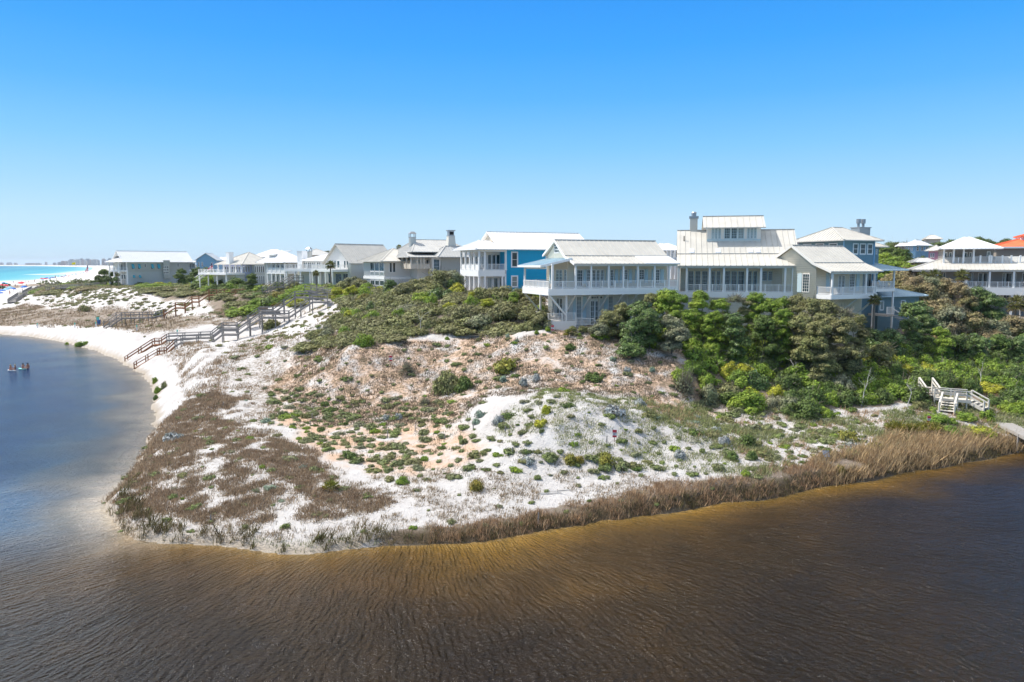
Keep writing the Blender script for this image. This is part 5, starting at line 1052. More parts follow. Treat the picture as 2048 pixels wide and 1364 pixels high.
for a in [('dark', 'big', 207, 534, 300, 26), ('dark', 'big', 226, 540, 290, 22), ('glossy', 'big', 232, 552, 280, 18), ('dark', 'big', 196, 548, 300, 20), ('dark', 'round', 362, 534, 255, 22), ('dark', 'big', 395, 530, 262, 34), ('green', 'big', 408, 545, 240, 50), ('green', 'big', 425, 540, 225, 40), ('dark', 'big', 440, 552, 205, 50), ('dark', 'big', 470, 548, 190, 50),
          ('dark', 'round', 503, 543, 176, 24), ('dark', 'big', 455, 562, 185, 50), ('green', 'big', 420, 565, 200, 50), ('dark', 'big', 415, 530, 262, 40), ('dark', 'big', 556, 560, 172, 30), ('olive', 'big', 590, 560, 172, 40), ('grey', 'dome', 705, 547, 150, 40), ('olive', 'dome', 720, 552, 146, 40), ('olive', 'dome', 690, 558, 150, 50), ('olive', 'dome', 655, 568, 150, 50),
          ('yellow', 'big', 700, 566, 136, 40), ('green', 'big', 730, 567, 134, 34), ('yellow', 'big', 675, 570, 138, 30), ('dark', 'big', 432, 563, 190, 40), ('green', 'big', 462, 560, 186, 44), ('dark', 'big', 490, 563, 184, 40), ('olive', 'big', 478, 570, 178, 50), ('olive', 'big', 445, 572, 182, 50), ('green', 'big', 520, 574, 170, 44), ('dark', 'big', 400, 560, 215, 50)]: top_plant(*a)

# thicket on the slope right of centre
THICK = [(1185, 690), (1215, 668), (1250, 680), (1300, 700), (1370, 690), (1385, 730), (1355, 765), (1385, 800), (1480, 812), (1600, 828), (1760, 808), (1850, 800), (1870, 780), (1990, 790), (2040, 820), (2500, 810), (2500, 600), (1735, 630), (1640, 640), (1230, 640), (1190, 660)]
for x, y, z in scatter(THICK, 1.62, 16000, world=(8, 92, 66, 116), seed=9):
    if (x < 20 and y > 84.2 + .36 * (x - 7.4)) or (20 <= x < 38 and y > 91.5) or (38 <= x < 50 and y > 86.5 + .5 * (x - 38)) or (50 < x < 64 and 96 < y < 112): continue
    if any(math.hypot(x - a[0], y - a[1]) < 1.6 for a in WST) or (abs(x - 44.3) < 2.4 and y < 75): continue
    px, py = proj(x, y, z); t = float(fbm(np.array(x * .14), np.array(y * .14), 51)) * .75 + random.uniform(0, .5)
    k = pick([('grey', .6), ('green', 3.9), ('yellow', .7), ('dark', 2.4), ('glossy', 1.3), ('olive', 1.3)], min(.999, max(0, (t - .3) * 1.35)))
    edge = y < 71.5; r_ = random.uniform(1.3, 2.3) * (.75 if edge else 1)
    hk = {'grey': 1.9, 'green': 2.1, 'yellow': 1.6, 'dark': 2.0, 'glossy': 2.0, 'olive': 1.6}[k] * random.uniform(.8, 1.4) * (.7 if edge else 1)
    plant(k, 'dome' if k == 'olive' or (edge and k == 'grey') else 'big', x, y, r_, hk, z, .08, group='shrubs in the thicket below the houses')
for a in [('grey', 'big', 1200, 640, 82, 50), ('olive', 'big', 1222, 612, 83, 60), ('olive', 'big', 1248, 598, 84, 56), ('glossy', 'big', 1278, 596, 82, 60), ('glossy', 'big', 1268, 625, 79, 60), ('olive', 'big', 1304, 583, 86, 40), ('glossy', 'big', 1300, 612, 80, 56), ('green', 'big', 1338, 571, 85, 56), ('green', 'big', 1360, 582, 84, 40), ('grey', 'big', 1345, 622, 80, 60),
          ('green', 'big', 1402, 577, 86, 40), ('green', 'big', 1382, 610, 83, 50), ('green', 'big', 1440, 590, 86, 50), ('green', 'big', 1425, 615, 82, 50), ('grey', 'bare', 1472, 585, 86, 44), ('glossy', 'big', 1468, 618, 81, 50), ('olive', 'big', 1500, 590, 86, 40), ('green', 'big', 1512, 578, 86, 44), ('green', 'big', 1540, 592, 85, 56), ('green', 'big', 1562, 588, 86, 40), ('dark', 'big', 1530, 625, 82, 60),
          ('olive', 'big', 1592, 582, 86, 46), ('olive', 'big', 1625, 588, 84, 60), ('olive', 'big', 1655, 595, 83, 56), ('olive', 'big', 1600, 618, 81, 70), ('olive', 'big', 1640, 632, 79, 60), ('grey', 'bare', 1690, 612, 82, 50), ('olive', 'big', 1690, 628, 80, 60), ('olive', 'big', 1715, 622, 84, 40), ('green', 'big', 1568, 612, 82, 40), ('olive', 'big', 1146, 650, 83.5, 22), ('olive', 'big', 1166, 648, 83.5, 28), ('pine', 'big', 1135, 655, 83, 16), ('green', 'big', 1190, 655, 82.5, 22), ('olive', 'dome', 1080, 618, 86, 50), ('grey', 'dome', 1096, 642, 85, 24), ('olive', 'dome', 1060, 632, 86, 50),
          ('glossy', 'big', 1742, 648, 88, 60), ('glossy', 'big', 1780, 652, 88, 60), ('olive', 'big', 1760, 676, 84, 70), ('glossy', 'big', 1834, 592, 96, 70), ('glossy', 'big', 1850, 620, 94, 50), ('glossy', 'big', 1822, 628, 92, 50), ('rust', 'big', 1880, 586, 100, 80), ('grey', 'big', 1905, 600, 98, 70), ('rust', 'big', 1945, 615, 98, 70), ('grey', 'big', 1985, 630, 98, 70), ('rust', 'big', 2025, 625, 100, 70),
          ('glossy', 'big', 1955, 565, 116, 56), ('glossy', 'big', 1985, 580, 114, 56), ('glossy', 'big', 1940, 580, 115, 40), ('rust', 'big', 1775, 548, 124, 50), ('rust', 'big', 1800, 540, 122, 60), ('rust', 'big', 1835, 544, 118, 60), ('grey', 'big', 1862, 545, 118, 60), ('rust', 'big', 1890, 548, 117, 60), ('rust', 'big', 1918, 560, 114, 50), ('rust', 'big', 1850, 560, 112, 70), ('rust', 'big', 1815, 562, 114, 60),
          ('green', 'big', 1882, 648, 90, 40), ('dark', 'big', 1920, 660, 90, 70), ('glossy', 'big', 1960, 660, 90, 60), ('dark', 'big', 2000, 660, 92, 60), ('glossy', 'big', 2040, 668, 92, 60), ('dark', 'big', 2080, 640, 96, 90)]: top_plant(*a)
for a in [('green', 1770, 498, 170, 50), ('green', 1790, 505, 165, 60), ('green', 1760, 515, 160, 50), ('green', 1830, 512, 170, 60), ('dark', 1846, 508, 165, 34), ('dark', 1800, 490, 190, 50), ('dark', 1776, 484, 220, 36), ('far', 1795, 482, 230, 40), ('far', 1812, 480, 240, 30), ('dark', 1865, 482, 240, 46), ('far', 1836, 477, 300, 22), ('far', 1850, 476, 320, 20),
          ('far', 1890, 481, 260, 26), ('far', 1908, 478, 260, 40), ('far', 1960, 474, 210, 30), ('dark', 1970, 481, 200, 40), ('far', 1990, 480, 220, 26), ('far', 2008, 476, 220, 24), ('far', 2022, 480, 240, 30), ('far', 1945, 484, 230, 30), ('green', 1815, 520, 160, 60), ('rust', 1800, 528, 145, 60), ('rust', 1830, 531, 140, 60),
          ('far', 500, 509, 300, 16), ('far', 520, 510, 300, 20), ('far', 640, 500, 260, 16), ('far', 655, 499, 250, 16), ('far', 618, 506, 270, 14), ('far', 1750, 505, 240, 40), ('dark', 1768, 484, 235, 46), ('dark', 1788, 478, 238, 40), ('dark', 1880, 478, 235, 44), ('dark', 1904, 475, 240, 46), ('dark', 1958, 470, 205, 40), ('dark', 1976, 474, 205, 46), ('dark', 1998, 478, 208, 40), ('dark', 2016, 474, 210, 36)]: top_plant(a[0], 'far' if a[0] in ('far', 'dark') else 'big', *a[1:])

# single plants one can point to
def base_plant(kind, shape, px, py, wpx, hpx):
    x, y, z = hit(px, py); m = y / FPX; k = {'dome': .62, 'round': .95, 'big': .92, 'far': .85, 'bare': .9, 'spike': 1.25, 'matty': .45}[shape]
    return plant(kind, shape, x, y, wpx * m / 2 * 1.08, hpx * m / k, z, .05)
for a in [('silver', 'matty', 1228, 826, 56, 18), ('silver', 'round', 1278, 812, 32, 22), ('silver', 'round', 998, 846, 28, 22), ('silver', 'round', 797, 838, 24, 16), ('silver', 'round', 772, 838, 18, 12), ('silver', 'round', 1047, 772, 20, 20), ('silver', 'round', 1073, 760, 20, 18), ('teal', 'round', 1008, 764, 20, 14), ('teal', 'matty', 962, 834, 30, 14), ('teal', 'matty', 953, 848, 18, 10), ('silver', 'round', 1446, 888, 30, 22),
          ('silver', 'round', 1360, 916, 26, 22), ('silver', 'matty', 1430, 864, 34, 12), ('silver', 'matty', 1056, 925, 30, 12), ('silver', 'matty', 1390, 838, 26, 8), ('teal', 'matty', 1015, 675, 16, 9), ('teal', 'matty', 1033, 684, 12, 6), ('teal', 'matty', 606, 938, 20, 8), ('teal', 'matty', 1225, 722, 16, 9), ('silver', 'round', 1255, 744, 18, 13), ('teal', 'round', 1304, 742, 16, 11), ('silver', 'matty', 345, 880, 40, 16), ('silver', 'matty', 1705, 895, 30, 10),
          ('pine', 'spike', 1140, 926, 40, 32), ('pine', 'spike', 1160, 924, 26, 24), ('pine', 'spike', 1212, 926, 52, 44), ('pine', 'spike', 954, 978, 40, 38), ('dark', 'spike', 1493, 892, 50, 40), ('yellow', 'matty', 1082, 850, 30, 12), ('yellow', 'round', 1092, 826, 24, 20), ('pine', 'matty', 1015, 740, 70, 22), ('dark', 'round', 928, 780, 40, 34), ('olive', 'dome', 895, 778, 80, 46), ('dark', 'round', 1186, 762, 46, 22),
          ('pine', 'spike', 1698, 880, 56, 34), ('pine', 'matty', 1752, 898, 40, 14), ('green', 'round', 1492, 952, 22, 16), ('green', 'round', 805, 968, 34, 20), ('dark', 'matty', 700, 918, 40, 16), ('dark', 'round', 693, 912, 26, 14), ('green', 'matty', 524, 936, 14, 8), ('dark', 'round', 1465, 918, 26, 20), ('dark', 'round', 1503, 918, 30, 22), ('mat', 'round', 1100, 920, 40, 18), ('green', 'round', 500, 880, 20, 10), ('grey', 'bare', 1366, 786, 56, 52),
          ('grey', 'bare', 812, 745, 34, 22), ('grey', 'bare', 850, 810, 30, 18), ('dark', 'round', 1140, 700, 26, 14), ('green', 'round', 1158, 674, 14, 9), ('green', 'round', 916, 672, 18, 14), ('green', 'round', 894, 680, 12, 9), ('green', 'round', 1095, 662, 14, 12), ('green', 'round', 1073, 668, 12, 9), ('olive', 'dome', 1460, 792, 70, 34), ('dark', 'big', 1612, 832, 80, 44), ('dark', 'big', 1580, 826, 50, 32), ('green', 'big', 1655, 834, 46, 26), ('green', 'matty', 165, 692, 26, 10), ('green', 'round', 134, 690, 10, 8), ('green', 'round', 310, 766, 14, 14),
          ('green', 'round', 316, 786, 16, 18), ('mat', 'matty', 329, 775, 18, 14), ('dark', 'round', 312, 798, 12, 12), ('pine', 'spike', 1030, 840, 1, 1), ('green', 'big', 1900, 870, 60, 24), ('yellow', 'big', 1960, 870, 70, 26), ('green', 'big', 1880, 845, 70, 22), ('green', 'round', 1975, 842, 36, 26), ('green', 'big', 1930, 838, 50, 20), ('dark', 'big', 1990, 812, 50, 30), ('green', 'big', 2020, 825, 50, 30), ('green', 'big', 2045, 830, 50, 36), ('olive', 'big', 1838, 818, 40, 22), ('pine', 'spike', 1680, 945, 26, 26), ('dark', 'round', 314, 633, 16, 12), ('olive', 'dome', 545, 655, 44, 22), ('mat', 'matty', 540, 612, 46, 22),
          ('pine', 'big', 555, 602, 50, 26), ('pine', 'big', 733, 606, 44, 24), ('olive', 'matty', 170, 622, 24, 14)]:
    if a[4] > 2: base_plant(*a)

# mat plants over the sand
MATS = []
for key, sp, rr_, n_, seed in (('mats', .95, (.3, .8), 9000, 11), ('hill', 1.05, (.2, .62), 9000, 18), ('rflat', 1.05, (.25, .8), 9000, 12), ('litter', 1.4, (.2, .6), 7000, 13), ('sparse', 2.0, (.2, .5), 4000, 14), ('slopes', 3.0, (.35, .8), 3000, 15), ('pits', 3.4, (.45, 1.0), 6000, 16), ('brown', 2.4, (.25, .6), 3000, 17)):
    W_ = [hit(a, b) for p in Z[key] for a, b in p if -50 < a < 2100]
    for x, y, z in scatter(None, sp, n_, world=(min(p[0] for p in W_), max(p[0] for p in W_), min(p[1] for p in W_), max(p[1] for p in W_)), seed=seed):
        if not zone(key, np.array([x]), np.array([y]), np.array([z]))[0] or random.random() > .94: continue
        k = pick([('mat', 4.6), ('green', .5), ('dark', .4), ('teal', .12), ('olive', .9), ('grey', .7)], random.random()) if key != 'pits' else pick([('olive', 2), ('mat', 1), ('grey', 1)], random.random())
        r_ = random.uniform(*rr_) * random.choice((.7, 1, 1, 1.25)); MATS.append((r_ / y, k, x, y, z, r_))
MATS.sort(reverse=True); nm = {}; rest = {}
for q_, k, x, y, z, r_ in MATS:
    nm[k] = nm.get(k, 0) + 1
    if nm[k] <= (285 if k == 'mat' else 90): plant(k, 'matty', x, y, r_, r_ * random.uniform(.8, 1.3), z, .03, group='mat plants dotted over the sand')
    else: rest.setdefault('mat', []).append((x, y, z, r_))
for x, y, z in scatter(None, 1.6, 40000, world=(-250, -10, 100, 330), seed=71):
    if (zone('pits', np.array([x]), np.array([y]), np.array([z]))[0] or (zone('slopes', np.array([x]), np.array([y]), np.array([z]))[0] and random.random() < .6) or random.random() < .10) and fbm(np.array(x * .09), np.array(y * .09), 88) > .42 and z > 1.6: rest.setdefault('olive', []).append((x, y, z - .05, random.uniform(.3, .8) * (1 + (y - 100) / 250)))
for k, L_ in rest.items():
    pv_, pf_, _ = bush(77, 260, 14, .2, .42, 0, 0, 0, .66, (.2, .36)); V = np.concatenate([pv_ * r_ + [x, y, z] for x, y, z, r_ in L_]); F = np.concatenate([pf_ + i * len(pv_) for i in range(len(L_))])
    tag(link('small_ground_cover', newmesh('small_ground_cover', V, F, [FOL[k]])), {'mat': 'smallest low herbs dotted over the near sand', 'olive': 'dark tufts speckling the far white slopes'}[k], 'ground cover', kind='stuff')

# palms
palm_leaf = foliage('palm_fronds', (.10, .14, .03), (.20, .20, .06), (.28, .24, .10), .2, .4); palm_dead = foliage('dry_fronds', (.38, .28, .14), (.30, .2, .1), (.4, .3, .15), .1)
def frond_mesh(name, n, L, mat, seed, down=.9, dead=.15, blades=13):
    r_ = np.random.RandomState(seed); V = []; F = []; mi = []
    for i in range(n):
        a = 2.4 * i; el = math.pi / 2 - (i / n) ** .7 * (math.pi / 2 + down) + r_.normal(0, .08); d = np.array([math.cos(a) * math.cos(el), math.sin(a) * math.cos(el), math.sin(el)])
        c = d * L * .42; side = np.cross(d, [0, 0, 1.]); side /= np.linalg.norm(side) + 1e-6; up = np.cross(side, d)
        w_ = L * .012; b = len(V); V += [side * w_, -side * w_, c - side * w_, c + side * w_]; F.append((b, b + 1, b + 2, b + 3)); mi.append(1 if i > n * (1 - dead) else 0)
        for k in range(blades):          # a costapalmate fan of narrow blades
            t = (k / (blades - 1) - .5) * 3.7; q = d * math.cos(t) + side * math.sin(t); e = c + q * L * .58 * (.75 + .25 * math.cos(t)) - np.array([0, 0, L * .10 * abs(t) ** .5 + .05 * L]); m = c + q * L * .28 + up * .02 * L; s_ = np.cross(q, up) * L * .03; b = len(V)
            V += [c - s_ * .3, c + s_ * .3, m + s_, e, m - s_]; F.append((b, b + 1, b + 2, b + 3, b + 4)); mi.append(1 if i > n * (1 - dead) else 0)
    return newmesh(name, V, [tuple(f) for f in F], [mat, palm_dead], mi)
def palm(px, pytop, Y, wpx, label, base=None, hmin=1.0):
    x, y, zt = PY(px, pytop, Y); g = float(hgt(x, y)) if base is None else base; L = wpx * Y / FPX * .52; H = max(hmin, zt - g - L * .75)
    r = tag(empty('palm_tree', (x, y, g)), label, 'palm tree', 'palms among the houses'); mb = MB(); n = 6
    for i in range(n): mb.tube((0.03 * math.sin(i), 0, H * i / n - (.4 if i == 0 else 0)), (0.03 * math.sin(i + 1), 0, H * (i + 1) / n + .01), .17 - .01 * i, .19 - .012 * i, 8)
    mb.build('trunk', bark, r); link('crown', frond_mesh('palm_crown', 26, L, palm_leaf, int(px)), r, (0, 0, H)); return r
palm(661, 521, 158, 24, 'palm tree standing in front of the tall-gabled house balcony'); palm(632, 540, 155, 17, 'squat palm left of the one by the balcony'); palm(798, 489, 200, 14, 'palm crown peeping over the roof right of the tall gable', 12)
palm(1750, 588, 90, 30, 'dark palm beside the cream wing porch corner'); palm(1870, 538, 126, 34, 'palm tuft in the brown thicket, left one under the gallery', hmin=3); palm(1925, 538, 128, 34, 'yellowing palm tuft in front of the gallery columns', hmin=3)
palm(1846, 541, 130, 26, 'small palm tuft at the gallery roof corner', hmin=3); palm(2034, 590, 118, 46, 'pale palm fronds at the right edge below the gallery', hmin=2); palm(236, 546, 272, 9, 'little palm in front of the grey house porch', hmin=1)
def palmetto(px, py, wpx, n, label):
    x, y, z = hit(px, py); r = tag(empty('palmetto', (x, y, z)), label, 'palmetto', 'palmetto clumps'); wd_ = wpx * y / FPX
    r_ = random.Random(int(px))
    for i in range(n):
        dx = (i / max(1, n - 1) - .5) * wd_ * .8 if n > 1 else 0
        link('fan_clump', frond_mesh('palmetto_fans', 20, r_.uniform(.9, 1.3), FOL['pine'], int(px) + i, .1, .4, 9), r, (dx, r_.uniform(-.8, .8), .1), r_.uniform(0, 6))
palmetto(1835, 868, 104, 9, 'wide clump of yellow and orange palmetto fans near the white stairs'); palmetto(545, 612, 44, 4, 'palmetto clump beside the upper lagoon stairs'); palmetto(735, 608, 40, 4, 'palmetto clump at the end of the walkway'); palmetto(660, 985, 1, 1, 'tiny dry palmetto in the brown grass of the point')

# dead and bare trees
def dead_tree(px, py, hpx, label, seed, mat=None, spread=.5, live=None, Y=None):
    x, y, z = hit(px, py) if Y is None else (*PY(px, py, Y)[:2], 0)
    if Y: z = float(hgt(x, y))
    H = hpx * y / FPX; r = tag(empty('dead_tree' if not live else 'slender_tree', (x, y, z)), label, 'tree'); q = random.Random(seed); mb = MB(); lb = MB(); ends = []
    def grow(p, d, L, rad, lev, m):
        for k in range(3):
            e = p + d * L / 3; m.tube(p, e, rad, rad * .82, 5); p = e; rad *= .82; d = (d + Vector((q.gauss(0, .18), q.gauss(0, .18), q.gauss(.05, .1)))).normalized()
            if lev < 3 and (k or lev): 
                nd = (d + Vector((q.gauss(0, spread * 1.3), q.gauss(0, spread * 1.3), q.gauss(.1, .3)))).normalized(); grow(p.copy(), nd, L * q.uniform(.5, .75), rad * .6, lev + 1, lb)
        ends.append(p)
    grow(Vector((0, 0, -.1)), Vector((q.gauss(0, .1), 0, 1)).normalized(), H * .8, max(.05, H * .022), 0, mb)
    mb.build('trunk', mat or palebark, r); lb.build('branches', mat or palebark, r)
    if live: c = link('crown', proto(live, 'big', 0), r, (0, 0, H * .85)); c.scale = (H * .25, H * .25, H * .18)
    return r
for a in [(1626, 716, 66, 'tall slender pale trunk rising out of the thicket centre', 1, None, .2, 'dark'), (1722, 812, 56, 'bare white dead tree at the thicket foot, tallest of them', 2), (1815, 820, 48, 'bare pale dead tree left of the white stairs', 3), (841, 662, 34, 'small bleached dead tree below the oak scrub', 4), (1520, 770, 40, 'leaning bleached dead shrub in mid thicket', 5, None, .8),
          (1586, 760, 42, 'forked grey dead branches in mid thicket', 6, None, .8), (1960, 775, 40, 'bare grey branches above the white stairs', 7, None, .8), (1690, 640, 60, 'pale leafless tree under the cream wing', 8, None, .6), (2040, 640, 60, 'leafless pale tree at the right edge by the gallery', 9, None, .6), (1475, 650, 60, 'grey leafless tree before the clerestory porch', 10, None, .6)]: dead_tree(*a)

# ---------------------------------------------------------------- grasses: nobody could count these
def grass(name, label, P, hr, n_b, wid, mat, spread=.25, lean=(.25, 0), cat='grass'):
    P = np.asarray(P); r_ = np.random.RandomState(len(P) % 1000); k = len(P) * n_b; B = np.repeat(P, n_b, 0).astype(float); s_ = np.repeat(r_.uniform(.35, 1.5, len(P)), n_b)
    B[:, 0] += r_.normal(0, spread, k) * s_; B[:, 1] += r_.normal(0, spread, k) * s_
    H = r_.uniform(*hr, k) * s_; a = r_.uniform(0, 6.28, k); wd_ = wid * r_.uniform(.6, 1.3, k)
    T = B + np.c_[r_.normal(lean[0], .35, k) * H, r_.normal(lean[1], .35, k) * H, H]; B[:, 2] -= .04
    d = np.c_[np.cos(a) * wd_ / 2, np.sin(a) * wd_ / 2, np.zeros(k)]; Mid = (B + T) / 2 + np.c_[np.zeros((k, 2)), H * .1]
    V = np.stack([B - d, B + d, Mid + d * .8, T, Mid - d * .8], 1).reshape(-1, 3); F = np.arange(5 * k).reshape(k, 5)
    return tag(link(name, newmesh(name, V, F, [mat])), label, cat, kind='stuff')
def zpts(key, n, world, seed, thr=.0, fs=.35):
    r_ = np.random.RandomState(seed); X = r_.uniform(world[0], world[1], n); Y_ = r_.uniform(world[2], world[3], n); Zg = hgt(X, Y_)
    m = zone(key, X, Y_, Zg) & (fbm(X * fs, Y_ * fs, 77, 3) > thr) & (Zg > .02); return np.c_[X, Y_, Zg][m]
g_brown = foliage('dry_brown_grass', (.31, .215, .14), (.42, .32, .22), (.24, .19, .11), .2, .8); g_tan = foliage('tan_reeds', (.55, .41, .23), (.38, .27, .16), (.60, .47, .28), .3, .7); g_rust = foliage('rusty_reeds', (.42, .27, .16), (.54, .38, .24), (.32, .22, .13), .25, .8)
g_dark = foliage('dark_marsh_grass', (.12, .10, .05), (.17, .15, .06), (.10, .09, .05), .2, .8); g_olive = foliage('olive_dune_grass', (.24, .27, .11), (.36, .34, .18), (.18, .22, .08), .2, .8)
grass('dry_grass', 'dense brown dry grass covering the low mounds of the point', zpts('brown', 52000, (-36, -4, 38, 80), 1, .45, .9), (.08, .27), 11, .04, g_brown, .18, (.1, 0))
grass('flat_grass', 'brown heathy grass on the flats beyond the lagoon bank', zpts('flat', 42000, (-210, -20, 72, 290), 2, .38, .12), (.25, .55), 6, .10, g_brown, .45)
grass('sparse_grass', 'thin brown tufts over white sand near the shore', zpts('sparse', 42000, (-32, 26, 36, 78), 3, .47, .8), (.07, .24), 8, .032, g_brown, .13)
def near_shore(n, d0, d1, x0, x1, seed):
    r_ = np.random.RandomState(seed); X = r_.uniform(x0, x1, n); Y_ = r_.uniform(34, 80, n); Zg = hgt(X, Y_); d = segdist(X, Y_, LAGLINE); m = ~pip(X, Y_, LAGPOLY) & (d > d0) & (d < d1) & (Y_ > 34); return np.c_[X, Y_, Zg][m]
P = np.r_[zpts('reed', 60000, (-12, 60, 38, 82), 4, .36, .5)]
grass('shore_reeds', 'rusty brown reeds and grass lining the front shore', P[P[:, 0] < 30], (.16, .48), 9, .03, g_rust, .17, (.05, -.1)); grass('tan_reeds', 'tall straw-coloured reeds at the right end of the shore', P[(P[:, 0] >= 24)], (.25, .95), 9, .032, g_tan, .22, (.2, -.05))
S_ = near_shore(26000, -.1, .9, -8, 60, 5); grass('marsh_edge', 'dark marsh grass right at the waterline', S_, (.22, .5), 7, .035, g_dark, .12, (0, -.25))
S_ = near_shore(6000, -.1, 1.5, -28, -8, 6); S_ = S_[fbm(S_[:, 0] * .6, S_[:, 1] * .6, 5) > .42]; grass('point_rushes', 'loose dark rush clumps round the tip of the point', S_, (.3, .75), 10, .035, g_dark, .12)
S_ = near_shore(3000, -.3, 1.0, -16, -6, 16); grass('point_sedge', 'low green sedge along the shallow front edge', S_, (.1, .25), 8, .03, FOL['mat'], .15)
grass('slope_litter', 'dead twigs and low scrub speckling the peach slope', zpts('litter', 34000, (-30, 26, 62, 92), 7, .36, .5), (.05, .24), 5, .05, foliage('dead_litter', (.20, .15, .11), (.28, .22, .16), (.13, .12, .07), .1, .9), .2)
grass('dune_scrub', 'mixed grey-green scrub and grass on the right flats', zpts('rflat', 36000, (6, 62, 50, 80), 8, .47, .4), (.12, .42), 7, .04, g_olive, .17); grass('dune_scrub_dry', 'dry brown grass among the scrub on the right flats', zpts('rflat', 14000, (6, 62, 50, 80), 9, .52, .5), (.12, .4), 6, .035, g_rust, .17)
grass('mat_fringe', 'fine brown herb tufts between the mat plants', zpts('mats', 16000, (-34, 30, 46, 78), 10, .48, .6), (.06, .22), 6, .035, foliage('herb', (.16, .14, .08), (.22, .18, .11), (.13, .15, .06), .1), .16)
grass('hill_grass', 'thin grey-brown grass breaking up the white sand hill', zpts('hill', 32000, (-6, 34, 44, 72), 20, .44, 1.0), (.06, .25), 7, .035, g_olive, .18)
grass('pit_grass', 'sparse brown tufts over the far white slopes', zpts('pits', 30000, (-240, -20, 100, 290), 21, .5, .25), (.15, .45), 6, .1, g_brown, .35)
grass('slope_grass', 'thin brown grass streaks on the sandy slopes by the stairs', zpts('slopes', 36000, (-70, -16, 58, 175), 11, .40, .3), (.08, .32), 6, .06, g_brown, .3)
r_ = np.random.RandomState(33); X = r_.uniform(-60, -24, 20000); Y_ = r_.uniform(50, 135, 20000); dl_ = segdist(X, Y_, LAGLINE); m = ~pip(X, Y_, LAGPOLY) & (dl_ > 3.2 * np.clip(Y_ / 90, .6, 1)) & (dl_ < 8 * np.clip(Y_ / 90, .5, 1)) & (fbm(X * .5, Y_ * .22, 55, 3) > .46)
grass('crest_grass', 'brown grass fringe on the crest of the white bank', np.c_[X, Y_, hgt(X, Y_)][m], (.15, .42), 8, .045, g_brown, .2)
# far vegetation behind the houses, one green-brown mass to the horizon
r_ = np.random.RandomState(44); X = []; 
for y0, y1, n in ((150, 420, 1500), (420, 1500, 1800), (1500, 6500, 1600)):
    Yq = r_.uniform(y0, y1, n); Xq = r_.uniform(-.8, 1.0, n) * Yq; ok = (segdist(Xq, Yq, COAST) > 150 + Yq * .03) & ~pip(Xq, Yq, SEAPOLY) & ((Yq > 420) | (Xq > 95 + (Yq - 150) * .1) | ((Xq > -5) & (Xq < 60) & (Yq > 230))); X.append(np.c_[Xq, Yq, hgt(Xq, Yq)][ok])
V = []; F = []; nv = 0
for P_, s_, nn in zip(X, (2.2, 3.5, 7), (70, 36, 14)):
    k = len(P_); q = r_.normal(0, 1, (k, nn, 3)); q /= np.linalg.norm(q, axis=2)[..., None]; q[..., 2] = np.abs(q[..., 2]); c = (P_[:, None, :] + q * s_ * r_.uniform(.7, 1.2, (k, nn, 1)) * [1, 1, .8]).reshape(-1, 3)
    v_, f_ = cards(c, q.reshape(-1, 3), s_ * .34, r_); V.append(v_); F.append(f_ + nv); nv += len(v_)
tag(link('distant_woods', newmesh('distant_woods', np.concatenate(V), np.concatenate(F), [FOL['far']])), 'low coastal woods beyond the houses', 'woods', kind='stuff')
# ================================================================ stairs and boardwalks
w_grey = wood('weathered_grey_wood', (.20, .19, .18), (.30, .28, .265)); w_brown = wood('reddish_brown_wood', (.24, .11, .055), (.34, .17, .09)); w_tan = wood('tan_wood', (.36, .27, .19), (.28, .21, .155)); w_pale = wood('pale_wood', (.58, .54, .47), (.68, .64, .57))
def hz3(px, py, d):
    x, y, z = hit(px, py); return (x, y, z + d)
def boardwalk(name, label, lines, mats, width=1.5, rh=1.05, cat='stairway', post_s=2.2, bench=()):
    """lines: polylines of deck points (x,y,z); flat stretches become landings, sloping ones flights of steps"""
    c0 = lines[0][0]; root = tag(empty(name, c0), label, cat); O = Vector(c0)
    for li, L_pts in enumerate(lines):
        pts = [Vector(p) - O for p in L_pts]
        for i, (a, b) in enumerate(zip(pts[:-1], pts[1:])):
            mat = mats[li][i] if isinstance(mats[li], (list, tuple)) else mats[li]
            d = b - a; hl = math.hypot(d.x, d.y); dirh = Vector((d.x, d.y, 0)).normalized(); sd_v = Vector((-dirh.y, dirh.x, 0)) * width / 2; mb = MB()
            if abs(d.z) > .25 * hl * .6 or abs(d.z) > .5:
                n = max(2, int(abs(d.z) / .18))
                for k in range(n):
                    p = a + d * ((k + .5) / n); mb.beam(p - sd_v, p + sd_v, max(.27, hl / n * .95), .05)
                for s_ in (-1, 1): mb.beam(a + sd_v * s_ - Vector((0, 0, .12)), b + sd_v * s_ - Vector((0, 0, .12)), .06, .24)
                mb.build('stair_flight', mat, root)
            else:
                n = max(1, int(hl / .16))
                for k in range(n): p = a + d * ((k + .5) / n); mb.beam(p - sd_v, p + sd_v, hl / n * .9, .05)
                for s_ in (-1, 1): mb.beam(a + sd_v * s_ - Vector((0, 0, .14)), b + sd_v * s_ - Vector((0, 0, .14)), .06, .22)
                mb.build('landing', mat, root)
            for s_ in (-1, 1):
                if rh:
                    rb = MB()
                    for q, ww, hh2 in ((rh, .16, .08), (rh * .55, .06, .14)): rb.beam(a + sd_v * s_ + Vector((0, 0, q)), b + sd_v * s_ + Vector((0, 0, q)), ww, hh2)
                    rb.build('handrail', mat, root)
                k = max(1, round(hl / post_s))
                for j in range(k + (1 if i == len(pts) - 2 else 0)):
                    p = a + d * (j / k) + sd_v * s_ * 1.03; g = float(hgt(p.x + O.x, p.y + O.y)) - O.z - .3
                    MB().beam((p.x, p.y, min(g, p.z - .3)), (p.x, p.y, p.z + (rh or 0)), .13, .13).build('post', mat, root)
    return root
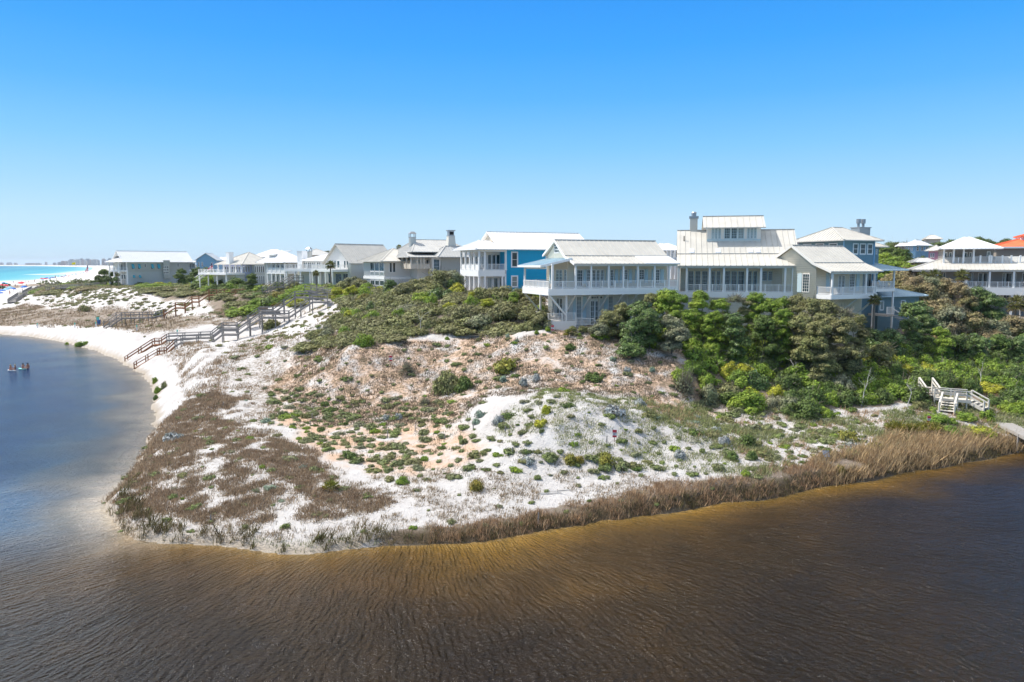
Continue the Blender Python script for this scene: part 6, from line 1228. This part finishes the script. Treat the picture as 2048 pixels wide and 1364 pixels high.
rt = boardwalk('lagoon_stairs', 'long double stairway climbing from the lagoon, brown at the foot and grey above', [near, far], [[w_brown] * 3 + [w_grey] * 8, [w_brown] * 3 + [w_grey] * 9], 1.7)
O = Vector(near[0])
for (a, b, zz, mt) in ((near[8], near[9], 1.0, w_grey), (far[8], far[9], 1.0, w_tan)):
    A, B = Vector(a) - O, Vector(b) - O; mb = MB(); A = A + (B - A) * .05; B = A + (B - A) * .72
    mb.beam(A + Vector((0, -.75, .75)), B + Vector((0, -.75, .75)), .06, .5); mb.beam(A + Vector((0, -.45, .45)), B + Vector((0, -.45, .45)), .5, .05); mb.build('bench', mt, rt)
dk = MB()
for i in (1, 4, 8, 11):
    a, b = Vector(near[i]) - O, Vector(far[min(i, 12)]) - O
    if i in (8, 11): b = Vector(far[9 if i == 8 else 12]) - O; a = Vector(near[9 if i == 8 else 11]) - O; dk.beam(a + Vector((0, .8, -.02)), b - Vector((0, .8, .02)), 1.2, .06)
dk.build('cross_deck', w_grey, rt)
boardwalk('dune_stairs', 'middle stairway: grey walkway through brown heath, then brown flights up to a bench platform', [mid + [up[0]], up], [w_grey, w_brown], 1.9, 1.15)
boardwalk('beach_stairs', 'dark weathered stairway at the left edge going over the dune to the beach', [[hz3(a, b, c) for a, b, c in ((24, 607, .5), (44, 594, .8), (52, 591, .8), (70, 580, .8), (93, 576, .6), (116, 572, .6))]], [w_grey], 2.4, 1.2)
boardwalk('heath_walkway', 'low dark walkway crossing the brown heath above the pitted sand slope', [[hz3(a, b, .7) for a, b in ((98, 582), (118, 580), (165, 578), (205, 573))]], [w_grey], 2.2, 1.0, 'walkway')
boardwalk('ridge_stairs', 'short grey stairs by the palmetto clump below the dormer house', [lin([(530, 585), (546, 573), (562, 574), (583, 561), (602, 561)], 160, 168)], [w_grey], 1.8, 1.1)
boardwalk('ridge_walkway', 'grey railed walkway crossing the hedge below the sunroom house', [lin([(616, 580), (640, 585), (672, 592), (705, 590), (745, 584)], 146, 136)], [w_grey], 1.5, 1.0, 'walkway')
# white stairs and platform at the right
def W3(px, Y, z): return ((px - 1024) / FPX * Y, Y, z)
def WP(px, py, Y): return tuple(PY(px, py, Y))
P_a, P_b = WP(1866, 793, 75.6), WP(1938, 799, 74.6)                     # platform ends (deck level)
rt = boardwalk('white_stairs', 'pale wooden stairs with railed platform at the foot of the thicket', [[WP(1851, 772, 77.6), P_a, WP(1905, 797, 75.0), P_b, WP(1972, 818, 73.4)], [WP(1899, 803, 74.2), WP(1893, 824, 72.4)]], [w_pale] * 2, 1.3, .9)
O = Vector(WP(1851, 772, 77.6)); a, b = Vector(P_a) - O, Vector(P_b) - O; mb = MB()
mb.beam(a + Vector((.2, -.9, -.12)), b + Vector((-.3, -.9, -.14)), .06, .22); mb.beam(a + Vector((.2, -.9, -.5)), b + Vector((-1.8, -.9, -.6)), .06, .16); mb.build('skirt_board', w_pale, rt)
zk_ = 1.3
for _ in range(4): d0 = PZ(2008, 846, zk_); d1 = PZ(2056, 869, zk_); zk_ = max(float(hgt(*d0[:2])), float(hgt(*d1[:2]))) + .35
d0 = PZ(2008, 846, zk_); d1 = PZ(2056, 869, zk_); e1 = (d1[0] + (d1[0] - d0[0]) * 1.6, d1[1] + (d1[1] - d0[1]) * 1.6, zk_)
boardwalk('dock', 'low grey plank dock reaching over the water at the right edge', [[d0, d1, e1]], [wood('dock_wood', (.30, .275, .25), (.40, .375, .345))], 1.5, 0, 'dock')

# ================================================================ signs, stakes, driftwood
red = M('sign_red', (.55, .06, .07), .5); sgn_w = M('sign_white', (.75, .74, .75), .5); ink = M('sign_ink', (.10, .02, .03), .6); blu = M('sign_blue', (.10, .14, .24), .5); green_p = M('marker_green', (.15, .55, .42), .5); steel = M('sign_steel', (.30, .32, .38), .45); blue_p = M('blue_plastic', (.03, .12, .30), .5)
def hitz(px, py): return hit(px, py)
def warn_sign(px, pybase, hpx, label, w_=.34, red_low=True):
    x, y, z = hitz(px, pybase); H = hpx * y / FPX; r = tag(empty('warning_sign', (x, y, z), random.uniform(-.2, .2)), label, 'sign', 'red and white warning signs'); MB().beam((0, 0, -.2), (0, 0, H - .02), .05, .05).build('post', w_tan, r)
    mb = MB().box(-w_ / 2, w_ / 2, -.055, -.03, H - .62, H); p = mb.build('sign_board', sgn_w, r); MB().box(-w_ / 2 + .01, w_ / 2 - .01, -.062, -.056, H - .24, H - .01).build('red_band', red, p); MB().box(-w_ / 2 + .01, w_ / 2 - .01, -.062, -.056, H - .61, H - .46).build('red_band', red, p)
    t = MB()                             # rows of lettering, too small in the photo to read
    for k in range(3): t.box(-w_ * .36, w_ * .36 - .04 * k, -.061, -.056, H - .31 - .05 * k, H - .29 - .05 * k)
    t.build('lettering', ink, p); return r
warn_sign(782, 736, 24, 'red and white warning sign on a thin post on the peach slope'); warn_sign(1105, 664, 14, 'red and white warning sign by the porch steps of the near house'); warn_sign(1229, 887, 26, 'red and white warning sign on a stake on the white sand hill'); warn_sign(1857, 848, 16, 'red and white warning sign behind the palmetto clump')
x, y, z = hitz(1656, 924); r = tag(empty('information_sign', (x, y, z), .35), 'tilted grey-blue information sign leaning in the shore grass', 'sign')
bd = MB().box(-.32, .32, -.03, 0, .35, .9).build('sign_board', steel, r); bd.rotation_euler = (-.5, .1, 0); t = MB()
for k in range(6): t.box(-.27, .25 - .03 * (k % 3), -.036, -.031, .42 + .075 * k, .445 + .075 * k)
t.build('lettering', sgn_w, bd); MB().beam((0, .25, -.3), (0, .1, .7), .07, .07).build('post', w_grey, r)
for i, (px, py) in enumerate([(75, 656), (192, 655), (274, 662), (150, 656), (355, 672)]):
    x, y, z = hitz(px, py); r = tag(empty('survey_marker', (x, y, z)), f'white and green marker post on the lagoon bank, {("leftmost", "middle one", "near the foot of the grey walkway", "second from the left", "nearest the brown stairs")[i]}', 'marker post', 'marker posts on the lagoon bank'); MB().beam((0, 0, -.2), (0, 0, .75), .16, .16).build('post', sgn_w, r); MB().beam((0, 0, .752), (0, 0, 1.15), .18, .18).build('cap', green_p, r)
x, y, z = hitz(198, 650); r = tag(empty('trash_bin', (x, y, z)), 'dark blue bin with a green sign beside the heath walkway foot', 'bin'); MB().tube((0, 0, 0), (0, 0, 1.1), .38, .42, 10).build('barrel', blue_p, r); MB().tube((0, 0, 1.102), (0, 0, 1.22), .44, .36, 10).build('lid', blue_p, r); MB().box(-.75, -.05, .3, .35, 1.2, 1.85).build('sign_board', green_p, r); MB().beam((-.4, .37, -.1), (-.4, .37, 1.8), .06, .06).build('post', w_grey, r)
for i, (px, py, hh_) in enumerate([(830, 865, 14), (775, 878, 16), (946, 862, 12), (1010, 867, 13), (1024, 906, 12), (1213, 886, 12), (1076, 1052, 22), (421, 1044, 14), (332, 1056, 12), (446, 813, 8), (624, 838, 10), (620, 852, 9), (889, 880, 10), (1998, 800, 10)]):
    x, y, z = hitz(px, py); H = hh_ * y / FPX
    tag(MB().tube((0, 0, -.3), (.03, 0, H), .05, .04, 7).tube((.03, 0, H + .001), (.03, 0, H + .03), .045, .02, 7).build('wooden_stake', w_grey, None, (x, y, z)), ulabel('thin dark wooden stake', x, y), 'stake', 'stakes standing in the sand')
x, y, z = hitz(1112, 989); r = tag(empty('driftwood', (x, y, z + .06), .1), 'bleached driftwood branches lying by the shore grass', 'driftwood'); MB().tube((-1.1, 0, 0), (.4, .1, .04), .05, .03).tube((-.9, .35, 0), (1.3, .5, .1), .045, .025).tube((.1, .1, .05), (1.0, -.2, .16), .03, .015).build('branch', palebark, r)

# ================================================================ people on the lagoon
skin = M('skin', (.50, .27, .18), .6); skin2 = M('tanned_skin', (.36, .18, .12), .6); hair_d = M('dark_hair', (.03, .02, .015), .7); hair_l = M('light_hair', (.38, .27, .15), .7); suit_r = M('coral_swimwear', (.6, .16, .12), .7); suit_b = M('navy_swimwear', (.04, .05, .12), .7)
def body(name, joints, edges, radii, mat):
    me = bpy.data.meshes.new(name); me.from_pydata(joints, edges, []); o = link(name, me); me.materials.append(mat)
    o.modifiers.new('skin', 'SKIN'); o.modifiers.new('sub', 'SUBSURF').levels = 1; o.modifiers['sub'].render_levels = 1
    for v_, r_ in zip(me.skin_vertices[0].data if me.skin_vertices else [], radii): v_.radius = (r_, r_)
    return o
def person_mesh(name, pose, mat):
    """one continuous skinned figure: joints placed for the pose, radii tapering"""
    if pose == 'stand': J = {'pel': (0, 0, .95), 'bel': (0, 0, 1.1), 'che': (0, 0, 1.35), 'nek': (0, -.01, 1.52), 'hed': (0, -.02, 1.66), 'top': (0, -.01, 1.74), 'ls': (-.19, 0, 1.44), 'le': (-.25, .02, 1.17), 'lh': (-.24, -.07, .92), 'rs': (.19, 0, 1.44), 're': (.25, .02, 1.17), 'rh': (.25, -.08, .93), 'lk': (-.1, -.03, .5), 'la': (-.11, 0, .09), 'lt': (-.11, -.16, .03), 'rk': (.1, .02, .5), 'ra': (.11, .05, .09), 'rt': (.11, -.1, .03), 'lp': (-.1, 0, .9), 'rp': (.1, 0, .9)}
    else: J = {'pel': (0, 0, .12), 'bel': (0, -.02, .28), 'che': (0, -.04, .5), 'nek': (0, -.07, .66), 'hed': (0, -.1, .79), 'top': (0, -.1, .88), 'ls': (-.19, -.04, .6), 'le': (-.27, -.12, .36), 'lh': (-.2, -.3, .2), 'rs': (.19, -.04, .6), 're': (.27, -.14, .36), 'rh': (.2, -.32, .22), 'lk': (-.18, -.48, .24), 'la': (-.2, -.82, .06), 'lt': (-.2, -.95, .12), 'rk': (.18, -.46, .26), 'ra': (.22, -.8, .06), 'rt': (.22, -.93, .12), 'lp': (-.1, -.06, .11), 'rp': (.1, -.06, .11)}
    rad = {'pel': .13, 'bel': .12, 'che': .15, 'nek': .055, 'hed': .095, 'top': .07, 'ls': .065, 'le': .045, 'lh': .035, 'rs': .065, 're': .045, 'rh': .035, 'lk': .06, 'la': .04, 'lt': .035, 'rk': .06, 'ra': .04, 'rt': .035, 'lp': .09, 'rp': .09}
    K = list(J); E = [('pel', 'bel'), ('bel', 'che'), ('che', 'nek'), ('nek', 'hed'), ('hed', 'top'), ('che', 'ls'), ('ls', 'le'), ('le', 'lh'), ('che', 'rs'), ('rs', 're'), ('re', 'rh'), ('pel', 'lp'), ('lp', 'lk'), ('lk', 'la'), ('la', 'lt'), ('pel', 'rp'), ('rp', 'rk'), ('rk', 'ra'), ('ra', 'rt')]
    me = bpy.data.meshes.new(name); me.from_pydata([J[k] for k in K], [(K.index(a), K.index(b)) for a, b in E], []); me.materials.append(mat)
    o = link(name, me); bpy.context.view_layer.objects.active = o; sk = o.modifiers.new('skin', 'SKIN'); sk.use_smooth_shade = True; ss = o.modifiers.new('sub', 'SUBSURF'); ss.levels = ss.render_levels = 1
    if not me.skin_vertices: bpy.ops.object.select_all(action='DESELECT')
    for i, k in enumerate(K): me.skin_vertices[0].data[i].radius = (rad[k], rad[k])
    me.skin_vertices[0].data[0].use_root = True
    dg = bpy.context.evaluated_depsgraph_get(); ev = bpy.data.meshes.new_from_object(o.evaluated_get(dg)); bpy.data.objects.remove(o); bpy.data.meshes.remove(me); ev.name = name
    return ev
BM = {(p, m.name): person_mesh(f'{p}ing_body', p, m) for p in ('stand', 'sit') for m in (skin, skin2)}
def person(x, y, z, pose, m, hair, suit, rz, label, group=None, detail=True):
    o = link('person', BM[(pose, m.name)], None, (x, y, z), rz); tag(o, label, 'person', group)
    hz = 1.70 if pose == 'stand' else .84; hy = -.0 if pose == 'stand' else -.08
    if detail:
        mb = MB(); n = 8; mb.tube((0, hy + .03, hz - .16), (0, hy + .01, hz + .02), .10, .115, 9).tube((0, hy + .01, hz + .021), (0, hy, hz + .09), .112, .05, 9); mb.build('hair', hair, o)
        if pose == 'stand': MB().tube((0, 0, .78), (0, 0, 1.02), .19, .17, 10).build('shorts', suit, o)
        else: MB().tube((0, -.02, .06), (0, -.03, .26), .2, .165, 10).build('swimwear', suit, o)
    return o
board_w = M('white_board', (.72, .72, .70), .35); board_t = M('mint_board', (.25, .62, .55), .35)
def paddleboard(x, y, rz, mat, label):
    V = []; n = 16; Lb, Wb = .85, .33
    for zq, k in ((.03, .9), (.14, 1.0), (.17, .93)): V += [(math.sin(2 * math.pi * i / n) * Wb * k, math.cos(2 * math.pi * i / n) * Lb * k, zq + (.06 if math.cos(2 * math.pi * i / n) > .8 else 0)) for i in range(n)]
    F = [(i, (i + 1) % n, n + (i + 1) % n, n + i) for i in range(n)] + [(n + i, n + (i + 1) % n, 2 * n + (i + 1) % n, 2 * n + i) for i in range(n)] + [tuple(range(2 * n, 3 * n)), tuple(range(n))[::-1]]
    r = tag(empty('paddleboard', (x, y, -.02), rz), label, 'paddleboard', 'paddleboards on the lagoon'); MB().add(V, F).build('hull', mat, r); MB().box(-.18, .18, -.5, .3, .171, .185).build('deck_pad', blue_p if mat is board_w else board_w, r)
xa, ya, _ = PZ(24, 742, 0); xb, yb, _ = PZ(40, 740, 0)
paddleboard(xa, ya, 1.25, board_w, 'white paddleboard carrying two seated people, left of the pair'); paddleboard(xb, yb + .6, 1.2, board_t, 'mint paddleboard with two people close behind it, right of the pair')
person(xa - .25, ya, .13, 'sit', skin, hair_l, suit_r, 1.6, 'fair-haired person in coral sitting on the white paddleboard, leftmost'); person(xa + .55, ya + .1, .13, 'sit', skin2, hair_l, suit_b, -1.2, 'person in dark swimwear sitting at the right end of the white board')
person(xb + .15, yb + .5, .14, 'sit', skin, hair_d, suit_r, 1.4, 'dark-haired person sitting on the mint paddleboard'); person(xb + .65, yb + 1.0, -.75, 'stand', skin2, hair_d, suit_b, 1.2, 'dark-haired person standing waist deep beside the mint board, rightmost of the four')

# ================================================================ beach: flags, umbrellas, people
yel = M('yellow_flag', (.75, .68, .02), .7)
x, y, z = PY(153, 556, 450); g = float(hgt(x, y)); H = PY(152, 524, 450)[2] - g
r = tag(empty('flagpole', (x, y, g)), 'tall pole flying a yellow warning flag over the beach dunes', 'flagpole'); MB().tube((0, 0, -1), (0, 0, H), .12, .06, 8).build('pole', sgn_w, r)
mb = MB(); n = 8; L_f = 2.3; V = []
for i in range(n + 1): t = i / n; V += [(-t * L_f, .25 * math.sin(t * 6), H - .1 - .6 * t * .6), (-t * L_f, .25 * math.sin(t * 6 + .5), H - 1.45 + .35 * t - .5 * t)]
mb.add(V, [(2 * i, 2 * i + 2, 2 * i + 3, 2 * i + 1) for i in range(n)]); mb.build('flag', yel, r)
st_r = M('flag_red', (.55, .03, .06), .7); st_w = M('flag_white', (.75, .72, .72), .7); st_b = M('flag_blue', (.02, .03, .12), .7)
def nation_flag(x, y, g, H, W_, Hf, label, drop=True):
    """a flag hanging in folds: blue field above, red and white stripes running down"""
    r = tag(empty('national_flag', (x, y, g)), label, 'flag'); MB().tube((0, 0, -.5), (0, 0, H), .04 * H / 3, .03 * H / 3, 7).build('pole', sgn_w, r)
    b = MB(); n = 6; rows = 9
    def pt(i, j): t = j / rows; wv_ = W_ * (.25 + .75 * t); return (-wv_ * i / n, .12 * W_ * math.sin(i * 2.2 + j * .6), H - Hf * t - .12 * Hf * (i / n))
    s = {0: MB(), 1: MB(), 2: MB()}
    for j in range(rows):
        for i in range(n): k = 0 if j < 4 else (1 if (i + j // 3) % 2 else 2); s[k].add([pt(i, j), pt(i + 1, j), pt(i + 1, j + 1), pt(i, j + 1)], [(0, 3, 2, 1)])
    c = s[1].build('red_stripes', st_r, r); s[2].build('white_stripes', st_w, r); u = s[0].build('blue_field', st_b, r); q = MB()
    for j in range(4):
        for i in range(3): p = pt(i * 2 + .5 + (j % 2) * .5, j + .5); q.tube((p[0], p[1] - .06 * W_, p[2]), (p[0], p[1] - .07 * W_, p[2]), .045 * W_, .001, 5)
    q.build('stars', st_w, u)
x, y, z = PY(177, 545, 800); nation_flag(x, y, float(hgt(x, y)), PY(177, 529, 800)[2] - float(hgt(x, y)), 3.6, 7.2, 'huge stars-and-stripes flag hanging among the beach umbrellas')
x, y, z = PY(426, 540, 205); nation_flag(x, y, PY(426, 539, 205)[2] - 2, 4.0, 1.5, 2.0, 'drooping stars-and-stripes flag at the corner of the lavender house deck')
ordw = 'first second third fourth fifth sixth seventh eighth ninth tenth eleventh twelfth thirteenth fourteenth fifteenth sixteenth seventeenth eighteenth nineteenth twentieth twenty-first twenty-second twenty-third twenty-fourth twenty-fifth'.split()
UMB = {}
ucol = {'blue': (.03, .16, .52), 'light blue': (.25, .55, .78), 'red': (.62, .03, .05), 'navy': (.02, .04, .16), 'white': (.75, .75, .74), 'teal': (.02, .32, .40)}
def umb_proto(c):
    m = M('umbrella_' + c.replace(' ', '_'), ucol[c], .7); r = empty('beach_umbrella', (0, 0, 0)); MB().tube((0, 0, 0), (.05, 0, 2.25), .03, .025, 6).build('pole', sgn_w, r); mb = MB(); n = 8; t = (.05, 0, 2.45); V = [t] + [(1.25 * math.cos(2 * math.pi * i / n) + .05, 1.25 * math.sin(2 * math.pi * i / n), 1.85) for i in range(n)] + [(.65 * math.cos(2 * math.pi * i / n) + .05, .65 * math.sin(2 * math.pi * i / n), 2.27) for i in range(n)]
    mb.add(V, [(0, 9 + i, 9 + (i + 1) % n) for i in range(n)] + [(9 + i, 1 + i, 1 + (i + 1) % n, 9 + (i + 1) % n) for i in range(n)]); mb.build('canopy', m, r); return r
def umbrella(x, y, c, label, s=1.0):
    first = c not in UMB
    if first: UMB[c] = umb_proto(c)
    r = UMB[c] if first else copytree(UMB[c]); r.location = (x, y, float(hgt(x, y))); r.scale = (s, s, s); r.rotation_euler = (random.uniform(-.15, .15), random.uniform(-.15, .15), random.uniform(0, 6)); tag(r, label, 'beach umbrella', 'umbrellas on the beach')
ub = 0
def beachpt(px, py):
    x, y, z = PZ(px, py, .9); return x, y
q = random.Random(5)
for px, py, c in [(3, 582, 'red'), (12, 583, 'red'), (0, 590, 'blue'), (6, 592, 'blue'), (2, 597, 'blue'), (14, 588, 'light blue'), (20, 587, 'light blue'), (12, 578, 'teal'), (7, 576, 'blue'), (40, 582, 'red'), (46, 583, 'red'), (44, 580, 'red'), (50, 590, 'blue'), (-10, 588, 'red'), (-18, 592, 'blue'), (26, 590, 'blue')]:
    x, y = beachpt(px, py); umbrella(x, y, c, ulabel(f'{c} beach umbrella', x, y), 1.35)
for i in range(110):
    t = q.random() ** .8; px = 80 + 112 * t + q.uniform(-8, 8); py = 565 - 24 * t + q.uniform(-5, 3.0) * (1.2 - t); x, y = beachpt(px, max(534, py))
    if pip(np.array(x), np.array(y), SEAPOLY) or segdist(np.array(x), np.array(y), COAST) < 18: continue
    c = q.choice(('blue', 'blue', 'blue', 'light blue', 'navy', 'white', 'teal', 'red') if t < .8 else ('blue', 'navy', 'white', 'red'))
    umbrella(x, y, c, f'{c} umbrella in the long crowded row towards the far beach', 1.3)
for i, (px, py) in enumerate([(70, 562), (69, 565), (24.5, 568), (27.5, 567.5), (84, 561), (82, 559), (35, 583), (52, 569), (58, 570), (28, 587), (20, 592), (45, 589), (100, 555), (92, 558), (110, 553), (117, 551), (31, 580), (54, 584), (88, 563)]):
    x, y = beachpt(px, py); person(x, y, float(max(-.4, hgt(x, y))), 'stand', q.choice((skin, skin2)), hair_d, q.choice((suit_r, suit_b)), q.uniform(0, 6), f'distant beachgoer standing, {ordw[i]} of the scattered ones by the surf', 'people on the beach', detail=True).scale = (1.25,) * 3
for i in range(40):
    t = q.random(); px = 90 + 100 * t; py = 562 - 22 * t + q.uniform(-4, 3); x, y = beachpt(px, max(535, py))
    if pip(np.array(x), np.array(y), SEAPOLY): continue
    person(x, y, float(max(-.4, hgt(x, y))), 'stand', q.choice((skin, skin2)), hair_d, suit_b, q.uniform(0, 6), 'tiny standing figure in the crowd on the far beach', 'people on the beach', detail=False).scale = (1.3,) * 3

# ================================================================ skyline
tw = [painted('tower_grey', (.42, .44, .46), .7), painted('tower_pink', (.55, .45, .40), .7), painted('tower_white', (.60, .60, .58), .7)]; slot = M('tower_windows', (.08, .12, .16), .3)
shades = ['grey', 'pinkish', 'pale']; words_ = ['broad slab', 'stepped block', 'slim tower', 'low wing', 'twin-topped block', 'square tower', 'long terrace', 'narrow slab']; places = {}
TW = [(118, 6, 524, 7600), (125, 7, 521.5, 7400), (132, 6, 521.5, 7500), (141, 9, 518, 6600), (148, 6, 519, 6800), (154, 8, 518, 6700), (162, 5, 516.5, 6900), (166, 6, 519, 6600), (170, 4, 520, 6500), (174, 8, 517, 6700), (181, 6, 519, 6500), (187, 9, 518, 6400), (194, 5, 519, 6500), (206, 6, 517, 6800), (212, 4, 520, 6600), (218, 6, 516, 6300), (224, 4, 519, 6300),
                                       (91, 3, 523.5, 9800), (108, 5, 525, 9500), (60, 18, 525.8, 11500), (30, 5, 525.2, 12000), (17, 8, 524.8, 12000), (2, 5, 525, 12000), (75, 9, 525.8, 11000)]
od = sorted(range(len(TW)), key=lambda i: TW[i][0]); rank = {i: k for k, i in enumerate(od)}
for i, (px, w_, pyt, Yd) in enumerate(TW):
    x0, y0, zt = PY(px - w_ / 2, pyt, Yd); x1 = PY(px + w_ / 2, pyt, Yd)[0]; cx = (x0 + x1) / 2; W_ = x1 - x0; H = zt; r = tag(empty('tower_block', (cx, Yd, 0), .15), f'hazy {shades[i % 3]} {words_[i % 8]}, {ordw[rank[i]]} from the left on the far shore', 'tower block', 'tower blocks of the far resort')
    mb = MB().box(-W_ / 2, W_ / 2, 0, W_ * .5 + 20, 0, H * .88).box(-W_ * .3, W_ * .32, 5, W_ * .4 + 12, H * .88, H); mb.build('wall', tw[i % 3], r)
    fl = MB(); nfl = max(2, int(H / 6))
    for k in range(nfl): fl.box(-W_ * .47, W_ * .47, -.4, -.02, H * .86 * (k + .3) / nfl, H * .86 * (k + .7) / nfl)
    fl.build('windows', slot, r)
# ================================================================ haze
hz_ = bpy.data.materials.new('haze'); hz_.use_nodes = True; nn = hz_.node_tree; nn.nodes.remove(nn.nodes['Principled BSDF']); pv = nn.nodes.new('ShaderNodeVolumePrincipled'); pv.inputs['Color'].default_value = (.82, .91, 1, 1); pv.inputs['Density'].default_value = .00005; pv.inputs['Anisotropy'].default_value = 0
nn.links.new(pv.outputs[0], nn.nodes['Material Output'].inputs['Volume'])
HAZE = 1
if HAZE: tag(MB().box(-60000, 20000, -400, 34500, -300, 140).build('haze', hz_), 'thin bluish sea haze', 'haze', kind='stuff')
